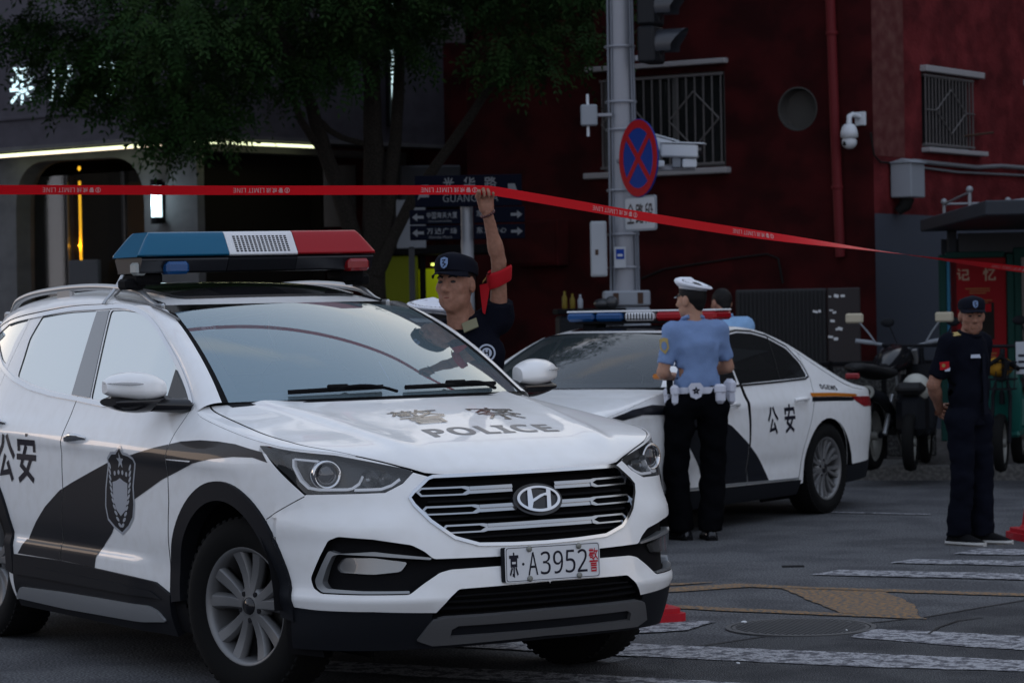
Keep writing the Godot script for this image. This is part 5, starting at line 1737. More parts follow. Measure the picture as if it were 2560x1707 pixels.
# ------------------------------------------------------------------ pole with signal, signs and boxes
func build_pole() -> void:
	var p := thing("signal_pole", "tall grey steel signal pole with clamped cable channels on a boxed base", "pole", Vector3(1.03, 0.12, -25.5))
	var b := MB.new()
	var prof := circle(Vector2.ZERO, Vector2(1, 1), 12)
	var rg := []
	for q in [[0.0, 0.135], [1.4, 0.128], [3.2, 0.112], [6.5, 0.098]]:
		var ring := PackedVector3Array()
		for c in prof: ring.append(Vector3(c.x * q[1] - 0.01 * q[0] * 0.0, q[0], c.y * q[1]))
		rg.append(ring)
	b.loft(rg)
	put(b, "shaft", M.pole_grey, p)
	for q in [-0.115, -0.085, 0.098, 0.120]:
		b = MB.new()
		b.box(Transform3D(Basis(Vector3.BACK, 0.006 * signf(q)), Vector3(q, 3.2, 0.065)), Vector3(0.018, 5.6, 0.05), 0.004)
		put(b, "cable_channel", M.pole_dark, p)
	for y in [1.75, 2.05, 2.45, 3.0, 3.25, 3.75, 4.3]:
		b = MB.new()
		b.lathe([Vector2(0.142, -0.012), Vector2(0.147, 0.0), Vector2(0.142, 0.012)], 20, Transform3D(Basis(), Vector3(0, y, 0)))
		put(b, "clamp_band", M.pole_grey, p)
	for q in [[0.42, 0.72, 0.42], [0.40, 1.50, 0.40], [0.46, 1.34, 0.40]]: pass
	bit("base_box", M.box_grey, p, Vector3(0.02, 0.62, 0), Vector3(0.42, 1.24, 0.42), 0.015)
	bit("base_box", M.box_grey, p, Vector3(0.02, 1.32, 0), Vector3(0.40, 0.14, 0.40), 0.015)
	bit("base_box", M.box_grey, p, Vector3(0.015, 1.47, 0), Vector3(0.42, 0.14, 0.42), 0.015)
	for sx in [-0.10, 0.12]:
		bit("base_strap", M.rust, p, Vector3(0.015 + sx, 1.47, 0.212), Vector3(0.05, 0.10, 0.004))
	# signal head, seen from its side
	var s := thing("traffic_signal", "dark traffic signal head with visors clamped to the grey pole", "traffic light", Vector3(1.03, 0, -25.5), deg_to_rad(68.0))
	for i in 3:
		var y := 3.87 + i * 0.34
		bit("signal_case", M.signal_black, s, Vector3(0.0, y, 0.30), Vector3(0.32, 0.33, 0.16), 0.02)
		b = MB.new()
		var vis := []
		for j in 11:
			var a := PI * (-0.15 + 1.3 * j / 10.0)
			var ring := PackedVector3Array()
			var len_ := 0.27 * (0.55 + 0.45 * sin(clampf(a, 0.0, PI)))
			for t in [0.0, 0.5, 1.0]: ring.append(Vector3(cos(a) * 0.14, y + sin(a) * 0.14, 0.38 + len_ * t))
			vis.append(ring)
		b.loft(vis, false, false)
		put(b, "visor", M.signal_visor, s)
		b = MB.new()
		b.lathe([Vector2(0.125, 0.0), Vector2(0.09, 0.02), Vector2(0.0, 0.03)], 20, Transform3D(Basis(Vector3.RIGHT, PI / 2), Vector3(0, y, 0.38)), true)
		put(b, "signal_lens", M.dark_gloss, s)
	for y in [3.76, 4.4]: bit("signal_arm", M.pole_grey, s, Vector3(0.0, y, 0.16), Vector3(0.05, 0.05, 0.20), 0.006)
	# no stopping sign
	var a0 := deg_to_rad(-63.0)
	var n := thing("no_stopping_sign", "round blue no-stopping sign with red border and red cross on the pole", "traffic sign", Vector3(1.156, 2.834, -24.98), a0)
	b = MB.new()
	b.lathe([Vector2(0.0, -0.012), Vector2(0.345, -0.012), Vector2(0.35, 0.0), Vector2(0.345, 0.004), Vector2(0.0, 0.004)], 44, Transform3D(Basis(Vector3.RIGHT, PI / 2), Vector3.ZERO))
	put(b, "sign_disc", M.sign_blue, n)
	b = MB.new()
	b.lathe([Vector2(0.342, 0.004), Vector2(0.342, 0.007), Vector2(0.268, 0.007), Vector2(0.268, 0.004)], 44, Transform3D(Basis(Vector3.RIGHT, PI / 2), Vector3.ZERO))
	put(b, "red_border", M.sign_red, n)
	b = MB.new()
	b.box(Transform3D(Basis(Vector3.BACK, PI / 4), Vector3(0, 0, 0.005)), Vector3(0.56, 0.055, 0.003))
	b.box(Transform3D(Basis(Vector3.BACK, -PI / 4), Vector3(0, 0, 0.0052)), Vector3(0.56, 0.055, 0.0034))
	put(b, "red_cross", M.sign_red, n)
	bit("sign_bracket", M.pole_grey, n, Vector3(-0.20, 0, -0.05), Vector3(0.50, 0.04, 0.05), 0.006)
	var pl := thing("sign_plate", "white plate with black characters under the round blue sign", "traffic sign", Vector3(1.162, 2.343, -24.98), a0)
	b = MB.new()
	b.prism(rounded(v2([-0.28, -0.155, 0.28, -0.155, 0.28, 0.155, -0.28, 0.155]), 0.03), -0.012, 0.0)
	put(b, "plate_edge", M.box_grey, pl)
	b = MB.new()
	b.prism(rounded(v2([-0.262, -0.137, 0.262, -0.137, 0.262, 0.137, -0.262, 0.137]), 0.025), 0.0, 0.003)
	put(b, "plate_face", M.sign_white, pl)
	b = MB.new()
	for i in 3: han(b, ["全", "路", "段"][i], 0.12, flat_place(Transform3D(Basis(), Vector3(-0.235 + i * 0.165, -0.085, 0.0045)), 0.14, 0.17))
	put(b, "plate_characters", M.ink, pl)
	# cameras
	for q in [[1.37, 2.98, -25.42, -0.2, "pole_camera", "white box camera clamped to the pole, upper of the pair"], [1.55, 2.91, -25.35, 0.25, "pole_camera", "long white box camera with dark hood on the pole arm"]]:
		var c := thing(q[4], q[5], "camera", Vector3(q[0], q[1], q[2]), deg_to_rad(78.0), "cameras on the signal pole")
		var big: bool = q[3] > 0.0
		var ln := 0.34 if big else 0.24
		b = MB.new()
		b.box(Transform3D(Basis.from_euler(Vector3(0.06 if big else 0.3, 0, 0)), Vector3(0, 0, 0)), Vector3(0.13, 0.12, ln), 0.015)
		put(b, "housing", M.camera_white, c)
		bit("sun_shield", M.camera_white, c, Vector3(0, 0.07 if big else 0.065, 0.03), Vector3(0.15, 0.012, ln + 0.06), 0.003, Vector3(0.06 if big else 0.3, 0, 0))
		b = MB.new()
		b.lathe([Vector2(0.05, 0.0), Vector2(0.05, 0.03), Vector2(0.035, 0.032), Vector2(0.0, 0.02)], 14, Transform3D(Basis(Vector3.RIGHT, PI / 2), Vector3(0, 0, ln / 2)))
		put(b, "lens", M.dark_gloss, c)
		bit("mount", M.box_grey, c, Vector3(0, -0.10, -0.03), Vector3(0.07, 0.10, 0.08), 0.008)
	var arm := thing("camera_arm", "short grey arm with small lamps carrying the pole cameras", "bracket", Vector3(1.03, 2.76, -25.4), 0.0)
	bit("arm_tube", M.pole_grey, arm, Vector3(0.36, 0, 0), Vector3(0.60, 0.05, 0.05), 0.008)
	bit("flash_unit", M.camera_white, arm, Vector3(0.60, 0.035, 0.06), Vector3(0.13, 0.08, 0.10), 0.01)
	bit("flash_unit", M.camera_white, arm, Vector3(0.30, 0.035, 0.06), Vector3(0.15, 0.06, 0.08), 0.01)
	var cb := thing("pole_box", "tall narrow white control box strapped to the pole's side", "box", Vector3(0.80, 2.04, -25.4), 0.0)
	bit("box_case", M.box_white, cb, Vector3(0, 0, 0), Vector3(0.145, 0.50, 0.18), 0.01)
	bit("box_door", M.box_white, cb, Vector3(-0.005, 0.0, 0.092), Vector3(0.12, 0.46, 0.006), 0.002)
	bit("box_label", M.rust, cb, Vector3(-0.02, -0.03, 0.0965), Vector3(0.03, 0.05, 0.002))
	var lb := thing("blue_label_sign", "small white sign with blue square emblem on the pole", "sign", Vector3(0.99, 1.96, -25.33), 0.0)
	bit("label_sheet", M.box_white, lb, Vector3(0, 0, 0), Vector3(0.105, 0.19, 0.01), 0.002)
	bit("blue_square", M.sign_blue, lb, Vector3(0, 0.03, 0.006), Vector3(0.075, 0.09, 0.003))
	bit("white_mark", M.sign_white, lb, Vector3(0.0, 0.02, 0.0085), Vector3(0.045, 0.02, 0.002))
	var an := thing("antenna_box", "small grey radio box with two white antennas on pole bracket", "box", Vector3(0.735, 3.25, -25.4), 0.0)
	bit("box_case", M.box_grey, an, Vector3(0, 0, 0), Vector3(0.15, 0.19, 0.10), 0.012)
	for sy in [-1.0, 1.0]:
		b = MB.new()
		b.tube([Vector3(-0.01, sy * 0.09, 0), Vector3(-0.01, sy * 0.19, 0)], 0.013, 8)
		put(b, "antenna", M.camera_white, an)
	bit("bracket", M.pole_grey, an, Vector3(0.14, 0.0, 0), Vector3(0.14, 0.03, 0.04), 0.005)

# ------------------------------------------------------------------ tree
func build_tree(at: Vector3, label: String, seed_: int, clumps: Array, stems: Array) -> void:
	var r := RandomNumberGenerator.new()
	r.seed = seed_
	var t := thing("street_tree", label, "tree", at)
	var b := MB.new()
	for st in stems:
		var pts := []
		var rad := []
		for i in range(0, st.size(), 4):
			pts.append(Vector3(st[i], st[i + 1], st[i + 2])); rad.append(st[i + 3])
		# smooth and wobble
		var p2 := []
		var r2 := []
		for i in pts.size() - 1:
			for j in 5:
				var q := j / 5.0
				var a: Vector3 = pts[maxi(i - 1, 0)]; var c: Vector3 = pts[i]; var d: Vector3 = pts[i + 1]; var e: Vector3 = pts[mini(i + 2, pts.size() - 1)]
				p2.append(c.cubic_interpolate(d, a, e, q) + Vector3(r.randf_range(-1, 1), 0, r.randf_range(-1, 1)) * 0.008)
				r2.append(lerpf(rad[i], rad[i + 1], q) * r.randf_range(0.94, 1.06))
		p2.append(pts[-1]); r2.append(rad[-1])
		b.tube(p2, r2, 10)
	put(b, "trunk", M.bark, t)
	# leaf sprays
	var arr := MB.new()
	for i in 7:
		var y := 0.03 + i * 0.034
		for sd in [-1.0, 1.0]:
			if i == 6 and sd > 0.0: continue
			var dirx: float = sd if i < 6 else 0.0
			var out := Vector3(dirx, 0.55 if i < 6 else 1.0, 0.25 * sin(i * 2.1)).normalized()
			var base := Vector3(0, y, -0.35 * y * y * 6.0)
			var ln := 0.052 if i < 6 else 0.058
			var wv := out.cross(Vector3(0.1, 0.2, 1)).normalized() * 0.0115
			var m := base + out * ln * 0.5
			var e := base + out * ln + Vector3(0, 0, -0.012)
			var nn := out.cross(wv).normalized()
			arr.tri(base, m + wv, e, nn, nn, nn)
			arr.tri(base, e, m - wv, nn, nn, nn)
	arr.tri(Vector3(-0.002, 0, 0), Vector3(0.002, 0, 0), Vector3(0, 0.24, -0.09), Vector3.BACK, Vector3.BACK, Vector3.BACK)
	var leaf := arr.mesh()
	leaf.surface_set_material(0, M.leaf)
	var xf: Array[Transform3D] = []
	var cols := PackedColorArray()
	for c in clumps:
		var cen := Vector3(c[0], c[1], c[2])
		var rad: float = c[3]
		var cnt := int(c[4])
		for i in cnt:
			var d := Vector3(r.randfn(), r.randfn(), r.randfn()).normalized() * pow(r.randf(), 0.45) * rad
			d.y *= 0.62
			var p := cen + d
			var outd := Vector3(d.x, 0.0, d.z).normalized() if d.length() > 0.01 else Vector3.RIGHT
			var aim := (outd * 0.7 + Vector3(r.randf_range(-0.6, 0.6), r.randf_range(-1.1, 0.35), r.randf_range(-0.6, 0.6))).normalized()
			var side_ := aim.cross(Vector3.UP if absf(aim.y) < 0.9 else Vector3.RIGHT).normalized().rotated(aim, r.randf_range(-1.2, 1.2))
			var bs := Basis(side_, aim, side_.cross(aim)) * r.randf_range(0.95, 1.5)
			xf.append(Transform3D(bs, p))
			var g := r.randf_range(0.7, 1.25)
			cols.append(Color(g * r.randf_range(0.85, 1.2), g, g * r.randf_range(0.8, 1.1)))
	var mm := MultiMesh.new()
	mm.transform_format = MultiMesh.TRANSFORM_3D
	mm.use_colors = true
	mm.mesh = leaf
	mm.instance_count = xf.size()
	for i in xf.size():
		mm.set_instance_transform(i, xf[i])
		mm.set_instance_color(i, cols[i])
	var mi := MultiMeshInstance3D.new()
	mi.name = "crown"
	mi.multimesh = mm
	mi.set_meta("kind", "stuff")
	t.add_child(mi)

func build_trees() -> void:
	var r := RandomNumberGenerator.new()
	r.seed = 5
	# crown of the near tree: lower edge as in the picture, denser above
	var cl := []
	var lower := func(x: float) -> float: return curve([-6.0, -4.7, -4.1, -3.6, -2.9, -2.3, -1.2, -0.2, 0.6, 1.3, 2.0, 3.0], [4.6, 4.45, 3.95, 3.55, 3.1, 3.55, 3.75, 3.95, 3.65, 3.95, 4.3, 4.9], x)
	for i in 210:
		var x := r.randf_range(-4.4, 2.15)
		var z := r.randf_range(-3.2, 3.0)
		var lo: float = lower.call(x - 1.3) + 0.45 + 0.10 * absf(z)
		var y := lo + pow(r.randf(), 1.5) * (3.6 - 0.25 * absf(x))
		if x < -2.9 and y < 4.95: continue
		cl.append([x, y, z, r.randf_range(0.42, 0.75), 66])
	for q in [[-1.75, 3.40, 0.9, 0.45, 130], [-2.1, 3.5, 0.7, 0.45, 90], [-1.55, 3.18, 1.1, 0.34, 80], [-1.85, 3.12, 1.0, 0.28, 50], [-2.75, 3.95, 0.5, 0.5, 120], [-2.95, 3.7, 0.6, 0.4, 80], [-2.5, 3.65, 0.7, 0.4, 80], [-4.5, 4.32, 0.3, 0.42, 80], [-4.0, 4.28, 0.5, 0.42, 80], [-3.5, 4.22, 0.4, 0.42, 80], [-3.05, 4.15, 0.5, 0.42, 80], [-4.9, 4.35, 0.0, 0.42, 80], [-0.4, 3.75, 0.9, 0.4, 70], [1.4, 3.85, 0.9, 0.45, 80],  [-0.9, 3.7, 0.8, 0.35, 40], [0.3, 3.95, 0.5, 0.4, 40], [1.7, 3.9, 0.2, 0.45, 50]]: cl.append(q)
	build_tree(Vector3(-1.36, 0.12, -28.0), "leafy street tree with forked grey trunk in front of the pale shop", 21, cl, [
		[0, -0.15, 0, 0.17, -0.02, 1.0, 0, 0.14, 0.0, 2.1, 0, 0.125, 0.02, 3.2, 0.05, 0.10, 0.0, 4.4, 0.1, 0.07, 0.1, 6.0, 0.2, 0.03],
		[0.0, 1.5, 0.0, 0.10, -0.22, 2.2, 0.05, 0.09, -0.50, 3.1, 0.1, 0.075, -0.75, 3.9, 0.15, 0.055, -1.3, 4.9, 0.2, 0.03],
		[0.02, 1.8, 0.0, 0.08, 0.18, 2.6, 0.05, 0.075, 0.27, 3.5, 0.0, 0.06, 0.35, 4.6, -0.1, 0.045, 0.7, 6.0, -0.2, 0.02],
		[0.02, 1.75, 0.05, 0.07, 0.38, 2.45, 0.1, 0.06, 0.85, 3.1, 0.2, 0.05, 1.5, 4.0, 0.3, 0.03],
		[-0.62, 3.4, 0.12, 0.035, -0.35, 3.15, 0.1, 0.03, -0.05, 3.05, 0.05, 0.03],
		[-0.5, 3.0, 0.1, 0.04, -0.72, 3.4, 0.3, 0.035, -0.85, 4.2, 0.4, 0.025]])
	cl = []
	for i in 130:
		var x := r.randf_range(-4.2, 3.2)
		var z := r.randf_range(-2.8, 2.8)
		var lo := 5.0 + 0.10 * absf(z)
		cl.append([x, lo + pow(r.randf(), 1.5) * 3.4, z, r.randf_range(0.42, 0.75), 60])
	build_tree(Vector3(-5.6, 0.12, -29.2), "second leafy street tree shading the lit shop sign", 33, cl, [
		[-1.5, -0.15, 0, 0.16, -1.48, 1.5, 0, 0.13, -1.5, 3.0, 0, 0.11, -1.4, 5.0, 0.1, 0.06],
		[-1.5, 2.6, 0, 0.08, -0.8, 3.7, 0.1, 0.06, 0.1, 4.8, 0.2, 0.03], [-1.5, 2.8, 0, 0.08, -2.3, 3.9, -0.1, 0.06, -3.0, 5.0, 0.0, 0.03]])

# ------------------------------------------------------------------ right-hand kiosk
func build_kiosk() -> void:
	var k := thing("bus_shelter", "dark shelter with flat roof, chrome rail and green framed red poster", "shelter", Vector3(4.20, 0.12, -27.9), deg_to_rad(-3.0))
	# local z runs towards the street along the shelter; its far end panel carries the poster
	bit("roof_slab", M.shelter_dark, k, Vector3(0.95, 2.14, 2.6), Vector3(2.1, 0.12, 5.6), 0.01)
	for q in [[0.18, 0.1], [1.75, 0.1], [1.75, 4.8]]: bit("shelter_post", M.shelter_dark, k, Vector3(q[0], 1.04, q[1]), Vector3(0.09, 2.08, 0.09), 0.01)
	bit("top_panel", M.box_grey_dark, k, Vector3(0.62, 1.95, 0.1), Vector3(0.76, 0.20, 0.06), 0.006)
	bit("back_panel", M.shelter_dark, k, Vector3(0.95, 1.0, -0.15), Vector3(1.7, 2.0, 0.05))
	for q in [[0.06, 0.07], [0.72, 0.07]]: bit("green_upright", M.shelter_green, k, Vector3(q[0] + 0.02, 0.92, 0.12), Vector3(q[1], 1.84, 0.10), 0.008)
	bit("green_rail", M.shelter_green, k, Vector3(0.40, 1.835, 0.12), Vector3(0.58, 0.06, 0.09), 0.006)
	bit("blue_edge", M.poster_blue, k, Vector3(0.135, 0.93, 0.135), Vector3(0.035, 1.7, 0.02))
	bit("display_case", M.shelter_green, k, Vector3(1.2, 0.95, 0.1), Vector3(0.85, 1.9, 0.10), 0.01)
	bit("display_window", M.window_dark, k, Vector3(1.2, 1.0, 0.155), Vector3(0.7, 1.6, 0.02))
	var ps := bit("red_poster", M.poster_red, k, Vector3(0.43, 0.95, 0.135), Vector3(0.54, 1.70, 0.02))
	var b: MB
	for i in 2:
		b = MB.new()
		han(b, ["记", "忆"][i], 0.13, flat_place(Transform3D(Basis(), Vector3(0.22 + i * 0.26, 1.58, 0.1475)), 0.12, 0.12))
		put(b, "poster_character", M.poster_cream, ps)
	for i in 5: bit("poster_print_line", M.poster_gold, ps, Vector3(0.42 + 0.02 * (i % 2), 1.50 - i * 0.022 - (0.05 if i > 2 else 0.0), 0.1468), Vector3(0.24 - 0.04 * (i % 3), 0.008, 0.002))
	for i in 4: bit("poster_print_line", M.poster_gold, ps, Vector3(0.50, 0.86 - i * 0.03, 0.1468), Vector3(0.20 - 0.03 * (i % 2), 0.01, 0.002))
	bit("poster_picture", M.lobby_dark, ps, Vector3(0.46, 1.18, 0.1468), Vector3(0.24, 0.36, 0.002))
	bit("poster_picture_top", M.sign_red, ps, Vector3(0.46, 1.31, 0.1490), Vector3(0.18, 0.08, 0.002))
	for i in 6: bit("display_sticker", M.poster_gold if i % 2 == 0 else M.sign_white, k, Vector3(0.93 + 0.08 * (i % 3), 1.65 - 0.28 * (i / 2), 0.168), Vector3(0.06, 0.08, 0.002))
	# chrome rail on the roof edge
	for q in [[0.12, 0.0], [0.75, 0.0], [0.02, 3.2]]:
		b = MB.new()
		b.tube([Vector3(q[0], 2.20, q[1]), Vector3(q[0], 2.35, q[1])], 0.016, 8)
		b.ball(Transform3D(Basis(), Vector3(q[0], 2.37, q[1])), Vector3(0.032, 0.032, 0.032), 12, 8)
		put(b, "rail_post", M.galvanised, k)
	for q in [[Vector3(0.12, 2.345, 0.0), Vector3(0.75, 2.345, 0.0)], [Vector3(0.75, 2.36, 0.0), Vector3(1.8, 2.46, 0.0)], [Vector3(0.12, 2.345, 0.0), Vector3(0.02, 2.345, 3.2)]]:
		b = MB.new()
		b.tube(q, 0.012, 8)
		put(b, "rail_tube", M.galvanised, k)

# ------------------------------------------------------------------ cones and tape
func cone(at: Vector3, turn: float, label: String) -> void:
	var c := thing("traffic_cone", label, "traffic cone", at, turn, "red traffic cones on the road")
	var b := MB.new()
	b.prism(rounded(v2([-0.18, -0.18, 0.18, -0.18, 0.18, 0.18, -0.18, 0.18]), 0.06), 0.0, 0.045, Transform3D(Basis(Vector3.RIGHT, -PI / 2), Vector3.ZERO))
	b.prism(rounded(v2([-0.16, -0.16, 0.16, -0.16, 0.16, 0.16, -0.16, 0.16]), 0.06), 0.045, 0.07, Transform3D(Basis(Vector3.RIGHT, -PI / 2), Vector3.ZERO))
	put(b, "cone_base", M.cone_red, c)
	b = MB.new()
	b.lathe([Vector2(0.135, 0.07), Vector2(0.115, 0.095), Vector2(0.098, 0.20)], 28, Transform3D(), false)
	b.lathe([Vector2(0.074, 0.36), Vector2(0.062, 0.44)], 28)
	b.lathe([Vector2(0.039, 0.60), Vector2(0.026, 0.70), Vector2(0.018, 0.705), Vector2(0.018, 0.69)], 28)
	put(b, "cone_body", M.cone_red, c)
	for q in [[0.20, 0.36, 0.0985, 0.0745], [0.44, 0.60, 0.0625, 0.0395]]:
		b = MB.new()
		b.lathe([Vector2(q[2], q[0]), Vector2(q[3], q[1])], 28)
		put(b, "white_sleeve", M.cone_white, c)
	b = MB.new()
	for sd in 4:
		spell(b, "LIMIT", flat_place(Transform3D(Basis(Vector3.UP, sd * PI / 2), Vector3.ZERO) * Transform3D(Basis(), Vector3(-0.10, 0.010, 0.1806)), 0.028, 0.026))
	put(b, "moulded_letters", M.cone_pink, c)

func build_tape() -> void:
	# path: left end out of frame, over the car, the raised hand, then away to the right with a half twist
	var pts := [Vector3(-3.6, 2.13, -12.0), Vector3(-2.2, 2.125, -12.55), Vector3(-1.2, 2.118, -12.92), Vector3(-0.45, 2.112, -13.09), Vector3(-0.16, 2.107, -13.10), Vector3(-0.09, 2.104, -13.10), Vector3(0.02, 2.085, -13.12), Vector3(0.62, 1.985, -13.5), Vector3(1.15, 1.905, -13.9), Vector3(1.75, 1.825, -14.3), Vector3(2.15, 1.775, -14.6), Vector3(2.8, 1.695, -15.0), Vector3(4.2, 1.55, -15.8)]
	var roll := [0.30, 0.30, 0.22, 0.10, 0.05, 0.0, 0.0, -0.05, -0.15, -1.15, -1.57, -2.35, -2.6]
	var T := thing("barrier_tape", "red barrier tape with white upside-down lettering stretched across the scene", "tape")
	var run := []   # [position, tangent, up]
	var length := 0.0
	for i in pts.size() - 1:
		for j in 16:
			var t := j / 16.0
			var a: Vector3 = pts[maxi(i - 1, 0)]; var c: Vector3 = pts[i]; var d: Vector3 = pts[i + 1]; var e: Vector3 = pts[mini(i + 2, pts.size() - 1)]
			run.append([c.cubic_interpolate(d, a, e, t) if c.distance_to(d) > 0.2 else c.lerp(d, t), cubic_interpolate(roll[i], roll[i + 1], roll[maxi(i - 1, 0)], roll[mini(i + 2, pts.size() - 1)], t)])
	var pos := []
	var dist := [0.0]
	for i in run.size():
		var tg: Vector3 = (run[mini(i + 1, run.size() - 1)][0] - run[maxi(i - 1, 0)][0]).normalized()
		var up := Vector3.UP.slide(tg).normalized().rotated(tg, run[i][1])
		pos.append([run[i][0], tg, up])
		if i > 0: dist.append(dist[i - 1] + run[i][0].distance_to(run[i - 1][0]))
	var hw := 0.0215
	var b := MB.new()
	for i in run.size() - 1:
		var p0 = pos[i]; var p1 = pos[i + 1]
		var n0: Vector3 = p0[1].cross(p0[2]); var n1: Vector3 = p1[1].cross(p1[2])
		for s in [-1.0, 1.0]:
			var o: float = 0.0006 * s
			b.tri(p0[0] - p0[2] * hw + n0 * o, p0[0] + p0[2] * hw + n0 * o, p1[0] + p1[2] * hw + n1 * o, n0 * s, n0 * s, n1 * s)
			b.tri(p0[0] - p0[2] * hw + n0 * o, p1[0] + p1[2] * hw + n1 * o, p1[0] - p1[2] * hw + n1 * o, n0 * s, n1 * s, n1 * s)
	put(b, "tape_band", M.tape_red, T)
	# lettering every 0.9 m, turned upside down
	var place := func(s: float, h: float, lay: float) -> Array:
		var i := 0
		while i < dist.size() - 2 and dist[i + 1] < s: i += 1
		var t: float = clampf((s - dist[i]) / maxf(dist[i + 1] - dist[i], 1e-6), 0.0, 1.0)
		var p: Vector3 = pos[i][0].lerp(pos[i + 1][0], t)
		var up: Vector3 = pos[i][2].lerp(pos[i + 1][2], t)
		var tg: Vector3 = pos[i][1]
		var nn := tg.cross(up).normalized()
		if nn.z < 0.0 and absf(nn.z) > 0.0: nn = -nn
		return [p + up * h + nn * (0.0016 + lay), nn]
	var wl: float = word("LIMIT LINE").w
	var s0: float = dist[80] - 0.055 - 0.88 * 5.0
	while s0 < dist[-1] - 0.5:
		var end_ := s0
		if s0 > 0.5 and absf(s0 - 0.16 - dist[80]) > 0.17:
			b = MB.new()
			var e2 := end_
			b.ribbon2(Array(circle(Vector2(0.5, 0.5), Vector2(0.5, 0.5), 14)) + [Vector2(1.0, 0.5)], 0.12, func(q: Vector2) -> Array: return place.call(e2 - 0.004 - q.x * 0.022, 0.011 - q.y * 0.022, 0.0))
			b.ribbon2([Vector2(0.5, 0.2), Vector2(0.5, 0.8)], 0.2, func(q: Vector2) -> Array: return place.call(e2 - 0.004 - q.x * 0.022, 0.011 - q.y * 0.022, 0.0))
			for i in 3:
				var o := e2 - 0.034 - i * 0.028
				han(b, ["警", "戒", "线"][i], 0.10, func(q: Vector2, lay: float) -> Array: return place.call(o - q.x * 0.022, 0.011 - q.y * 0.022, lay))
			spell(b, "LIMIT LINE", func(q: Vector2, lay: float) -> Array: return place.call(e2 - 0.122 - q.x / wl * 0.145, 0.0105 - q.y * 0.021, lay))
			put(b, "tape_lettering", M.tape_white, T)
		s0 += 0.88

# ------------------------------------------------------------------ far side of the crossing, out of frame but mirrored in the car
func build_far_side() -> void:
	var rb := thing("brick_block", "tall dark brick block across the side street", "building", Vector3(24.0, 0, -33.0), deg_to_rad(-62.0))
	bit("wall", M.far_wall, rb, Vector3(0, 7.0, 0), Vector3(34.0, 14.0, 8.0))
	bit("roof", M.far_roof, rb, Vector3(0, 14.1, 0), Vector3(34.6, 0.25, 8.6), 0.05)
	for j in 4:
		for i in 9: bit("window", M.window_dark, rb, Vector3(-14.0 + i * 3.5, 2.2 + j * 3.2, 4.02), Vector3(1.5, 1.6, 0.08))
	var defs := [["street_house", "dark brick house with wide roof closing the open street", "house", -62.0, -46.0, 20.0, 8.6], ["street_house", "lower flat roofed shop row between two dark houses", "house", -60.0, -24.0, 21.0, 7.6], ["street_house", "tallest dark house standing beside the flat roofed shops", "house", -58.0, -2.0, 20.0, 9.2]]
	for d in defs:
		var h := thing(d[0], d[1], d[2], Vector3(d[3], 0, d[4]), PI / 2 - 0.15)
		bit("wall", M.far_wall, h, Vector3(0, d[6] / 2, 0), Vector3(d[5], d[6], 8.0))
		bit("roof", M.far_roof, h, Vector3(0, d[6] + 0.12, 0), Vector3(d[5] + 0.6, 0.25, 8.6), 0.05)
		for i in 5:
			bit("window", M.window_dark, h, Vector3(-d[5] * 0.4 + i * d[5] * 0.2, d[6] * 0.6, 4.02), Vector3(1.4, 1.3, 0.08))

# ------------------------------------------------------------------ police saloon
var sal: Shell
const SAL_S := [0.0, 0.5, 0.8, 1.1, 1.5, 1.9, 2.13, 2.3, 2.5, 2.75, 3.0, 3.25, 3.5, 3.785, 3.98, 4.15, 4.3, 4.59, 4.79, 5.1, 5.6, 6.0]
const SAL_Y := [0.66, 0.68, 0.73, 0.80, 0.875, 0.945, 0.975, 1.04, 1.135, 1.24, 1.315, 1.355, 1.36, 1.315, 1.24, 1.155, 1.075, 0.95, 0.895, 0.87, 0.86, 0.86]

func sal_edge(s: float) -> Vector3:
	return sal.at(s, curve(SAL_S, SAL_Y, s))

func sal_hood(u: float, v: float) -> Vector3:
	var au := clampf(absf(u), 0.0, 1.0)
	v = clampf(v, 0.0, 1.0)
	var s := curve([0.0, 0.3, 0.6, 0.8, 0.92, 1.0], [2.1, 1.65, 1.2, 0.8, 0.42, 0.0], v)
	var e := sal_edge(s)
	var z0 := curve([0.0, 0.3, 0.6, 0.8, 0.92, 1.0], [-0.48, -0.05, 0.38, 0.64, 0.80, 0.87], v)
	var y0 := curve([-0.48, -0.05, 0.38, 0.64, 0.8, 0.87], [0.985, 0.945, 0.885, 0.82, 0.75, 0.67], z0)
	var k := pow(maxf(1.0 - pow(au, 2.4), 0.0), 1.0 / 2.4)
	return Vector3(clampf(u, -1.0, 1.0) * e.x, e.y + (y0 - e.y) * k, z0 + (e.z - z0) * au * au)

func sal_roof(u: float, v: float) -> Vector3:
	var au := clampf(absf(u), 0.0, 1.0)
	v = clampf(v, 0.0, 1.0)
	var s := curve([0.0, 0.4, 0.7, 1.0], [2.95, 3.8, 4.5, 5.45], v)
	var e := sal_edge(s)
	var z0 := curve([0.0, 0.4, 0.7, 1.0], [-1.16, -2.2, -3.1, -3.93], v)
	var y0 := curve([-3.93, -3.5, -3.1, -2.6, -2.1, -1.6, -1.16], [0.90, 0.955, 1.10, 1.27, 1.37, 1.392, 1.352], z0)
	var k := pow(maxf(1.0 - pow(au, 2.6), 0.0), 1.0 / 2.6)
	return Vector3(clampf(u, -1.0, 1.0) * e.x, e.y + (y0 - e.y) * k, z0 + (e.z - z0) * au * au)

func sal_screen(a: float, t: float) -> Vector3:
	var lo := Vector3(0.735 * a, 0.99, -0.46 - 0.22 * a * a)
	var hi := Vector3(0.56 * a, 1.35 - 0.03 * a * a, -1.15 - 0.12 * a * a)
	return lo.lerp(hi, t) + Vector3(0, 0.9, 0.43) * (0.10 * t * (1.0 - t))

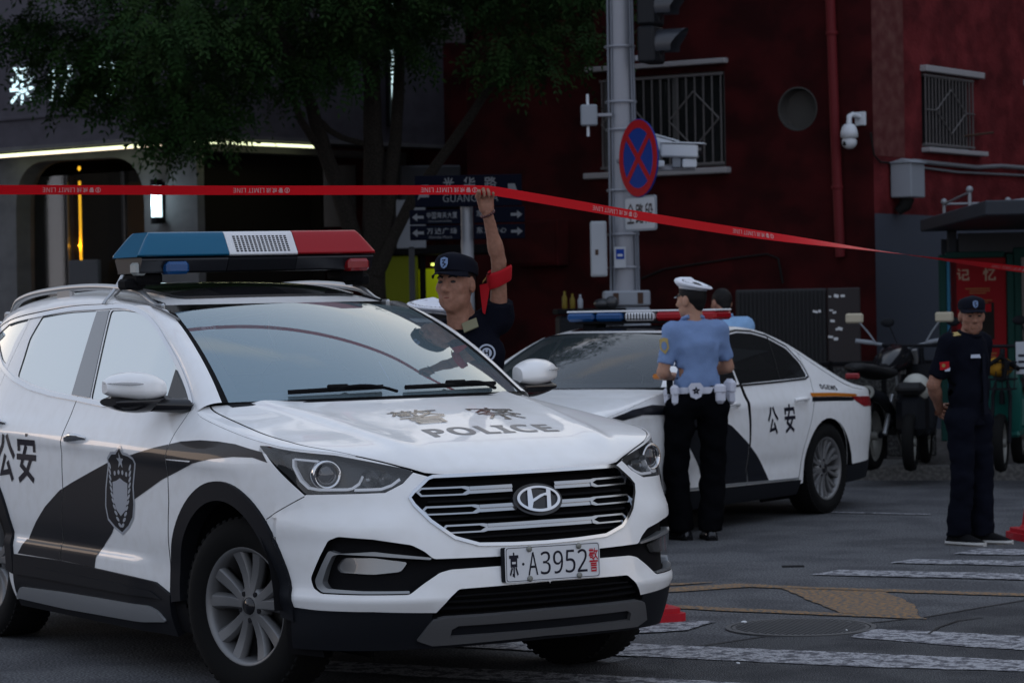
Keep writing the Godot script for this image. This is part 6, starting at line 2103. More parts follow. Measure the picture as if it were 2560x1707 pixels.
func sal_pillar(w: float, t: float) -> Vector3:
	var a := sal_screen(1.0, t)
	var b := sal_edge(curve([0.0, 0.5, 1.0], [2.13, 2.55, 2.95], t))
	return a.lerp(b, w) + Vector3(0.6, 0.7, 0.3).normalized() * (0.05 * w * (1.0 - w))

func build_saloon() -> void:
	var car := thing("police_saloon", "white police saloon with low light bar, dark windows and orange stripe behind standing officer", "police car", Vector3(0.0, 0, -18.56), deg_to_rad(-33.5))
	sal = Shell.new([Vector2(0, .92), Vector2(.25, .90), Vector2(.5, .83), Vector2(.68, .70), Vector2(.80, .52), Vector2(.87, .30), Vector2(.905, .05), Vector2(.92, -.4), Vector2(.925, -1.2), Vector2(.925, -2.0), Vector2(.915, -2.8), Vector2(.88, -3.3), Vector2(.80, -3.68), Vector2(.66, -3.88), Vector2(.4, -3.96), Vector2(0, -3.98)],
		[.15, .3, .5, .66, .8, 1.0], [-.06, -.01, .0, -.03, -.10, -.2], [.15, .2, .30, .42, .55, .7, .80, .90, 1.0, 1.2, 1.35, 1.42], [-.07, -.05, -.03, -.02, -.005, .0, -.01, -.045, -.09, -.20, -.30, -.36], 0.4, 1.1)
	sal.extra = func(s: float, y: float) -> float:
		var d := y - (0.80 + 0.012 * s)
		return 0.014 * smoothstep(1.2, 1.6, s) * exp(-pow(d / (0.05 if d > 0.0 else 0.03), 2.0)) - 0.010 * exp(-pow((y - 0.40) / 0.05, 2.0)) * smoothstep(2.0, 2.2, s) * smoothstep(3.9, 3.7, s)
	var fn := sal.at
	var ta := func(s0: float, s1: float) -> PackedVector2Array:
		var o := PackedVector2Array()
		for i in 25:
			var s := lerpf(s1, s0, i / 24.0)
			o.append(Vector2(s, curve(SAL_S, SAL_Y, s)))
		return o
	var arch := circle(Vector2(1.486, 0.33), Vector2(0.37, 0.365), 30)
	var arch_r := circle(Vector2(4.25, 0.33), Vector2(0.37, 0.365), 30)
	for mx in [1.0, -1.0]:
		var sh := Sheet.new(fn, mx)
		var fw := ccw(rounded(v2([2.42, 0.985, 2.93, 1.255, 3.10, 1.30, 3.02, 0.985]), 0.02, 3))
		var rw := ccw(rounded(v2([3.06, 0.982, 3.15, 1.31, 3.40, 1.333, 3.60, 1.322, 3.785, 1.285, 3.98, 1.205, 4.07, 1.10, 4.085, 1.01, 4.06, 0.995]), 0.02, 3))
		var p := v2([0.0, 0.20, 0.9, 0.20, 1.13, 0.22, 2.06, 0.24, 2.06, 0.975])
		p.append_array(ta.call(0.0, 2.05))
		var b := MB.new()
		sh.cut(b, ccw(p), [arch], 0.06, 0.05)
		put(b, "front_wing", M.paint, car)
		p = v2([2.064, 0.24, 3.035, 0.24, 3.035, 0.9, 3.10, 1.335])
		p.append_array(ta.call(2.064, 3.10))
		b = MB.new()
		sh.cut(b, ccw(p), [fw], 0.05, 0.05)
		put(b, "front_door", M.paint, car)
		p = v2([3.039, 0.24, 3.80, 0.24, 3.86, 0.5, 4.0, 0.75, 4.12, 0.98])
		p.append_array(ta.call(3.104, 4.12))
		b = MB.new()
		sh.cut(b, ccw(p), [rw, arch_r], 0.05, 0.05)
		var rd := put(b, "rear_door", M.paint, car)
		p = v2([4.126, 0.98, 4.006, 0.75, 3.866, 0.5, 3.81, 0.24, 4.6, 0.29, 5.9, 0.33])
		p.append_array(ta.call(4.126, 5.9))
		b = MB.new()
		sh.cut(b, ccw(p), [rw, arch_r], 0.05, 0.05)
		put(b, "rear_quarter", M.paint, car)
		b = MB.new()
		sh.cut(b, ccw(v2([1.8, 0.24, 4.4, 0.24, 4.4, 0.93, 1.8, 0.90])), [arch, arch_r], 0.1, 0.1, -0.012)
		put(b, "inner_liner", M.matt_black, car)
		for g in [fw, rw]:
			b = MB.new()
			sh.cut(b, g, [], 0.06, 0.06, -0.003)
			put(b, "side_window", M.saloon_glass, car)
		b = MB.new()
		var cl := [Vector2(2.45, 0.972), Vector2(3.0, 0.970), Vector2(3.6, 0.976), Vector2(4.04, 0.984), Vector2(4.10, 1.0), Vector2(4.098, 1.05), Vector2(4.085, 1.11), Vector2(3.995, 1.217), Vector2(3.79, 1.300), Vector2(3.60, 1.337), Vector2(3.4, 1.347), Vector2(3.15, 1.328), Vector2(2.93, 1.272), Vector2(2.7, 1.165), Vector2(2.45, 1.02)]
		sh.slab(b, sh.band(cl, 0.014), [], 0.06, 0.06, 0.005, -0.002)
		put(b, "window_chrome", M.chrome, car)
		b = MB.new()
		sh.slab(b, sh.band([Vector2(3.80, 1.29), Vector2(3.66, 1.0)], 0.012), [], 0.06, 0.06, 0.001, -0.002)
		put(b, "window_divider", M.rubber, car)
		b = MB.new()
		sh.slab(b, ccw(v2([1.86, 0.30, 3.7, 0.275, 3.85, 0.27, 3.82, 0.17, 1.9, 0.17])), [], 0.06, 0.05, 0.006, -0.05)
		put(b, "sill_trim", M.cladding, car)
		b = MB.new()
		sh.slab(b, ccw(v2([1.9, 0.325, 3.80, 0.292, 3.80, 0.281, 1.9, 0.312])), [], 0.06, 0.05, 0.012, -0.01)
		put(b, "sill_chrome", M.silver, car)
		# livery
		b = MB.new()
		sh.cut(b, ccw(v2([2.30, 0.84, 2.5, 0.80, 2.785, 0.707, 3.002, 0.586, 3.15, 0.49, 3.262, 0.412, 3.355, 0.30, 2.45, 0.318, 2.36, 0.45, 2.2, 0.6])), [ccw(v2([3.031, 0.2, 3.031, 0.9, 3.045, 0.9, 3.045, 0.2]))], 0.05, 0.05, 0.0015)
		put(b, "side_swoosh", M.livery_black, car)
		b = MB.new()
		sh.cut(b, ccw(v2([1.298, 0.826, 1.538, 0.868, 1.804, 0.890, 2.05, 0.872, 2.05, 0.805, 1.9, 0.82, 1.634, 0.831, 1.4, 0.805])), [], 0.05, 0.05, 0.0015)
		put(b, "wing_stripe", M.livery_black, car)
		b = MB.new()
		sh.cut(b, ccw(v2([4.012, 0.884, 4.40, 0.872, 4.82, 0.846, 4.80, 0.826, 4.40, 0.846, 4.010, 0.858])), [], 0.05, 0.05, 0.002)
		put(b, "orange_stripe", M.livery_orange, car)
		b = MB.new()
		sh.cut(b, ccw(v2([4.010, 0.856, 4.40, 0.844, 4.80, 0.824, 4.72, 0.800, 4.40, 0.812, 4.004, 0.824])), [], 0.05, 0.05, 0.002)
		put(b, "black_stripe", M.livery_black, car)
		for cc in [["公", 3.296], ["安", 3.553]]:
			b = MB.new()
			var s0: float = cc[1]
			han(b, cc[0], 0.13, func(q: Vector2, lay: float) -> Array: return sh.at(Vector2((s0 + q.x * 0.165) if mx > 0.0 else (s0 + 0.165 - q.x * 0.165), 0.625 + q.y * 0.19), 0.002 + lay))
			put(b, "side_character", M.ink, car)
		b = MB.new()
		var wn: float = word("DGEWS", true).w
		spell(b, "DGEWS", func(q: Vector2, _l: float) -> Array: return sh.at(Vector2((4.22 + q.x / wn * 0.26) if mx > 0.0 else (4.48 - q.x / wn * 0.26), 0.905 + q.y * 0.035 - 0.02 * q.x / wn), 0.003), true)
		put(b, "fleet_number", M.livery_grey, car)
		b = MB.new()
		sh.cut(b, ccw(v2([2.48, 0.72, 2.55, 0.74, 2.62, 0.72, 2.64, 0.60, 2.60, 0.46, 2.55, 0.42, 2.50, 0.46, 2.46, 0.60])), [], 0.05, 0.05, 0.0026)
		var bd := put(b, "shield_badge", M.badge_silver, car)
		b = MB.new()
		sh.cut(b, ccw(v2([2.50, 0.70, 2.55, 0.715, 2.60, 0.70, 2.615, 0.60, 2.58, 0.48, 2.55, 0.45, 2.52, 0.48, 2.485, 0.60])), [], 0.05, 0.05, 0.0034)
		put(b, "shield_field", M.livery_black, bd)
		b = MB.new()
		sh.cut(b, ccw(v2([2.52, 0.64, 2.58, 0.64, 2.58, 0.54, 2.55, 0.51, 2.52, 0.54])), [], 0.05, 0.05, 0.0042)
		put(b, "shield_emblem", M.poster_gold, bd)
		for hs in [2.80, 3.83]:
			b = MB.new()
			var pts := []
			for i in 7: pts.append(sh.at(Vector2(hs - 0.10 + 0.2 * i / 6.0, 0.842), 0.004 + 0.028 * sqrt(sin(PI * i / 6.0)))[0])
			b.tube(pts, 0.014, 8)
			put(b, "door_handle", M.paint, car)
		# lamps
		b = MB.new()
		sh.slab(b, ccw(v2([4.70, 0.835, 5.35, 0.81, 5.35, 0.74, 4.95, 0.75, 4.80, 0.79])), [], 0.05, 0.05, 0.004, -0.02)
		put(b, "tail_lamp", M.red_lamp, car)
		b = MB.new()
		sh.slab(b, ccw(v2([0.50, 0.66, 0.80, 0.70, 1.08, 0.755, 1.0, 0.67, 0.60, 0.61])), [], 0.05, 0.05, 0.004, -0.02)
		put(b, "headlight", M.reflector, car)
		b = MB.new()
		sh.slab(b, ccw(v2([0.0, 0.62, 0.42, 0.61, 0.36, 0.36, 0.0, 0.34])), [], 0.05, 0.05, 0.003, -0.02)
		put(b, "front_grille", M.matt_black, car)
		b = MB.new()
		sh.slab(b, ccw(v2([4.55, 0.33, 5.9, 0.35, 5.9, 0.22, 4.62, 0.20])), [], 0.06, 0.05, 0.004, -0.04)
		put(b, "rear_valance", M.cladding, car)
		# bonnet, roof, pillar halves
		for q in [["bonnet", Sheet.new(sal_hood, mx, -1.0), 1.0], ["roof", Sheet.new(sal_roof, mx, 1.0), 1.0], ["windscreen_pillar", Sheet.new(sal_pillar, mx, 1.0), 1.0]]:
			b = MB.new()
			(q[1] as Sheet).cut(b, v2([0.0, 0.0, 0.9999, 0.0, 0.9999, 0.999, 0.0, 0.999]), [], 0.06, 0.04)
			put(b, q[0], M.paint, car)
		# mirror
		var mr := MB.new()
		mr.ball(Transform3D(Basis(), Vector3(mx * 1.0, 1.03, -0.78)), Vector3(0.12, 0.07, 0.08), 14, 9)
		mr.tube([Vector3(mx * 0.93, 1.0, -0.76), Vector3(mx * 0.83, 0.985, -0.74)], 0.025, 8)
		put(mr, "door_mirror", M.paint, car)
		wheel(car, Vector3(mx * 0.80, 0.328, 0.0), mx, 0.328, 0.21, 0.222, deg_to_rad(-4.0), 1)
		wheel(car, Vector3(mx * 0.80, 0.328, -2.77), mx, 0.328, 0.21, 0.222, 0.0, 1)
		for zc in [0.0, -2.765]:
			b = MB.new()
			var rgs := []
			for i in 15:
				var a := PI * i / 14.0
				var ring := PackedVector3Array()
				for xx in [0.55, 0.75, 0.912]: ring.append(Vector3(mx * xx, 0.33 + sin(a) * 0.372, zc + cos(a) * 0.372))
				rgs.append(ring)
			b.loft(rgs, false, false)
			b.box(Transform3D(Basis(), Vector3(mx * 0.55, 0.4, zc)), Vector3(0.02, 0.6, 0.76))
			put(b, "arch_liner", M.matt_black, car)
	var b2 := MB.new()
	var ws := Sheet.new(sal_screen, 1.0, 1.0)
	ws.cut(b2, v2([-1.0, 0.0, 1.0, 0.0, 1.0, 1.0, -1.0, 1.0]), [], 0.07, 0.07, 0.001)
	var scr := put(b2, "windscreen", M.saloon_screen, car)
	b2 = MB.new()
	ws.cut(b2, v2([-1.0, 0.0, 1.0, 0.0, 1.0, 1.0, -1.0, 1.0]), [ccw(v2([-0.93, 0.08, 0.93, 0.08, 0.93, 0.92, -0.93, 0.92]))], 0.07, 0.07, -0.004)
	put(b2, "black_border", M.frit, scr)
	b2 = MB.new()
	var rf := Sheet.new(func(x: float, v: float) -> Vector3:
		var q := sal_roof(x / 0.62, v)
		return Vector3(x, q.y, q.z), 1.0, 1.0)
	rf.cut(b2, ccw(rounded(v2([-0.45, 0.04, 0.45, 0.04, 0.45, 0.40, -0.45, 0.40]), 0.05)), [], 0.06, 0.04, 0.004)
	put(b2, "sunroof", M.sunroof, car)
	b2 = MB.new()
	rf.cut(b2, ccw(rounded(v2([-0.50, 0.50, 0.50, 0.50, 0.56, 0.80, -0.56, 0.80]), 0.05)), [], 0.06, 0.04, 0.004)
	put(b2, "rear_window", M.saloon_glass, car)
	b2 = MB.new()
	b2.box(Transform3D(Basis(), Vector3(0, 0.33, -1.5)), Vector3(1.5, 0.26, 4.2), 0.05)
	put(b2, "underbody", M.matt_black, car)
	bit("dashboard", M.cabin, car, Vector3(0, 0.90, -0.85), Vector3(1.4, 0.16, 0.6), 0.06)
	for sx in [-0.37, 0.37]:
		var seat := Node3D.new()
		seat.name = "seat"
		car.add_child(seat, true)
		seat.position = Vector3(sx, 0.50, -1.7)
		bit("backrest", M.cabin, seat, Vector3(0, 0.30, -0.1), Vector3(0.48, 0.6, 0.14), 0.06, Vector3(-0.35, 0, 0))
		bit("headrest", M.cabin, seat, Vector3(0, 0.66, -0.24), Vector3(0.26, 0.16, 0.09), 0.04, Vector3(-0.3, 0, 0))
	bit("rear_seat", M.cabin, car, Vector3(0, 0.80, -2.75), Vector3(1.3, 0.5, 0.18), 0.06, Vector3(-0.3, 0, 0))
	# light bar
	var lb := Node3D.new()
	lb.name = "light_bar"
	car.add_child(lb, true)
	lb.position = Vector3(0.07, 1.455, -1.65)
	var xs := [-0.62, -0.38, -0.14, 0.12, 0.36, 0.62]
	var ms := [M.blue_lamp, M.blue_lamp, M.white_plastic, M.red_lens, M.red_lens]
	for i in 5:
		b2 = MB.new()
		b2.box(Transform3D(Basis(), Vector3((xs[i] + xs[i + 1]) / 2, 0.005, 0)), Vector3(xs[i + 1] - xs[i] - 0.012, 0.062, 0.24), 0.018)
		put(b2, ["blue_module", "blue_module", "speaker", "red_module", "red_module"][i], ms[i], lb)
	for i in 10: bit("speaker_rib", M.cladding, lb, Vector3(-0.12 + i * 0.0245, 0.005, 0.1215), Vector3(0.009, 0.045, 0.003))
	bit("bar_top", M.white_plastic, lb, Vector3(0, 0.043, 0), Vector3(1.23, 0.012, 0.22), 0.004)
	bit("bar_base", M.matt_black, lb, Vector3(0, -0.036, 0), Vector3(1.1, 0.018, 0.2), 0.004)
	for sx in [-0.45, 0.45]: bit("bar_foot", M.matt_black, lb, Vector3(sx, -0.062, 0), Vector3(0.12, 0.04, 0.14), 0.01)

# ------------------------------------------------------------------ two-wheelers
func bike_wheel(parent: Node3D, at: Vector3, r: float, w: float, spokes: bool) -> void:
	var n := Node3D.new()
	n.name = "wheel"
	parent.add_child(n, true)
	n.position = at
	var xf := Transform3D(Basis(Vector3.BACK, PI / 2), Vector3.ZERO)
	var b := MB.new()
	b.lathe([Vector2(r * 0.72, -w * 0.35), Vector2(r * 0.80, -w * 0.5), Vector2(r * 0.94, -w * 0.42), Vector2(r, 0.0), Vector2(r * 0.94, w * 0.42), Vector2(r * 0.80, w * 0.5), Vector2(r * 0.72, w * 0.35)], 30, xf, true)
	put(b, "tyre", M.tyre, n)
	b = MB.new()
	b.lathe([Vector2(r * 0.72, -w * 0.3), Vector2(r * 0.66, 0.0), Vector2(r * 0.72, w * 0.3)], 30, xf, true)
	b.lathe([Vector2(0.0, -w * 0.5), Vector2(0.035, -w * 0.5), Vector2(0.035, w * 0.5), Vector2(0.0, w * 0.5)], 14, xf)
	for k in (10 if spokes else 5):
		var a := TAU * k / (10 if spokes else 5)
		b.tube([Vector3(0, cos(a) * 0.03, sin(a) * 0.03), Vector3(0, cos(a + 0.15) * r * 0.70, sin(a + 0.15) * r * 0.70)], 0.006 if spokes else 0.014, 6)
	put(b, "rim", M.dull_metal, n)

func build_motorcycle() -> void:
	var m := thing("motorcycle", "black motorcycle with twin exhausts and raised mirror parked by the parapet", "motorcycle", Vector3(2.96, 0.12, -23.30), atan2(0.42, -0.91))
	# local z is forward; the rear axle is at z = 0
	bike_wheel(m, Vector3(0, 0.29, 0), 0.29, 0.14, false)
	bike_wheel(m, Vector3(0, 0.29, 1.30), 0.29, 0.11, false)
	var b := MB.new()
	b.tube([Vector3(0.09, 0.29, 0), Vector3(0.09, 0.36, 0.25), Vector3(0.09, 0.42, 0.5)], 0.025, 8)
	b.tube([Vector3(-0.09, 0.29, 0), Vector3(-0.09, 0.36, 0.25), Vector3(-0.09, 0.42, 0.5)], 0.025, 8)
	b.tube([Vector3(0, 0.42, 0.5), Vector3(0, 0.40, 0.75), Vector3(0, 0.75, 1.02)], 0.035, 8)
	put(b, "frame", M.cladding, m)
	b = MB.new()
	b.box(Transform3D(Basis(), Vector3(0, 0.42, 0.60)), Vector3(0.26, 0.30, 0.38), 0.05)
	for i in 5: b.box(Transform3D(Basis(), Vector3(0, 0.36 + i * 0.045, 0.60)), Vector3(0.30, 0.014, 0.30), 0.004)
	put(b, "engine", M.iron, m)
	for sx in [-1.0, 1.0]:
		b = MB.new()
		b.tube([Vector3(sx * 0.12, 0.30, 0.60), Vector3(sx * 0.15, 0.42, 0.25), Vector3(sx * 0.12, 0.60, -0.02), Vector3(sx * 0.085, 0.66, -0.30)], [0.025, 0.03, 0.05, 0.052], 12)
		put(b, "exhaust", M.cladding, m)
		b = MB.new()
		b.lathe([Vector2(0.056, -0.01), Vector2(0.056, 0.012), Vector2(0.03, 0.014), Vector2(0.03, -0.03)], 16, Transform3D(Basis.from_euler(Vector3(-PI / 2 + 0.15, 0, 0)), Vector3(sx * 0.085, 0.664, -0.31)))
		put(b, "exhaust_tip", M.dull_metal, m)
		b = MB.new()
		b.tube([Vector3(sx * 0.12, 0.30, 0.02), Vector3(sx * 0.13, 0.62, 0.22)], 0.022, 8)
		put(b, "shock_absorber", M.silver, m)
	b = MB.new()
	var rg := []
	for q in [[-0.42, 0.86, 0.02, 0.015], [-0.36, 0.87, 0.10, 0.04], [-0.1, 0.84, 0.15, 0.055], [0.2, 0.80, 0.16, 0.055], [0.42, 0.80, 0.13, 0.05], [0.52, 0.82, 0.08, 0.03]]:
		var ring := PackedVector3Array()
		for k in 12: ring.append(Vector3(cos(TAU * k / 12) * q[2], q[1] + sin(TAU * k / 12) * q[3], q[0]))
		rg.append(ring)
	b.loft(rg)
	put(b, "seat", M.seat_black, m)
	b = MB.new()
	rg = []
	for q in [[0.42, 0.83, 0.06, 0.05], [0.55, 0.88, 0.14, 0.10], [0.75, 0.92, 0.16, 0.12], [0.92, 0.90, 0.12, 0.10], [1.02, 0.86, 0.05, 0.05]]:
		var ring := PackedVector3Array()
		for k in 14: ring.append(Vector3(cos(TAU * k / 14) * q[2], q[1] + sin(TAU * k / 14) * q[3], q[0]))
		rg.append(ring)
	b.loft(rg)
	put(b, "fuel_tank", M.dark_gloss, m)
	b = MB.new()
	rg = []
	for i in 8:
		var a := lerpf(-0.5, 1.5, i / 7.0)
		var ring := PackedVector3Array()
		for xx in [-0.10, -0.07, 0.0, 0.07, 0.10]: ring.append(Vector3(xx, 0.30 + cos(a) * 0.36 - absf(xx) * 0.25, -sin(a) * 0.36))
		rg.append(ring)
	b.loft(rg, false, false)
	put(b, "rear_mudguard", M.cladding, m)
	bit("plate_holder", M.plate_white, m, Vector3(0, 0.48, -0.40), Vector3(0.20, 0.13, 0.01), 0.003, Vector3(-0.3, 0, 0))
	b = MB.new()
	spell(b, "京A 87629", flat_place(Transform3D(Basis.from_euler(Vector3(-0.3, PI, 0)), Vector3(0.08, 0.455, -0.418)), 0.02, 0.05)) if false else null
	b.box(Transform3D(Basis.from_euler(Vector3(-0.3, 0, 0)), Vector3(0.0, 0.49, -0.410)), Vector3(0.14, 0.02, 0.004))
	b.box(Transform3D(Basis.from_euler(Vector3(-0.3, 0, 0)), Vector3(0.01, 0.455, -0.400)), Vector3(0.11, 0.02, 0.004))
	put(b, "plate_marks", M.ink, m)
	bit("tail_lamp", M.red_lamp, m, Vector3(0, 0.80, -0.44), Vector3(0.12, 0.05, 0.04), 0.012)
	for sx in [-1.0, 1.0]:
		b = MB.new()
		b.tube([Vector3(sx * 0.09, 0.29, 1.30), Vector3(sx * 0.09, 0.98, 1.02)], 0.024, 8)
		put(b, "fork_leg", M.silver, m)
		b = MB.new()
		b.tube([Vector3(0, 0.99, 1.0), Vector3(sx * 0.14, 1.02, 0.98), Vector3(sx * 0.34, 1.06, 0.86)], 0.014, 8)
		b.tube([Vector3(sx * 0.25, 1.045, 0.91), Vector3(sx * 0.38, 1.065, 0.84)], 0.02, 8)
		put(b, "handlebar", M.box_grey, m)
		b = MB.new()
		b.tube([Vector3(sx * 0.22, 1.04, 0.92), Vector3(sx * 0.28, 1.13, 0.90), Vector3(sx * 0.36, 1.23, 0.88)], 0.008, 6)
		put(b, "mirror_stalk", M.box_grey, m)
		b = MB.new()
		b.box(Transform3D(Basis(), Vector3(sx * 0.40, 1.26, 0.88)), Vector3(0.16, 0.085, 0.03), 0.014)
		put(b, "mirror", M.mirror_cream, m)
	b = MB.new()
	b.lathe([Vector2(0.0, 0.0), Vector2(0.06, 0.02), Vector2(0.085, 0.08), Vector2(0.085, 0.10), Vector2(0.0, 0.11)], 16, Transform3D(Basis(Vector3.RIGHT, PI / 2), Vector3(0, 0.88, 1.06)), true)
	put(b, "headlamp", M.dark_gloss, m)
	b = MB.new()
	b.tube([Vector3(-0.10, 0.30, 0.45), Vector3(-0.20, 0.02, 0.38)], 0.012, 6)
	put(b, "side_stand", M.iron, m)
	var hl := thing("helmet", "white helmet hanging on the black motorcycle", "helmet", Vector3(3.36, 0.80, -23.35), 0.4)
	b = MB.new()
	b.ball(Transform3D(), Vector3(0.115, 0.12, 0.135), 18, 12)
	put(b, "helmet_shell", M.helmet_white, hl)
	b = MB.new()
	b.lathe([Vector2(0.095, -0.09), Vector2(0.09, -0.115), Vector2(0.08, -0.105)], 18, Transform3D(Basis(), Vector3.ZERO))
	b.tube([Vector3(-0.08, -0.1, 0.03), Vector3(-0.02, -0.17, 0.05), Vector3(0.06, -0.1, 0.03)], 0.008, 6)
	put(b, "helmet_trim", M.rubber, hl)

func build_ebikes() -> void:
	var defs := [[Vector3(3.95, 0.12, -22.75), atan2(-0.30, 0.95), "teal", "teal electric bike with front basket standing behind the dark guard"], [Vector3(4.55, 0.12, -23.6), atan2(-0.2, 0.98), "red", "red electric bike parked beside the teal one"], [Vector3(3.55, 0.12, -24.2), atan2(0.25, -0.97), "white", "black electric scooter parked beyond the motorcycle"]]
	for d in defs:
		var m := thing("electric_bike", d[3], "electric bike", d[0], d[1], "electric bikes on the pavement")
		# local z is forward; origin under the front axle
		bike_wheel(m, Vector3(0, 0.24, 0), 0.24, 0.09, true)
		bike_wheel(m, Vector3(0, 0.24, -1.15), 0.24, 0.10, true)
		var body: Material = {"teal": M.bike_teal, "red": M.sign_red, "white": M.cladding}[d[2]]
		var b := MB.new()
		for sx in [-1.0, 1.0]: b.tube([Vector3(sx * 0.07, 0.24, 0), Vector3(sx * 0.07, 0.62, -0.10), Vector3(0, 0.95, -0.18)], 0.016, 8)
		b.tube([Vector3(0, 0.55, -0.12), Vector3(0, 1.0, -0.20)], 0.022, 8)
		put(b, "fork", M.cladding, m)
		b = MB.new()
		b.tube([Vector3(-0.32, 1.03, -0.30), Vector3(-0.14, 1.02, -0.20), Vector3(0.14, 1.02, -0.20), Vector3(0.32, 1.03, -0.30)], 0.014, 8)
		put(b, "handlebar", M.cladding, m)
		for sx in [-1.0, 1.0]:
			b = MB.new()
			b.tube([Vector3(sx * 0.20, 1.04, -0.24), Vector3(sx * 0.26, 1.18, -0.22)], 0.007, 6)
			b.ball(Transform3D(Basis(), Vector3(sx * 0.28, 1.22, -0.22)), Vector3(0.06, 0.04, 0.015), 10, 7)
			put(b, "mirror", M.cladding, m)
		b = MB.new()
		var rg := []
		for q in [[0.86, -0.16, 0.12], [0.70, -0.16, 0.16], [0.50, -0.22, 0.15], [0.32, -0.32, 0.13]]:
			var ring := PackedVector3Array()
			for k in 12: ring.append(Vector3(cos(TAU * k / 12) * q[2], q[0], q[1] + sin(TAU * k / 12) * 0.05))
			rg.append(ring)
		b.loft(rg)
		put(b, "leg_shield", body, m)
		b = MB.new()
		b.box(Transform3D(Basis(), Vector3(0, 0.30, -0.50)), Vector3(0.24, 0.06, 0.45), 0.02)
		b.box(Transform3D(Basis(), Vector3(0, 0.46, -0.92)), Vector3(0.24, 0.34, 0.46), 0.06)
		put(b, "body_shell", body, m)
		b = MB.new()
		b.box(Transform3D(Basis(), Vector3(0, 0.68, -0.90)), Vector3(0.24, 0.10, 0.58), 0.04)
		put(b, "seat", M.seat_black, m)
		b = MB.new()
		b.lathe([Vector2(0.0, 0.05), Vector2(0.05, 0.045), Vector2(0.07, 0.0), Vector2(0.06, -0.03)], 14, Transform3D(Basis(Vector3.RIGHT, PI / 2), Vector3(0, 0.80, -0.08)), true)
		put(b, "headlamp", M.reflector, m)
		if d[2] != "white":
			# wire basket
			b = MB.new()
			for y in [0.68, 0.76, 0.84, 0.90]:
				var k: float = 0.85 + (y - 0.68) * 0.7
				b.tube([Vector3(-0.16 * k, y, 0.0), Vector3(0.16 * k, y, 0.0), Vector3(0.16 * k, y, 0.22 * k), Vector3(-0.16 * k, y, 0.22 * k), Vector3(-0.16 * k, y, 0.0)], 0.006, 5)
			for i in 7:
				var x := -0.14 + i * 0.0467
				b.tube([Vector3(x, 0.68, 0.20), Vector3(x * 1.15, 0.90, 0.225)], 0.005, 5)
			b.box(Transform3D(Basis(), Vector3(0, 0.68, 0.1)), Vector3(0.26, 0.008, 0.2))
			put(b, "basket", M.cladding, m)
	var yb := thing("yellow_bag", "yellow and black strapped bag lying in the teal bike's basket", "bag", Vector3(3.92, 0.86, -22.62), 0.2)
	var b := MB.new()
	b.ball(Transform3D(Basis(), Vector3(0, 0.12, 0)), Vector3(0.13, 0.08, 0.09), 16, 10)
	put(b, "bag_body", M.bag_yellow, yb)
	b = MB.new()
	b.tube([Vector3(-0.15, 0.12, 0.09), Vector3(-0.02, 0.20, 0.10), Vector3(0.14, 0.10, 0.09)], 0.02, 6)
	b.tube([Vector3(0.0, 0.03, 0.11), Vector3(0.02, 0.14, 0.12), Vector3(0.0, 0.22, 0.05)], 0.02, 6)
	put(b, "bag_strap", M.matt_black, yb)
	var wp := thing("number_board", "small white number board fixed before the teal bike's handlebar", "number plate", Vector3(4.15, 1.05, -22.55), -0.2)
	bit("board_sheet", M.box_white, wp, Vector3.ZERO, Vector3(0.20, 0.26, 0.01), 0.003)
	b = MB.new()
	for i in 3: b.box(Transform3D(Basis(), Vector3(-0.04, 0.02 - 0.05 * i, 0.006)), Vector3(0.08, 0.02, 0.003))
	put(b, "board_marks", M.ink, wp)

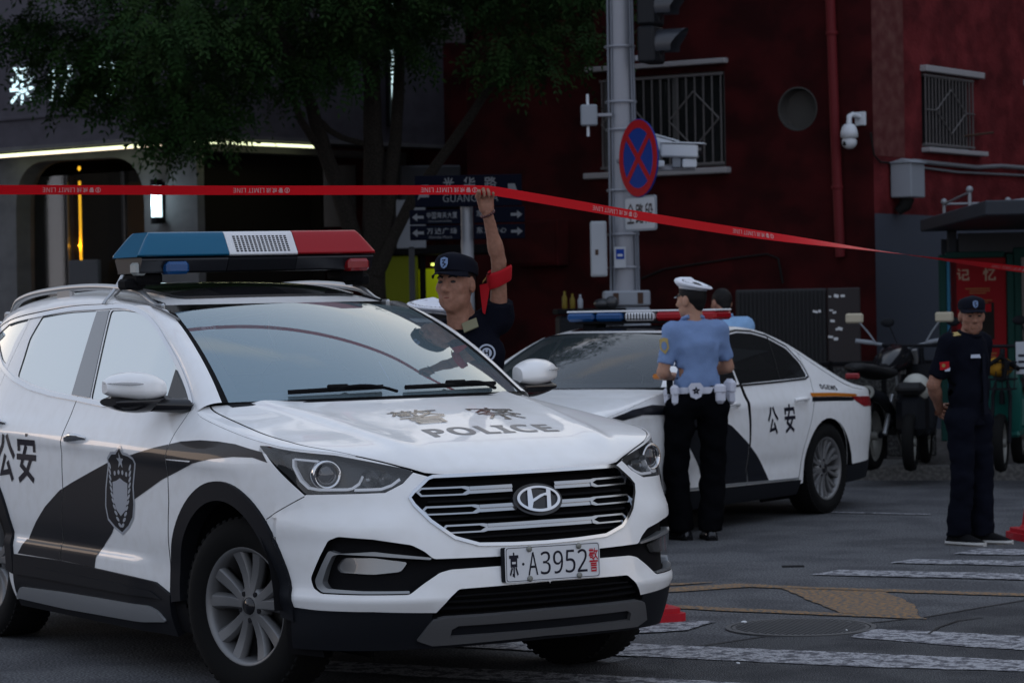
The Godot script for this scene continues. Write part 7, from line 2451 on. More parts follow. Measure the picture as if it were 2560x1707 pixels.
# ------------------------------------------------------------------ people
class Field:
	var o: Vector3
	var c: float
	var nx: int
	var ny: int
	var nz: int
	var f := PackedFloat32Array()
	func _init(lo: Vector3, hi: Vector3, cell: float) -> void:
		o = lo; c = cell
		nx = int(ceil((hi.x - lo.x) / c)) + 1
		ny = int(ceil((hi.y - lo.y) / c)) + 1
		nz = int(ceil((hi.z - lo.z) / c)) + 1
		f.resize(nx * ny * nz)
		f.fill(1.0)
	func cap(a: Vector3, b: Vector3, ra: float, rb: float, k := 0.02, sc := Vector3.ONE, cutout := false) -> void:
		# tapered capsule joined by a smooth minimum; sc squeezes it about a
		var m := maxf(ra, rb) + k + c * 2.5
		var lo := (a.min(b) - sc.max(Vector3.ONE) * m - o) / c
		var hi := (a.max(b) + sc.max(Vector3.ONE) * m - o) / c
		var ms := minf(sc.x, minf(sc.y, sc.z))
		var ab := (b - a) / sc
		var den := maxf(ab.length_squared(), 1e-9)
		for iz in range(maxi(0, int(lo.z)), mini(nz - 1, int(hi.z) + 1) + 1):
			for iy in range(maxi(0, int(lo.y)), mini(ny - 1, int(hi.y) + 1) + 1):
				var row := (iz * ny + iy) * nx
				for ix in range(maxi(0, int(lo.x)), mini(nx - 1, int(hi.x) + 1) + 1):
					var p := (o + Vector3(ix, iy, iz) * c - a) / sc
					var t := clampf(p.dot(ab) / den, 0.0, 1.0)
					var d := ((p - ab * t).length() - lerpf(ra, rb, t)) * ms
					var q := f[row + ix]
					if cutout:
						d = -d
						var h := maxf(k - absf(q - d), 0.0) / k
						f[row + ix] = maxf(q, d) + h * h * k * 0.25
					else:
						var h := maxf(k - absf(q - d), 0.0) / k
						f[row + ix] = minf(q, d) - h * h * k * 0.25
	func clip(p0: Vector3, n: Vector3, centre: Vector3, reach: float) -> void:
		# cut away what lies beyond a plane, near a centre only
		for iz in nz:
			for iy in ny:
				for ix in nx:
					var p := o + Vector3(ix, iy, iz) * c
					if p.distance_squared_to(centre) > reach * reach: continue
					var i := (iz * ny + iy) * nx + ix
					f[i] = maxf(f[i], (p - p0).dot(n))
	func crumple(freq: float, amp: float, seed_: int, stretch := Vector3.ONE) -> void:
		var nz_ := FastNoiseLite.new()
		nz_.frequency = freq
		nz_.seed = seed_
		nz_.fractal_octaves = 2
		for iz in nz:
			for iy in ny:
				for ix in nx:
					var i := (iz * ny + iy) * nx + ix
					if absf(f[i]) < 0.05:
						var p := (o + Vector3(ix, iy, iz) * c) * stretch
						f[i] += amp * nz_.get_noise_3d(p.x, p.y, p.z)
	func val(ix: int, iy: int, iz: int) -> float:
		return f[(clampi(iz, 0, nz - 1) * ny + clampi(iy, 0, ny - 1)) * nx + clampi(ix, 0, nx - 1)]
	func emit_to(mb: MB, xf := Transform3D()) -> void:
		var idx := {}
		var vs := PackedVector3Array()
		var ns := PackedVector3Array()
		var ox := [0, 1, 0, 1, 0, 1, 0, 1]
		var oy := [0, 0, 1, 1, 0, 0, 1, 1]
		var oz := [0, 0, 0, 0, 1, 1, 1, 1]
		var eg := [0, 1, 2, 3, 4, 5, 6, 7, 0, 2, 1, 3, 4, 6, 5, 7, 0, 4, 1, 5, 2, 6, 3, 7]
		var pl := nx * ny
		for iz in nz - 1:
			for iy in ny - 1:
				var row := (iz * ny + iy) * nx
				for ix in nx - 1:
					var i := row + ix
					var v := f[i]
					if absf(v) > c * 4.0: continue
					var s := v < 0.0
					if s == (f[i + 1] < 0.0) and s == (f[i + nx] < 0.0) and s == (f[i + nx + 1] < 0.0) and s == (f[i + pl] < 0.0) and s == (f[i + pl + 1] < 0.0) and s == (f[i + pl + nx] < 0.0) and s == (f[i + pl + nx + 1] < 0.0): continue
					var g := [f[i], f[i + 1], f[i + nx], f[i + nx + 1], f[i + pl], f[i + pl + 1], f[i + pl + nx], f[i + pl + nx + 1]]
					var p := Vector3()
					var cnt := 0
					for e in 12:
						var a: int = eg[e * 2]
						var b: int = eg[e * 2 + 1]
						if (g[a] < 0.0) == (g[b] < 0.0): continue
						var t: float = g[a] / (g[a] - g[b])
						p += Vector3(lerpf(ox[a], ox[b], t), lerpf(oy[a], oy[b], t), lerpf(oz[a], oz[b], t))
						cnt += 1
					p /= cnt
					idx[i] = vs.size()
					vs.append(xf * (o + (Vector3(ix, iy, iz) + p) * c))
					var gx := lerpf(val(ix + 1, iy, iz) - val(ix - 1, iy, iz), val(ix + 2, iy, iz) - val(ix, iy, iz), p.x) + val(ix + 1, iy + 1, iz + 1) - val(ix, iy + 1, iz + 1)
					var gy := lerpf(val(ix, iy + 1, iz) - val(ix, iy - 1, iz), val(ix, iy + 2, iz) - val(ix, iy, iz), p.y) + val(ix + 1, iy + 1, iz + 1) - val(ix + 1, iy, iz + 1)
					var gz := lerpf(val(ix, iy, iz + 1) - val(ix, iy, iz - 1), val(ix, iy, iz + 2) - val(ix, iy, iz), p.z) + val(ix + 1, iy + 1, iz + 1) - val(ix + 1, iy + 1, iz)
					ns.append((xf.basis * Vector3(gx, gy, gz)).normalized())
		# smooth vertex normals from faces give a calmer surface than grid gradients
		var acc := PackedVector3Array()
		acc.resize(vs.size())
		var quads := []
		for i in idx:
			var ix: int = i % nx
			var iy: int = (i / nx) % ny
			var iz: int = i / pl
			var s0 := f[i] < 0.0
			if iy > 0 and iz > 0 and s0 != (f[i + 1] < 0.0): quads.append([i, i - nx, i - nx - pl, i - pl])
			if ix > 0 and iz > 0 and s0 != (f[i + nx] < 0.0): quads.append([i, i - 1, i - 1 - pl, i - pl])
			if ix > 0 and iy > 0 and s0 != (f[i + pl] < 0.0): quads.append([i, i - 1, i - 1 - nx, i - nx])
		for q in quads:
			if not (idx.has(q[0]) and idx.has(q[1]) and idx.has(q[2]) and idx.has(q[3])): continue
			var a: int = idx[q[0]]; var b: int = idx[q[1]]; var d: int = idx[q[2]]; var e: int = idx[q[3]]
			var fnrm := (vs[d] - vs[a]).cross(vs[e] - vs[b])
			if fnrm.dot(ns[a] + ns[b] + ns[d] + ns[e]) < 0.0: fnrm = -fnrm
			acc[a] += fnrm; acc[b] += fnrm; acc[d] += fnrm; acc[e] += fnrm
		for q in quads:
			if not (idx.has(q[0]) and idx.has(q[1]) and idx.has(q[2]) and idx.has(q[3])): continue
			var a: int = idx[q[0]]; var b: int = idx[q[1]]; var d: int = idx[q[2]]; var e: int = idx[q[3]]
			var na := acc[a].normalized(); var nb := acc[b].normalized(); var nd := acc[d].normalized(); var ne := acc[e].normalized()
			mb.tri(vs[a], vs[b], vs[d], na, nb, nd)
			mb.tri(vs[a], vs[d], vs[e], na, nd, ne)

func head_mesh(mb: MB, at: Vector3, bs: Basis, size := 1.0, mouth_open := 0.0) -> void:
	var f := Field.new(Vector3(-0.11, -0.20, -0.13), Vector3(0.11, 0.14, 0.14), 0.006)
	var E := func(c: Vector3, r: Vector3, k: float, cutout := false) -> void:
		var m := minf(r.x, minf(r.y, r.z))
		f.cap(c, c, m, m, k, r / m, cutout)
	E.call(Vector3(0, 0.032, -0.014), Vector3(0.077, 0.087, 0.096), 0.02)
	E.call(Vector3(0, -0.028, 0.018), Vector3(0.063, 0.082, 0.072), 0.03)
	f.cap(Vector3(-0.030, -0.072, 0.028), Vector3(0.030, -0.072, 0.028), 0.031, 0.031, 0.03)
	f.cap(Vector3(0, -0.097, 0.056), Vector3(0, -0.093, 0.058), 0.023, 0.023, 0.025)
	f.cap(Vector3(-0.03, 0.030, 0.074), Vector3(0.03, 0.030, 0.074), 0.014, 0.014, 0.02)
	for s in [-1.0, 1.0]:
		E.call(Vector3(s * 0.043, -0.016, 0.056), Vector3(0.024, 0.022, 0.022), 0.02)
		f.cap(Vector3(s * 0.029, 0.011, 0.102), Vector3(s * 0.038, 0.010, 0.098), 0.016, 0.014, 0.010, Vector3.ONE, true)
		E.call(Vector3(s * 0.080, -0.006, -0.012), Vector3(0.012, 0.033, 0.021), 0.008)
		f.cap(Vector3(s * 0.010, -0.030, 0.094), Vector3(s * 0.010, -0.030, 0.094), 0.010, 0.010, 0.008)
		E.call(Vector3(s * 0.030, 0.004, 0.074), Vector3(0.016, 0.010, 0.010), 0.008)
	f.cap(Vector3(0, 0.018, 0.086), Vector3(0, -0.024, 0.110), 0.0095, 0.0145, 0.010)
	f.cap(Vector3(-0.019, -0.054, 0.082), Vector3(0.019, -0.054, 0.082), 0.008, 0.008, 0.012)
	f.cap(Vector3(-0.016, -0.067, 0.080), Vector3(0.016, -0.067, 0.080), 0.009, 0.009, 0.012)
	f.cap(Vector3(-0.020, -0.0605, 0.092), Vector3(0.020, -0.0605, 0.092), 0.003 + mouth_open, 0.003 + mouth_open, 0.004, Vector3.ONE, true)
	f.cap(Vector3(0, -0.06, -0.022), Vector3(0, -0.19, -0.035), 0.053, 0.056, 0.03)
	f.emit_to(mb, Transform3D(bs * size, at))

func face_parts(parent: Node3D, at: Vector3, bs: Basis, size: float, hair: Material, bald_back := false) -> void:
	var xf := Transform3D(bs * size, at)
	for s in [-1.0, 1.0]:
		var b := MB.new()
		b.ball(xf * Transform3D(Basis(), Vector3(s * 0.031, 0.0085, 0.0835)), Vector3(0.0135, 0.0062, 0.0070), 10, 7)
		put(b, "eye", M.eye_dark, parent)
		b = MB.new()
		b.tube([xf * Vector3(s * 0.014, 0.028, 0.093), xf * Vector3(s * 0.030, 0.034, 0.090), xf * Vector3(s * 0.048, 0.028, 0.076)], 0.0050 * size, 6)
		put(b, "eyebrow", M.hair_black, parent)
	var b2 := MB.new()
	b2.ball(xf * Transform3D(Basis(), Vector3(0, -0.0605, 0.0815)), Vector3(0.021, 0.0075, 0.008), 12, 7)
	put(b2, "lips", M.lip, parent)
	# short hair round the back and sides
	var f := Field.new(Vector3(-0.11, -0.12, -0.14), Vector3(0.11, 0.15, 0.12), 0.007)
	f.cap(Vector3(0, 0.036, -0.018), Vector3(0, 0.036, -0.018), 0.079, 0.079, 0.01, Vector3(1.0, 1.13, 1.25))
	f.cap(Vector3(0, 0.0, -0.052), Vector3(0, -0.03, -0.056), 0.056, 0.046, 0.02)
	f.clip(Vector3(0, 0.05, 0.062), Vector3(0, -0.25, 0.97), Vector3.ZERO, 9.0)
	f.cap(Vector3(-0.12, -0.035, 0.062), Vector3(0.12, -0.035, 0.062), 0.060, 0.060, 0.01, Vector3.ONE, true)
	b2 = MB.new()
	f.emit_to(b2, xf)
	put(b2, "hair", hair, parent)

func hand_mesh(mb: MB, wrist: Vector3, bs: Basis, curl: float, thumb_side: float, spread := 1.0) -> void:
	# fingers along +y, palm towards +z
	var f := Field.new(Vector3(-0.075, -0.04, -0.05), Vector3(0.075, 0.20, 0.11), 0.005)
	f.cap(Vector3(0, -0.03, 0), Vector3(0, 0.02, 0), 0.024, 0.025, 0.01, Vector3(1, 1, 0.75))
	var base := [-0.030, -0.010, 0.010, 0.029]
	var lens_ := [0.068, 0.076, 0.072, 0.056]
	for i in 4:
		var x: float = base[i] * thumb_side * -1.0
		f.cap(Vector3(x * 0.55, 0.012, 0), Vector3(x, 0.088 - 0.004 * absf(i - 1.4), 0), 0.017, 0.0125, 0.012)
	f.cap(Vector3(thumb_side * 0.018, 0.02, 0.008), Vector3(thumb_side * 0.030, 0.048, 0.014), 0.019, 0.014, 0.012)
	for i in 4:
		var x: float = base[i] * thumb_side * -1.0
		var p := Vector3(x, 0.088 - 0.004 * absf(i - 1.4), 0)
		var a := 0.0
		for k in 3:
			a += curl * [0.9, 1.1, 0.8][k] * (1.0 + 0.05 * i)
			var l: float = lens_[i] * [0.46, 0.31, 0.23][k]
			var q := p + Vector3(x * 0.06 * spread, cos(a) * l, sin(a) * l)
			f.cap(p, q, 0.0094 - 0.0008 * k, 0.0088 - 0.0008 * k, 0.004)
			p = q
	var t := Vector3(thumb_side * 0.030, 0.048, 0.014)
	var t1 := t + Vector3(thumb_side * 0.014, 0.028, 0.014 + 0.012 * curl)
	var t2 := t1 + Vector3(-thumb_side * 0.006 * curl, 0.020, 0.012 + 0.014 * curl)
	f.cap(t, t1, 0.0125, 0.0105, 0.006)
	f.cap(t1, t2, 0.0105, 0.009, 0.004)
	f.emit_to(mb, Transform3D(bs, wrist))

func person(label: String, at: Vector3, yaw: float, J: Dictionary, look: Dictionary) -> Node3D:
	var n := thing("person", label, "person", at, yaw)
	var sh: Material = look.shirt
	var S: float = J.get("girth", 1.0)
	# body: one continuous skin
	var lo := Vector3(1, 1, 1) * 9.0
	var hi := -lo
	for k in J:
		if J[k] is Vector3:
			lo = lo.min(J[k]); hi = hi.max(J[k])
	var b := MB.new()
	var f := Field.new(lo - Vector3(0.14, 0.02, 0.16), hi + Vector3(0.14, 0.05, 0.16), 0.016)
	f.cap(J.pelvis, J.chest, 0.085, 0.10, 0.04, Vector3(1.3, 1, 0.85))
	f.cap(J.chest, J.neck, 0.10, 0.055, 0.04)
	f.cap(J.neck, J.neck + (J.head - J.neck) * 0.4, 0.054, 0.052, 0.02)
	for s in ["l", "r"]:
		f.cap(J.neck + Vector3(0, -0.05, 0), J["shoulder_" + s], 0.05, 0.05, 0.03)
		var A: float = J.get("arm", 1.0)
		f.cap(J["shoulder_" + s], J["elbow_" + s], 0.050 * A, 0.040 * A, 0.02)
		f.cap(J["elbow_" + s], J["wrist_" + s], 0.041 * A, 0.026, 0.012)
		f.cap(J["elbow_" + s].lerp(J["wrist_" + s], 0.25), J["elbow_" + s].lerp(J["wrist_" + s], 0.35), 0.042 * A, 0.038 * A, 0.02)
		f.cap(J.pelvis, J["hip_" + s], 0.09, 0.085, 0.03)
		f.cap(J["hip_" + s], J["knee_" + s], 0.075, 0.052, 0.03)
		f.cap(J["knee_" + s], J["ankle_" + s], 0.050, 0.036, 0.02)
	f.emit_to(b)
	var hb: Basis = Basis.from_euler(J.head_turn) * Basis.from_scale(Vector3(1.0, J.get("head_long", 1.0), 1.0))
	head_mesh(b, J.head, hb, J.get("head_size", 1.0), J.get("mouth", 0.0))
	for s in ["l", "r"]:
		if J.has("hand_" + s):
			var h = J["hand_" + s]
			hand_mesh(b, J["wrist_" + s], h[0], h[1], h[2])
	put(b, "body", look.skin, n)
	face_parts(n, J.head, hb, J.get("head_size", 1.0), M.hair_black)
	# shirt
	b = MB.new()
	f = Field.new(lo - Vector3(0.2, 0.0, 0.2) + Vector3(0, J.pelvis.y - lo.y - 0.25, 0), Vector3(hi.x + 0.2, maxf(J.neck.y + 0.08, maxf(J.shoulder_l.y, maxf(J.elbow_l.y, J.elbow_r.y)) + 0.1), hi.z + 0.2), 0.014)
	var hem: float = look.get("hem", -0.02)
	f.cap(J.pelvis + Vector3(0, hem - 0.05, 0), J.waist, 0.110 * S, 0.104 * S, 0.05, Vector3(1.36, 1, 0.96))
	f.cap(J.waist, J.chest, 0.104 * S, 0.118 * S, 0.06, Vector3(1.40, 1, 0.95))
	f.cap(J.chest, J.neck + Vector3(0, -0.04, 0), 0.112 * S, 0.066, 0.05, Vector3(1.2, 1, 0.95))
	for s in ["l", "r"]:
		f.cap(J.neck + Vector3(0, -0.055, 0), J["shoulder_" + s], 0.058, 0.064, 0.05)
		var se: Vector3 = J["shoulder_" + s].lerp(J["elbow_" + s], look.get("sleeve_" + s, 0.72))
		f.cap(J["shoulder_" + s], se, look.get("sleeve_r0", 0.064) * S, look.get("sleeve_r1", 0.064) * S, 0.035)
	for s in ["l", "r"]:
		var se: Vector3 = J["shoulder_" + s].lerp(J["elbow_" + s], look.get("sleeve_" + s, 0.72))
		f.clip(se, (J["elbow_" + s] - J["shoulder_" + s]).normalized(), se, 0.13)
	f.clip(J.pelvis + Vector3(0, hem, 0), Vector3.DOWN, J.pelvis + Vector3(0, hem - 0.1, 0), 0.34)
	f.crumple(13.0, 0.009, int(absf(at.x) * 100) + 3, Vector3(1.0, 0.7, 1.0))
	f.emit_to(b)
	put(b, "shirt", sh, n)
	b = MB.new()
	var ring := []
	for i in 19:
		var a := lerpf(-2.55, 2.55, i / 18.0)
		ring.append(J.neck + Vector3(sin(a) * 0.068, 0.012 - 0.03 * cos(a) * 0.6, cos(a) * 0.062 + 0.004))
	b.tube(ring, 0.014, 8, true, 1.0)
	put(b, "collar", sh, n)
	# trousers
	S *= J.get("leg", 1.0)
	b = MB.new()
	f = Field.new(Vector3(minf(J.ankle_l.x, J.ankle_r.x) - 0.2, 0.02, minf(J.ankle_l.z, J.ankle_r.z) - 0.22), Vector3(maxf(J.ankle_l.x, J.ankle_r.x) + 0.2, J.pelvis.y + 0.16, maxf(J.ankle_l.z, J.ankle_r.z) + 0.22), 0.015)
	f.cap(J.pelvis + Vector3(0, 0.06, 0), J.pelvis, 0.100 * S, 0.108 * S, 0.04, Vector3(1.32, 1, 0.98))
	for s in ["l", "r"]:
		f.cap(J.pelvis.lerp(J["hip_" + s], 0.6) + Vector3(0, 0.0, -0.01), J["hip_" + s], 0.098 * S, 0.095 * S, 0.04)
		f.cap(J["hip_" + s], J["knee_" + s], 0.094 * S, 0.076 * S, 0.03)
		f.cap(J["knee_" + s], J["ankle_" + s] + Vector3(0, -0.02, 0), 0.076 * S, 0.078 * S, 0.02)
		f.clip(J["ankle_" + s] + Vector3(0, -0.035, 0), Vector3.DOWN, J["ankle_" + s] + Vector3(0, -0.05, 0), 0.13)
	f.clip(J.pelvis + Vector3(0, 0.10, 0), Vector3.UP, J.pelvis + Vector3(0, 0.15, 0), 0.3)
	f.crumple(7.0, 0.016, int(absf(at.z) * 100) + 5, Vector3(1.0, 1.3, 1.0))
	f.emit_to(b)
	put(b, "trousers", look.trousers, n)
	# shoes
	for s in ["l", "r"]:
		var tw: float = J.get("toe_" + s, 0.0)
		var xf := Transform3D(Basis(Vector3.UP, tw), Vector3(J["ankle_" + s].x, 0, J["ankle_" + s].z))
		var shoe := Node3D.new()
		shoe.name = "shoe"
		n.add_child(shoe, true)
		b = MB.new()
		var rg := []
		for q in [[-0.085, 0.025, 0.035], [-0.07, 0.036, 0.075], [-0.02, 0.040, 0.095], [0.04, 0.042, 0.085], [0.10, 0.046, 0.062], [0.15, 0.042, 0.045], [0.185, 0.026, 0.030], [0.195, 0.010, 0.022]]:
			var r := PackedVector3Array()
			for k in 14:
				var a := TAU * k / 14
				r.append(xf * Vector3(cos(a) * q[1], maxf(0.018, 0.022 + (q[2] - 0.022) * maxf(sin(a), 0.0)), q[0]))
			rg.append(r)
		b.loft(rg)
		put(b, "upper", look.shoe, shoe)
		b = MB.new()
		rg = []
		for q in [[-0.092, 0.022], [-0.07, 0.038], [0.0, 0.042], [0.10, 0.049], [0.16, 0.044], [0.20, 0.018]]:
			rg.append(PackedVector3Array([xf * Vector3(-q[1], 0.0, q[0]), xf * Vector3(q[1], 0.0, q[0]), xf * Vector3(q[1], 0.024, q[0]), xf * Vector3(-q[1], 0.024, q[0])]))
		b.loft(rg)
		put(b, "sole", look.sole, shoe)
	return n

func guard_cap(n: Node3D, head: Vector3, bs: Basis, size := 1.0) -> void:
	var cap := Node3D.new()
	cap.name = "cap"
	n.add_child(cap, true)
	var xf := Transform3D(bs * size, head)
	var b := MB.new()
	var rg := []
	for q in [[0.052, 0.090, 0.112], [0.080, 0.092, 0.114], [0.105, 0.088, 0.110], [0.122, 0.074, 0.094], [0.132, 0.045, 0.06], [0.135, 0.01, 0.012]]:
		var r := PackedVector3Array()
		for k in 24:
			var a := TAU * k / 24
			r.append(xf * Vector3(cos(a) * q[1], q[0] + 0.012 * sin(a) - 0.004, sin(a) * q[2] - 0.012))
		rg.append(r)
	b.loft(rg)
	put(b, "crown", M.cap_navy, cap)
	b = MB.new()
	rg = []
	for i in 13:
		var a := lerpf(-1.15, 1.15, i / 12.0)
		var r := PackedVector3Array()
		for t in [0.0, 0.5, 1.0]: r.append(xf * Vector3(sin(a) * (0.088 + 0.006 * t), 0.056 - 0.010 * t - 0.016 * absf(sin(a)) * t, cos(a) * 0.098 - 0.006 + 0.060 * t * maxf(0.0, cos(a * 1.25))))
		for t in [1.0, 0.5, 0.0]: r.append(xf * Vector3(sin(a) * (0.088 + 0.006 * t), 0.051 - 0.010 * t - 0.016 * absf(sin(a)) * t, cos(a) * 0.098 - 0.006 + 0.060 * t * maxf(0.0, cos(a * 1.25))))
		rg.append(r)
	b.loft(rg)
	put(b, "peak", M.cap_navy, cap)
	b = MB.new()
	b.prism(ccw(v2([-0.017, 0.02, 0.0, 0.026, 0.017, 0.02, 0.018, -0.004, 0.012, -0.018, 0.0, -0.026, -0.012, -0.018, -0.018, -0.004])), 0.0, 0.003, xf * Transform3D(Basis(Vector3.RIGHT, -0.12), Vector3(0, 0.090, 0.1035)))
	var bd := put(b, "cap_badge", M.badge_blue, cap)
	b = MB.new()
	b.ribbon2([Vector2(-0.008, 0.012), Vector2(0.006, 0.014), Vector2(-0.006, 0.0), Vector2(0.008, -0.006), Vector2(-0.004, -0.016)], 0.005, flat_place(xf * Transform3D(Basis(Vector3.RIGHT, -0.12), Vector3(0, 0.090, 0.1075)), 1.0, 1.0).bind(0.0))
	put(b, "badge_mark", M.cap_navy, bd)

func police_cap(n: Node3D, head: Vector3, bs: Basis, size := 1.0) -> void:
	var cap := Node3D.new()
	cap.name = "peaked_cap"
	n.add_child(cap, true)
	var xf := Transform3D(bs * size, head) * Transform3D(Basis(Vector3.RIGHT, -0.10), Vector3.ZERO)
	var mk := func(rows: Array) -> MB:
		var b := MB.new()
		var rg := []
		for q in rows:
			var r := PackedVector3Array()
			for k in 28:
				var a := TAU * k / 28
				r.append(xf * Vector3(cos(a) * q[1], q[0] + q[3] * sin(a), sin(a) * q[2] - 0.010))
			rg.append(r)
		b.loft(rg)
		return b
	put(mk.call([[0.098, 0.100, 0.118, 0.004], [0.112, 0.128, 0.145, 0.016], [0.124, 0.138, 0.156, 0.022], [0.138, 0.130, 0.148, 0.026], [0.148, 0.098, 0.115, 0.028], [0.150, 0.03, 0.035, 0.03]]), "cap_top", M.cap_white, cap)
	put(mk.call([[0.040, 0.088, 0.109, 0.0], [0.045, 0.091, 0.112, 0.0], [0.075, 0.092, 0.113, 0.002], [0.098, 0.094, 0.114, 0.004]]), "cap_band", M.cap_band, cap)
	put(mk.call([[0.086, 0.0935, 0.1145, 0.003], [0.089, 0.0955, 0.1165, 0.003], [0.095, 0.0955, 0.1165, 0.003], [0.098, 0.0945, 0.1155, 0.003]]), "silver_cord", M.badge_silver, cap)
	var b := MB.new()
	var rg := []
	for i in 13:
		var a := lerpf(-1.2, 1.2, i / 12.0)
		var r := PackedVector3Array()
		for t in [0.0, 1.0]: r.append(xf * Vector3(sin(a) * 0.092, 0.045 - 0.03 * t * cos(a), cos(a) * 0.105 - 0.008 + 0.055 * t * maxf(0.0, cos(a))))
		for t in [1.0, 0.0]: r.append(xf * Vector3(sin(a) * 0.092, 0.041 - 0.03 * t * cos(a), cos(a) * 0.105 - 0.008 + 0.055 * t * maxf(0.0, cos(a))))
		rg.append(r)
	b.loft(rg)
	put(b, "visor", M.dark_gloss, cap)

func stick(parent: Node3D, called: String, m: Material, poly: PackedVector2Array, xf: Transform3D, thick := 0.004) -> MeshInstance3D:
	var b := MB.new()
	b.prism(ccw(poly), 0.0, thick, xf)
	return put(b, called, m, parent)

func build_people() -> void:
	# ---- guard holding up the tape (only his upper body shows over the SUV)
	var ya := deg_to_rad(-14.0)
	var gpos := Vector3(-0.225, 0.0, -13.30)
	var inv := Transform3D(Basis(Vector3.UP, ya), gpos).affine_inverse()
	var W := func(x: float, y: float, z: float) -> Vector3: return inv * Vector3(x, y, z)
	var J := {"pelvis": Vector3(0, 0.98, 0), "waist": Vector3(0, 1.12, 0), "chest": Vector3(0.01, 1.34, 0.0), "neck": Vector3(0.0, 1.505, 0.005), "head": W.call(-0.262, 1.668, -13.235), "head_turn": Vector3(-0.05, deg_to_rad(-12.0), 0.02), "head_size": 1.05, "head_long": 1.03, "mouth": 0.003, "arm": 0.88,
		"shoulder_l": W.call(-0.062, 1.505, -13.32), "elbow_l": W.call(-0.055, 1.775, -13.24), "wrist_l": W.call(-0.105, 2.008, -13.14),
		"shoulder_r": Vector3(-0.19, 1.435, 0), "elbow_r": Vector3(-0.25, 1.16, 0.02), "wrist_r": Vector3(-0.22, 0.96, 0.12),
		"hip_l": Vector3(0.09, 0.91, 0), "knee_l": Vector3(0.11, 0.50, 0.03), "ankle_l": Vector3(0.12, 0.09, -0.02), "hip_r": Vector3(-0.09, 0.91, 0), "knee_r": Vector3(-0.11, 0.50, 0.03), "ankle_r": Vector3(-0.12, 0.09, -0.02), "girth": 1.10}
	# raised left hand closes on the tape, palm to the camera
	var hb := Basis(Vector3.UP, -ya) * Basis.from_euler(Vector3(0.05, 0.15, 0.10))
	J["hand_l"] = [hb, 1.05, -1.0]
	J["hand_r"] = [Basis.from_euler(Vector3(PI, 0.4, 0)), 0.35, -1.0]
	var look := {"skin": M.skin_tan, "shirt": M.uniform_dark, "trousers": M.uniform_dark, "shoe": M.matt_black, "sole": M.matt_black, "sleeve_l": 0.30, "hem": -0.06}
	var g := person("guard in dark uniform and cap holding the red tape overhead with one arm", gpos, ya, J, look)
	guard_cap(g, J.head, Basis.from_euler(J.head_turn), 1.08)
	# red armband
	var b := MB.new()
	var ax: Vector3 = (J.elbow_l - J.shoulder_l).normalized()
	var rg := []
	for q in [[0.165, 0.052], [0.172, 0.057], [0.20, 0.059], [0.232, 0.060], [0.245, 0.055], [0.232, 0.050], [0.172, 0.048]]:
		var r := PackedVector3Array()
		var e1 := ax.cross(Vector3.BACK).normalized()
		var e2 := ax.cross(e1)
		for k in 20:
			var a := TAU * k / 20
			r.append(J.shoulder_l + ax * (q[0] + 0.022 * cos(a)) + (e1 * cos(a) + e2 * sin(a)) * (q[1] + 0.004 * sin(a * 3.0)))
		rg.append(r)
	b.loft(rg, true, false)
	put(b, "armband", M.armband_red, g)
	var tri_at: Vector3 = J.shoulder_l + Vector3(-0.045, 0.02, 0.075)
	stick(g, "armband_tail", M.armband_red, v2([-0.025, 0.14, 0.03, 0.15, 0.0, 0.0, -0.012, 0.01]), Transform3D(Basis(), tri_at))
	stick(g, "armband_mark", M.poster_gold, v2([-0.016, 0.0, 0.006, 0.016, 0.012, 0.03, -0.012, 0.012]), Transform3D(Basis.from_euler(Vector3(0, -0.6, 0)), J.shoulder_l + ax * 0.175 + Vector3(-0.056, 0.0, 0.045)), 0.002)
	# bead bracelet
	var fa: Vector3 = (J.wrist_l - J.elbow_l).normalized()
	for k in 16:
		var a := TAU * k / 16
		var e1 := fa.cross(Vector3.BACK).normalized()
		var e2 := fa.cross(e1)
		b = MB.new()
		b.ball(Transform3D(Basis(), J.wrist_l - fa * 0.012 + (e1 * cos(a) + e2 * sin(a)) * 0.031 + fa * 0.006 * cos(a)), Vector3.ONE * 0.0068, 7, 5)
		put(b, "bracelet_bead", M.bead, g)
	# chest patch and collar tab
	var ch := Transform3D(Basis.from_euler(Vector3(-0.12, 0.32, 0.0)), Vector3(0.135, 1.345, 0.108))
	stick(g, "round_patch", M.badge_white, circle(Vector2.ZERO, Vector2(0.042, 0.042), 24), ch)
	stick(g, "patch_ring", M.cap_navy, circle(Vector2.ZERO, Vector2(0.034, 0.034), 24), ch * Transform3D(Basis(), Vector3(0, 0, 0.0012)))
	stick(g, "patch_centre", M.badge_white, circle(Vector2.ZERO, Vector2(0.024, 0.024), 20), ch * Transform3D(Basis(), Vector3(0, 0, 0.0024)))
	b = MB.new()
	b.ribbon2([Vector2(-0.008, 0.012), Vector2(-0.008, -0.012)], 0.006, flat_place(ch * Transform3D(Basis(), Vector3(0, 0, 0.0072)), 1.0, 1.0).bind(0.0))
	b.ribbon2([Vector2(0.008, 0.012), Vector2(0.008, -0.012)], 0.006, flat_place(ch * Transform3D(Basis(), Vector3(0, 0, 0.0072)), 1.0, 1.0).bind(0.0))
	b.ribbon2([Vector2(-0.008, 0.0), Vector2(0.008, 0.0)], 0.006, flat_place(ch * Transform3D(Basis(), Vector3(0, 0, 0.0074)), 1.0, 1.0).bind(0.0))
	put(b, "patch_mark", M.cap_navy, g)
	stick(g, "shoulder_tab", M.tab_olive, v2([-0.045, -0.028, 0.03, -0.03, 0.045, 0.025, -0.03, 0.03]), Transform3D(Basis.from_euler(Vector3(-0.75, 0.1, 0.55)), Vector3(0.055, 1.475, 0.098)), 0.006)

	# ---- traffic officer seen from behind
	var yb := deg_to_rad(192.0)
	var ppos := Vector3(1.208, 0.0, -18.40)
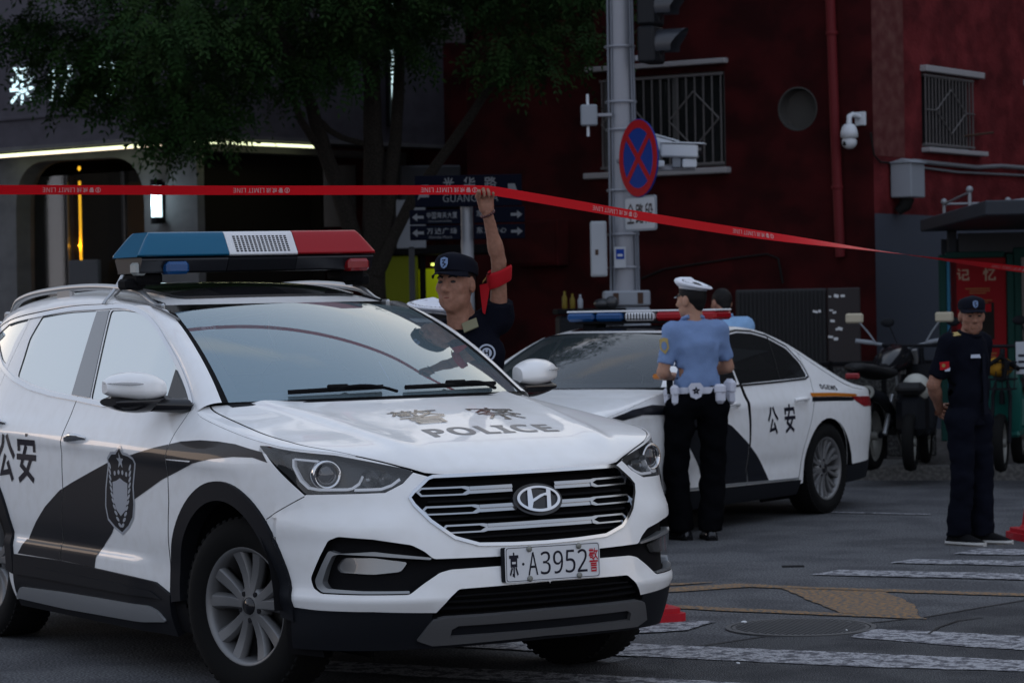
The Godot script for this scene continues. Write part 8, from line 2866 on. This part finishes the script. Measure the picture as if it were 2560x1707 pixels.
	J = {"pelvis": Vector3(0.0, 0.93, 0), "waist": Vector3(0.0, 1.05, -0.005), "chest": Vector3(0.0, 1.27, -0.01), "neck": Vector3(0.02, 1.435, 0.0), "head": Vector3(0.025, 1.565, 0.02), "head_turn": Vector3(0.02, deg_to_rad(38.0), 0.0), "head_size": 0.98,
		"shoulder_l": Vector3(0.165, 1.365, -0.01), "elbow_l": Vector3(0.235, 1.10, -0.02), "wrist_l": Vector3(0.13, 1.06, 0.20), "shoulder_r": Vector3(-0.155, 1.372, 0.0), "elbow_r": Vector3(-0.225, 1.125, 0.04), "wrist_r": Vector3(-0.11, 1.10, 0.23),
		"hip_l": Vector3(0.112, 0.86, 0), "knee_l": Vector3(0.15, 0.47, 0.03), "ankle_l": Vector3(0.115, 0.09, 0.02), "hip_r": Vector3(-0.105, 0.86, 0), "knee_r": Vector3(-0.105, 0.47, 0.02), "ankle_r": Vector3(-0.055, 0.09, -0.06), "leg": 1.16, "toe_l": 0.35, "toe_r": -0.1, "girth": 0.93}
	J["hand_l"] = [Basis.from_euler(Vector3(1.3, 0, 0.5)), 0.6, -1.0]
	J["hand_r"] = [Basis.from_euler(Vector3(1.3, 0, -0.5)), 0.6, 1.0]
	look = {"skin": M.skin_light, "shirt": M.shirt_blue, "trousers": M.trousers_black, "shoe": M.dark_gloss, "sole": M.matt_black, "hem": 0.02, "sleeve_l": 0.80, "sleeve_r": 0.80, "sleeve_r0": 0.058, "sleeve_r1": 0.056}
	var p := person("traffic officer in light blue shirt, white cap and white belt seen from behind", ppos, yb, J, look)
	police_cap(p, J.head, Basis.from_euler(J.head_turn) * Basis(Vector3.BACK, 0.06), 0.86)
	b = MB.new()
	rg = []
	for q in [[0.958, 0.96], [0.959, 0.99], [1.0, 0.99], [1.001, 0.96]]:
		var r := PackedVector3Array()
		for k in 28:
			var a := TAU * k / 28
			r.append(Vector3(cos(a) * 0.160 * q[1], q[0], sin(a) * 0.120 * q[1]))
		rg.append(r)
	b.loft(rg, true, false)
	put(b, "belt", M.belt_white, p)
	stick(p, "belt_badge", M.belt_white, v2([-0.05, 0.025, -0.03, 0.05, 0.03, 0.05, 0.05, 0.025, 0.035, -0.04, 0.0, -0.055, -0.035, -0.04]), Transform3D(Basis(Vector3.UP, PI), Vector3(0.045, 0.98, -0.125)), 0.012)
	b = MB.new()
	for k in 5:
		var a := TAU * k / 5 + PI / 2
		var a2 := TAU * (k + 2) / 5 + PI / 2
		b.tube([Vector3(0.045 + cos(a) * 0.024, 0.98 + sin(a) * 0.024, -0.140), Vector3(0.045 + cos(a2) * 0.024, 0.98 + sin(a2) * 0.024, -0.140)], 0.0035, 5)
	put(b, "badge_star", M.ink, p)
	for q in [["pouch", Vector3(-0.125, 0.955, -0.105), Vector3(0.075, 0.13, 0.05), -0.55], ["glove_bag", Vector3(-0.215, 0.965, -0.03), Vector3(0.085, 0.17, 0.05), -1.0], ["radio_pouch", Vector3(0.17, 0.95, -0.07), Vector3(0.05, 0.14, 0.05), 0.7], ["small_pouch", Vector3(0.20, 0.94, 0.0), Vector3(0.05, 0.12, 0.05), 1.2]]:
		b = MB.new()
		b.box(Transform3D(Basis(Vector3.UP, q[3]), q[1]), q[2], 0.022)
		b.box(Transform3D(Basis(Vector3.UP, q[3]) * Basis(Vector3.RIGHT, 0.1), q[1] + Vector3(0, 0.03, 0)), Vector3(q[2].x * 1.03, q[2].y * 0.5, q[2].z * 1.1), 0.015)
		put(b, q[0], M.belt_white, p)
	b = MB.new()
	b.tube([Vector3(0.19, 1.05, -0.02), Vector3(0.19, 0.96, -0.02)], 0.022, 8)
	put(b, "radio", M.matt_black, p)
	stick(p, "sleeve_badge", M.badge_gold, v2([-0.03, 0.045, 0.0, 0.055, 0.03, 0.045, 0.033, -0.02, 0.0, -0.055, -0.033, -0.02]), Transform3D(Basis.from_euler(Vector3(0, PI - 0.75, 0.12)), Vector3(0.232, 1.275, -0.062)), 0.004)
	stick(p, "sleeve_badge_centre", M.badge_blue, circle(Vector2.ZERO, Vector2(0.02, 0.028), 14), Transform3D(Basis.from_euler(Vector3(0, PI - 0.75, 0.12)), Vector3(0.2345, 1.275, -0.0655)), 0.004)
	b = MB.new()
	b.box(Transform3D(Basis.from_euler(Vector3(0, 0.2, 0)), Vector3(0.22, 1.07, 0.12)), Vector3(0.05, 0.035, 0.12), 0.01)
	put(b, "orange_device", M.livery_orange, p)

	# ---- guard at the crossing
	var yc := deg_to_rad(42.0)
	J = {"pelvis": Vector3(0, 0.85, 0), "waist": Vector3(0.0, 0.97, 0.0), "chest": Vector3(0.0, 1.17, -0.005), "neck": Vector3(0, 1.315, 0.01), "head": Vector3(0.0, 1.435, 0.035), "head_turn": Vector3(0.08, deg_to_rad(-38.0), 0.0), "head_size": 0.93,
		"shoulder_l": Vector3(0.165, 1.265, -0.02), "elbow_l": Vector3(0.225, 1.01, -0.09), "wrist_l": Vector3(0.04, 0.86, -0.17), "shoulder_r": Vector3(-0.165, 1.265, -0.02), "elbow_r": Vector3(-0.225, 1.01, -0.10), "wrist_r": Vector3(-0.06, 0.83, -0.18),
		"hip_l": Vector3(0.085, 0.78, 0), "knee_l": Vector3(0.09, 0.43, 0.02), "ankle_l": Vector3(0.085, 0.085, 0.02), "hip_r": Vector3(-0.085, 0.78, 0), "knee_r": Vector3(-0.09, 0.43, 0.01), "ankle_r": Vector3(-0.085, 0.085, -0.03), "toe_l": 0.35, "toe_r": 0.05, "girth": 0.96}
	J["hand_r"] = [Basis.from_euler(Vector3(0.5, 0.0, -1.7)), 0.7, 1.0]
	J["hand_l"] = [Basis.from_euler(Vector3(0.5, 0.0, 1.7)), 0.7, -1.0]
	look = {"skin": M.skin_tan, "shirt": M.uniform_dark, "trousers": M.uniform_dark, "shoe": M.matt_black, "sole": M.sole_white, "hem": -0.10, "sleeve_l": 0.82, "sleeve_r": 0.82}
	g = person("thin guard in dark uniform, cap and trainers standing with hands behind back", Vector3(2.87, 0.0, -17.66), yc, J, look)
	guard_cap(g, J.head, Basis.from_euler(J.head_turn), 0.93)
	var fl := Transform3D(Basis.from_euler(Vector3(0.0, -1.15, 0.05)), Vector3(-0.238, 1.13, 0.005))
	stick(g, "sleeve_flag", M.armband_red, v2([-0.03, -0.025, 0.03, -0.022, 0.03, 0.028, -0.03, 0.025]), fl)
	stick(g, "flag_mark", M.poster_gold, circle(Vector2(-0.005, 0.003), Vector2(0.012, 0.012), 10), fl * Transform3D(Basis(), Vector3(0, 0, 0.0015)))
	stick(g, "flag_border", M.badge_white, v2([0.0, -0.034, 0.032, -0.034, 0.036, -0.012, 0.0, -0.026]), fl * Transform3D(Basis(), Vector3(0, 0, 0.0005)))
	stick(g, "name_badge", M.badge_white, v2([-0.04, -0.010, 0.04, -0.010, 0.034, 0.012, -0.034, 0.012]), Transform3D(Basis.from_euler(Vector3(-0.12, -0.2, 0.0)), Vector3(-0.075, 1.185, 0.118)))
	stick(g, "shoulder_badge", M.badge_gold, v2([-0.03, -0.018, 0.03, -0.018, 0.03, 0.018, -0.03, 0.018]), Transform3D(Basis.from_euler(Vector3(-1.0, -0.3, 0.2)), Vector3(-0.145, 1.325, 0.02)))
	stick(g, "shirt_placket", M.cap_navy, v2([-0.016, -0.32, 0.016, -0.32, 0.014, 0.06, -0.014, 0.06]), Transform3D(Basis.from_euler(Vector3(-0.03, 0.0, 0.0)), Vector3(0.0, 1.14, 0.122)), 0.006)

	# ---- man in a light blue shirt beyond the saloon
	J = {"pelvis": Vector3(0.0, 0.93, 0), "waist": Vector3(0.0, 1.05, 0.0), "chest": Vector3(0.0, 1.27, 0.02), "neck": Vector3(0.0, 1.42, 0.05), "head": Vector3(0.0, 1.535, 0.09), "head_turn": Vector3(0.22, 0.2, 0.0), "head_size": 0.95,
		"shoulder_l": Vector3(0.17, 1.36, 0.01), "elbow_l": Vector3(0.21, 1.10, 0.04), "wrist_l": Vector3(0.12, 1.08, 0.24), "shoulder_r": Vector3(-0.17, 1.36, 0.01), "elbow_r": Vector3(-0.21, 1.10, 0.04), "wrist_r": Vector3(-0.12, 1.08, 0.24),
		"hip_l": Vector3(0.09, 0.86, 0), "knee_l": Vector3(0.10, 0.47, 0.0), "ankle_l": Vector3(0.10, 0.09, 0), "hip_r": Vector3(-0.09, 0.86, 0), "knee_r": Vector3(-0.10, 0.47, 0.0), "ankle_r": Vector3(-0.10, 0.09, 0)}
	look = {"skin": M.skin_tan, "shirt": M.shirt_pale, "trousers": M.trousers_black, "shoe": M.matt_black, "sole": M.matt_black, "hem": 0.0}
	person("bareheaded man in pale blue shirt bending away beyond the white saloon", Vector3(1.70, 0.0, -22.3), deg_to_rad(195.0), J, look)

	# ---- officer in a white cap half hidden behind the SUV
	var yd := deg_to_rad(150.0)
	J = {"pelvis": Vector3(0.0, 0.88, 0), "waist": Vector3(0.0, 1.0, 0.0), "chest": Vector3(0.0, 1.19, 0.03), "neck": Vector3(0.0, 1.33, 0.06), "head": Vector3(0.0, 1.445, 0.10), "head_turn": Vector3(0.18, 0.5, 0.1), "head_size": 0.95,
		"shoulder_l": Vector3(0.17, 1.28, 0.02), "elbow_l": Vector3(0.22, 1.03, 0.05), "wrist_l": Vector3(0.12, 1.0, 0.26), "shoulder_r": Vector3(-0.17, 1.28, 0.02), "elbow_r": Vector3(-0.22, 1.03, 0.05), "wrist_r": Vector3(-0.12, 1.0, 0.26),
		"hip_l": Vector3(0.09, 0.82, 0), "knee_l": Vector3(0.10, 0.45, 0.0), "ankle_l": Vector3(0.10, 0.09, 0), "hip_r": Vector3(-0.09, 0.82, 0), "knee_r": Vector3(-0.10, 0.45, 0.0), "ankle_r": Vector3(-0.10, 0.09, 0)}
	look = {"skin": M.skin_light, "shirt": M.shirt_blue, "trousers": M.trousers_black, "shoe": M.matt_black, "sole": M.matt_black, "hem": 0.0}
	p = person("officer with white cap stooping behind the SUV's windscreen pillar", Vector3(-0.46, 0.0, -14.0), yd, J, look)
	police_cap(p, J.head, Basis.from_euler(J.head_turn), 0.95)

func build_all() -> void:
	build_ground()
	build_red_building()
	build_shop()
	build_back_clutter()
	build_pole()
	build_kiosk()
	build_trees()
	build_suv()
	cone(Vector3(0.61, 0.0, -13.80), 0.35, "red cone whose base peeks out behind the SUV bumper")
	cone(Vector3(3.36, 0.0, -17.95), 0.2, "red cone standing beyond the dark uniformed guard")
	build_saloon()
	build_motorcycle()
	build_ebikes()
	build_people()
	build_tape()
	build_far_side()

func materials() -> void:
	textured(mat("paint", Color.WHITE, 0.45, 0.0, 0.62, 0.05), noise_tex(0.02, 5, lin(0.77, 0.765, 0.755), lin(0.81, 0.81, 0.81), 512, 71, 0.2, 0.6), 0.9, null, 0.0, false)
	mat("livery_black", lin(0.004, 0.005, 0.009), 0.5, 0.0, 0.28, 0.05).metallic_specular = 0.3
	mat("livery_grey", lin(0.02, 0.02, 0.025), 0.25, 0.0, 0.6, 0.05)
	mat("livery_silver", lin(0.16, 0.17, 0.19), 0.3, 0.4)
	mat("badge_silver", lin(0.42, 0.44, 0.48), 0.35, 0.2, 0.6)
	mat("chrome", lin(0.58, 0.59, 0.61), 0.12, 1.0)
	mat("chrome_satin", lin(0.36, 0.37, 0.385), 0.2, 1.0)
	mat("silver", lin(0.42, 0.43, 0.44), 0.35, 0.7)
	mat("bezel", lin(0.26, 0.27, 0.28), 0.35, 0.6)
	mat("silver_dark", lin(0.10, 0.10, 0.103), 0.5, 0.3)
	mat("alloy", lin(0.17, 0.17, 0.172), 0.4, 0.5)
	mat("cladding", lin(0.009, 0.010, 0.013), 0.6).metallic_specular = 0.25
	mat("matt_black", lin(0.005, 0.005, 0.006), 0.85).metallic_specular = 0.25
	mat("dark_gloss", lin(0.010, 0.010, 0.012), 0.15)
	mat("pillar_gloss", lin(0.03, 0.03, 0.033), 0.1, 0.0, 1.0)
	mat("rubber", lin(0.010, 0.010, 0.010), 0.7)
	mat("tyre", lin(0.007, 0.007, 0.007), 0.9).metallic_specular = 0.25
	mat("iron", lin(0.05, 0.048, 0.045), 0.5, 0.6)
	mat("dull_metal", lin(0.22, 0.22, 0.20), 0.6, 0.5)
	mat("frit", lin(0.012, 0.013, 0.016), 0.4)
	mat("sticker", lin(0.45, 0.55, 0.58), 0.6)
	mat("plate_white", lin(0.62, 0.63, 0.65), 0.35)
	mat("ink", lin(0.01, 0.01, 0.02), 0.4)
	mat("red_ink", lin(0.45, 0.015, 0.03), 0.4)
	mat("cabin", lin(0.018, 0.018, 0.02), 0.7)
	mat("sunroof", lin(0.012, 0.012, 0.014), 0.06)
	mat("lamp_black", lin(0.012, 0.013, 0.015), 0.35)
	mat("reflector", lin(0.20, 0.205, 0.21), 0.2, 0.9)
	mat("white_plastic", lin(0.68, 0.69, 0.71), 0.4)
	mat("blue_lens", lin(0.002, 0.095, 0.185), 0.35, 0.0, 0.25, 0.1).metallic_specular = 0.3
	mat("red_lens", lin(0.30, 0.004, 0.010), 0.4, 0.0, 0.2, 0.1).metallic_specular = 0.3
	mat("bar_base", lin(0.008, 0.009, 0.013), 0.3)
	mat("lamp_white", lin(0.35, 0.37, 0.36), 0.3)
	mat("blue_lamp", lin(0.003, 0.055, 0.18), 0.25)
	mat("red_lamp", lin(0.22, 0.006, 0.01), 0.25)
	mat("cable_grey", lin(0.18, 0.18, 0.18), 0.6)
	pane("side_glass", lin(0.62, 0.65, 0.64), 0.96, 0.92)
	pane("screen_glass", lin(0.27, 0.37, 0.42), 0.34, 0.50)
	pane("saloon_glass", lin(0.012, 0.013, 0.014), 0.85)
	pane("saloon_screen", lin(0.07, 0.09, 0.10), 0.35, 0.1)
	mat("livery_orange", lin(0.42, 0.13, 0.01), 0.4)
	mat("seat_black", lin(0.015, 0.015, 0.016), 0.6)
	mat("mirror_cream", lin(0.45, 0.40, 0.30), 0.4)
	mat("helmet_white", lin(0.42, 0.42, 0.38), 0.45)
	mat("bike_teal", lin(0.006, 0.085, 0.07), 0.35)
	mat("bag_yellow", lin(0.32, 0.16, 0.015), 0.7)
	pane("lamp_glass", lin(0.6, 0.6, 0.6), 0.03)
	pane("lamp_glass_dull", lin(0.4, 0.4, 0.4), 0.5)
	mat("dark_glass", lin(0.02, 0.02, 0.025), 0.03, 0.0, 1.0)

	# street
	textured(mat("asphalt", Color.WHITE, 0.92), noise_tex(0.16, 4, lin(0.040, 0.041, 0.044), lin(0.150, 0.152, 0.160), 1024, 3, 0.22, 0.72), 0.36, noise_tex(0.35, 3, Color.BLACK, Color.WHITE, 512, 4), 0.35)
	textured(mat("asphalt_coarse", Color.WHITE, 0.95), noise_tex(0.10, 4, lin(0.028, 0.0285, 0.030), lin(0.175, 0.176, 0.184), 1024, 8, 0.22, 0.78), 1.1, noise_tex(0.14, 3, Color.BLACK, Color.WHITE, 512, 9), 0.9)
	textured(mat("road_white", Color.WHITE, 0.8), noise_tex(0.05, 5, lin(0.13, 0.13, 0.136), lin(0.36, 0.36, 0.38), 1024, 13, 0.24, 0.50), 0.8, noise_tex(0.14, 3, Color.BLACK, Color.WHITE, 512, 9), 0.4)
	textured(mat("road_yellow", Color.WHITE, 0.85), noise_tex(0.04, 5, lin(0.095, 0.092, 0.092), lin(0.27, 0.155, 0.072), 1024, 17, 0.38, 0.60), 0.7)
	mat("far_wall", lin(0.03, 0.028, 0.027), 0.9)
	mat("far_roof", lin(0.02, 0.02, 0.022), 0.9)
	mat("tar", lin(0.016, 0.016, 0.018), 0.7)
	mat("iron_road", lin(0.062, 0.062, 0.065), 0.7, 0.1)
	textured(mat("pavement", Color.WHITE, 0.9), noise_tex(0.05, 4, lin(0.06, 0.058, 0.056), lin(0.12, 0.115, 0.11), 512, 21), 0.5)
	textured(mat("kerb", Color.WHITE, 0.9), noise_tex(0.05, 4, lin(0.08, 0.078, 0.075), lin(0.15, 0.145, 0.14), 512, 22), 0.9)
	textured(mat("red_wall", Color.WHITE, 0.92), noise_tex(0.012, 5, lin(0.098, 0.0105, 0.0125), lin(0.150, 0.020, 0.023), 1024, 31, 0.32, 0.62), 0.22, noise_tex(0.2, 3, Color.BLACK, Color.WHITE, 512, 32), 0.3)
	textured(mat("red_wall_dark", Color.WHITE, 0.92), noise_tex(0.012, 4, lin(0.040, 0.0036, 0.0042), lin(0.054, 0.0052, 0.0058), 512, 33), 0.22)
	textured(mat("red_strip", Color.WHITE, 0.92), noise_tex(0.03, 5, lin(0.085, 0.022, 0.022), lin(0.135, 0.055, 0.048), 512, 34, 0.3, 0.75), 0.35)
	mat("grey_base", lin(0.055, 0.062, 0.080), 0.85)
	mat("red_pipe", lin(0.115, 0.012, 0.015), 0.6)
	mat("sill_white", lin(0.30, 0.29, 0.30), 0.85)
	mat("window_dark", lin(0.010, 0.012, 0.013), 0.2)
	mat("frame_grey", lin(0.10, 0.10, 0.10), 0.7)
	mat("bar_metal", lin(0.14, 0.13, 0.13), 0.6, 0.3)
	mat("galvanised", lin(0.22, 0.23, 0.25), 0.5, 0.4)
	mat("rust", lin(0.06, 0.035, 0.025), 0.8)
	mat("box_grey", lin(0.24, 0.26, 0.29), 0.6)
	mat("box_grey_dark", lin(0.06, 0.063, 0.07), 0.7)
	mat("box_white", lin(0.36, 0.38, 0.41), 0.55)
	mat("camera_white", lin(0.55, 0.58, 0.62), 0.45)
	mat("concrete_dark", lin(0.06, 0.058, 0.055), 0.9)
	textured(mat("shop_wall", Color.WHITE, 0.85), noise_tex(0.02, 4, lin(0.10, 0.10, 0.105), lin(0.13, 0.13, 0.135), 512, 41), 0.3)
	textured(mat("fascia", Color.WHITE, 0.8), noise_tex(0.02, 4, lin(0.060, 0.056, 0.070), lin(0.080, 0.076, 0.092), 512, 42), 0.3)
	mat("shop_upper", lin(0.09, 0.085, 0.10), 0.85)
	mat("lobby_dark", lin(0.018, 0.015, 0.014), 0.8)
	mat("lobby_brick", lin(0.016, 0.007, 0.005), 0.9)
	mat("lobby_wood", lin(0.10, 0.06, 0.02), 0.7)
	mat("curtain", lin(0.24, 0.14, 0.045), 0.9)
	pane("shop_glass", lin(0.03, 0.03, 0.03), 0.12)
	lamp_mat("led_warm", Color(0.97, 1.0, 0.80), 1.8)
	lamp_mat("led_white", Color(0.86, 0.97, 1.0), 1.7)
	lamp_mat("led_sign", Color(0.86, 0.98, 1.0), 1.3)
	lamp_mat("led_amber", Color(1.0, 0.74, 0.18), 1.2)
	lamp_mat("led_booth", Color(0.95, 1.0, 0.5), 1.2)
	lamp_mat("booth_lit", Color(0.42, 0.46, 0.0), 0.5)
	mat("booth_green", lin(0.12, 0.14, 0.004), 0.6)
	mat("sign_navy", lin(0.002, 0.003, 0.008), 0.7).metallic_specular = 0.15
	mat("sign_white", lin(0.45, 0.47, 0.50), 0.6)
	mat("sign_blue", lin(0.003, 0.032, 0.22), 0.6)
	mat("sign_red", lin(0.34, 0.004, 0.010), 0.6)
	mat("cabinet", lin(0.030, 0.030, 0.032), 0.6)
	mat("cabinet_plain", lin(0.035, 0.030, 0.031), 0.6)
	textured(mat("stone", Color.WHITE, 0.9), noise_tex(0.05, 5, lin(0.02, 0.02, 0.02), lin(0.085, 0.085, 0.083), 512, 51, 0.25, 0.75), 1.2)
	mat("bottle_yellow", lin(0.13, 0.095, 0.012), 0.45)
	mat("bag_dark", lin(0.03, 0.032, 0.036), 0.3)
	mat("pole_grey", lin(0.225, 0.235, 0.265), 0.45, 0.25)
	mat("pole_dark", lin(0.14, 0.155, 0.185), 0.5, 0.3)
	mat("signal_black", lin(0.012, 0.013, 0.016), 0.5)
	mat("signal_visor", lin(0.025, 0.028, 0.036), 0.35)
	textured(mat("bark", Color.WHITE, 0.95), noise_tex(0.06, 4, lin(0.015, 0.013, 0.011), lin(0.05, 0.043, 0.036), 512, 61), 1.6, noise_tex(0.08, 4, Color.BLACK, Color.WHITE, 512, 62), 2.0)
	var lf := mat("leaf", lin(0.017, 0.041, 0.012), 0.75)
	lf.metallic_specular = 0.2
	lf.vertex_color_use_as_albedo = true
	lf.backlight_enabled = true
	lf.backlight = lin(0.03, 0.07, 0.015)
	mat("shelter_dark", lin(0.028, 0.032, 0.040), 0.5)
	mat("shelter_green", lin(0.006, 0.045, 0.038), 0.5)
	mat("poster_red", lin(0.24, 0.006, 0.010), 0.6)
	mat("poster_cream", lin(0.40, 0.28, 0.20), 0.7)
	mat("poster_gold", lin(0.30, 0.17, 0.06), 0.7)
	mat("poster_blue", lin(0.05, 0.22, 0.38), 0.7)
	mat("cone_red", lin(0.42, 0.012, 0.022), 0.45)
	mat("cone_white", lin(0.5, 0.5, 0.52), 0.4)
	mat("cone_pink", lin(0.5, 0.12, 0.13), 0.5)
	var tp := mat("tape_red", lin(0.55, 0.003, 0.010), 0.45)
	tp.backlight_enabled = true
	tp.backlight = lin(0.30, 0.002, 0.006)
	mat("tape_white", lin(0.55, 0.28, 0.28), 0.6)

	stained(M.asphalt, noise_tex(0.012, 6, Color(0.86, 0.86, 0.87), Color(1, 1, 1), 1024, 91, 0.30, 0.62), 0.13)
	stained(M.asphalt_coarse, noise_tex(0.012, 6, Color(0.85, 0.85, 0.86), Color(1, 1, 1), 1024, 92, 0.30, 0.62), 0.17)
	stained(M.red_wall, noise_tex(0.010, 6, Color(0.80, 0.79, 0.80), Color(1, 1, 1), 1024, 93, 0.36, 0.60), 0.16)
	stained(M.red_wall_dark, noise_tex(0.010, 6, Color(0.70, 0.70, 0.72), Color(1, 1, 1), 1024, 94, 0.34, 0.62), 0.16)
	stained(M.road_white, noise_tex(0.02, 6, Color(0.62, 0.62, 0.64), Color(1, 1, 1), 1024, 95, 0.34, 0.55), 0.5)
	# people
	var sk := textured(mat("skin_tan", Color.WHITE, 0.5), noise_tex(0.03, 4, lin(0.235, 0.115, 0.078), lin(0.305, 0.155, 0.108), 256, 83, 0.25, 0.75), 5.0, noise_tex(0.2, 3, Color.BLACK, Color.WHITE, 256, 84), 0.06, false)
	sk.subsurf_scatter_enabled = true
	sk.subsurf_scatter_strength = 0.08
	sk = mat("skin_light", lin(0.38, 0.21, 0.145), 0.55)
	sk.subsurf_scatter_enabled = true
	sk.subsurf_scatter_strength = 0.08
	mat("lip", lin(0.15, 0.045, 0.035), 0.5)
	mat("eye_dark", lin(0.012, 0.010, 0.010), 0.2)
	mat("hair_black", lin(0.008, 0.007, 0.007), 0.6)
	mat("uniform_dark", lin(0.0050, 0.0058, 0.0105), 0.95).metallic_specular = 0.15
	mat("cap_navy", lin(0.007, 0.008, 0.014), 0.9).metallic_specular = 0.2
	mat("trousers_black", lin(0.0032, 0.0034, 0.0045), 0.95).metallic_specular = 0.12
	mat("sign_dim", lin(0.11, 0.115, 0.125), 0.6)
	textured(mat("shirt_blue", Color.WHITE, 0.9), noise_tex(0.08, 3, lin(0.165, 0.245, 0.425), lin(0.178, 0.262, 0.45), 256, 81), 4.0, null, 0.0, false)
	mat("shirt_pale", lin(0.22, 0.37, 0.58), 0.85)
	mat("cap_white", lin(0.70, 0.71, 0.76), 0.6)
	mat("cap_band", lin(0.010, 0.010, 0.012), 0.6)
	mat("belt_white", lin(0.58, 0.59, 0.66), 0.55)
	mat("armband_red", lin(0.36, 0.008, 0.014), 0.8)
	mat("bead", lin(0.07, 0.018, 0.018), 0.35)
	mat("badge_white", lin(0.42, 0.46, 0.55), 0.6)
	mat("badge_blue", lin(0.16, 0.23, 0.38), 0.6)
	mat("badge_gold", lin(0.40, 0.30, 0.12), 0.6)
	mat("tab_olive", lin(0.20, 0.19, 0.12), 0.8)
	mat("sole_white", lin(0.45, 0.44, 0.42), 0.7)

func sky() -> Environment:
	var env := Environment.new()
	env.background_mode = Environment.BG_SKY
	env.tonemap_mode = Environment.TONE_MAPPER_LINEAR
	env.tonemap_exposure = 1.0
	env.sdfgi_enabled = true
	env.ssao_enabled = true
	env.ssil_enabled = true
	var im := Image.create(1024, 512, false, Image.FORMAT_RGBF)
	var nz := FastNoiseLite.new()
	nz.frequency = 1.0
	nz.fractal_octaves = 5
	nz.seed = 11
	var glow := Vector3(sin(deg_to_rad(-58.0)), 0.0, -cos(deg_to_rad(-58.0)))
	for y in 512:
		var el := (0.5 - (y + 0.5) / 512.0) * PI
		for x in 1024:
			var az := ((x + 0.5) / 1024.0 - 0.5) * TAU
			var d := Vector3(cos(az) * cos(el), sin(el), sin(az) * cos(el))
			var h := maxf(d.y, 0.0)
			var col := Vector3(0.44, 0.53, 0.70).lerp(Vector3(0.68, 0.72, 0.80), exp(-h * 3.0))
			var a := maxf(d.dot(glow), 0.0)
			var near := pow(a, 2.5)
			col += Vector3(2.6, 2.15, 1.30) * near * exp(-h * 2.7)
			col += Vector3(1.9, 0.85, 0.25) * near * exp(-h * 11.0)
			col += Vector3(0.55, 0.20, 0.02) * exp(-h * 14.0) * (0.15 + 0.85 * a)
			# thin cloud, warm where it faces the sunset
			var c := nz.get_noise_3d(d.x * 2.2 / (0.35 + h), h * 3.0, d.z * 2.2 / (0.35 + h))
			c = smoothstep(0.12, 0.6, c) * smoothstep(0.02, 0.25, h)
			col = col.lerp(Vector3(0.88, 0.80, 0.74) * (0.9 + 0.7 * near), c * 0.55)
			im.set_pixel(x, y, Color(col.x, col.y, col.z))
	var pm := PanoramaSkyMaterial.new()
	pm.panorama = ImageTexture.create_from_image(im)
	pm.energy_multiplier = 1.0
	var s := Sky.new()
	s.sky_material = pm
	env.sky = s
	env.background_energy_multiplier = SKY_GAIN
	return env

const SKY_GAIN := 1.22

func _ready() -> void:
	# camera, sky and sun
	var cam := Camera3D.new()
	cam.name = "camera"
	cam.near = 0.1
	cam.far = 400.0
	add_child(cam)
	cam.position = Vector3(0, 1.587, 0)
	cam.rotation_order = EULER_ORDER_YXZ
	cam.rotation = Vector3(-atan(101.5 / 7020.0), 0, deg_to_rad(-1.09))
	cam.current = true
	var lens := CameraAttributesPhysical.new()
	lens.frustum_focal_length = 98.7
	lens.frustum_focus_distance = 11.2
	lens.exposure_aperture = 7.1
	cam.attributes = lens
	cam.fov = rad_to_deg(2.0 * atan(853.5 / 7020.0))
	var we := WorldEnvironment.new()
	we.name = "environment"
	we.environment = sky()
	add_child(we)
	var sun := DirectionalLight3D.new()
	sun.name = "low_sun"
	sun.light_energy = 0.04
	sun.light_color = Color(1.0, 0.84, 0.68)
	sun.light_angular_distance = 14.0
	sun.shadow_enabled = true
	add_child(sun)
	sun.look_at_from_position(Vector3.ZERO, Vector3(sin(deg_to_rad(58.0)) , -0.16, cos(deg_to_rad(58.0))))
	rng.seed = 77
	materials()
	build_all()
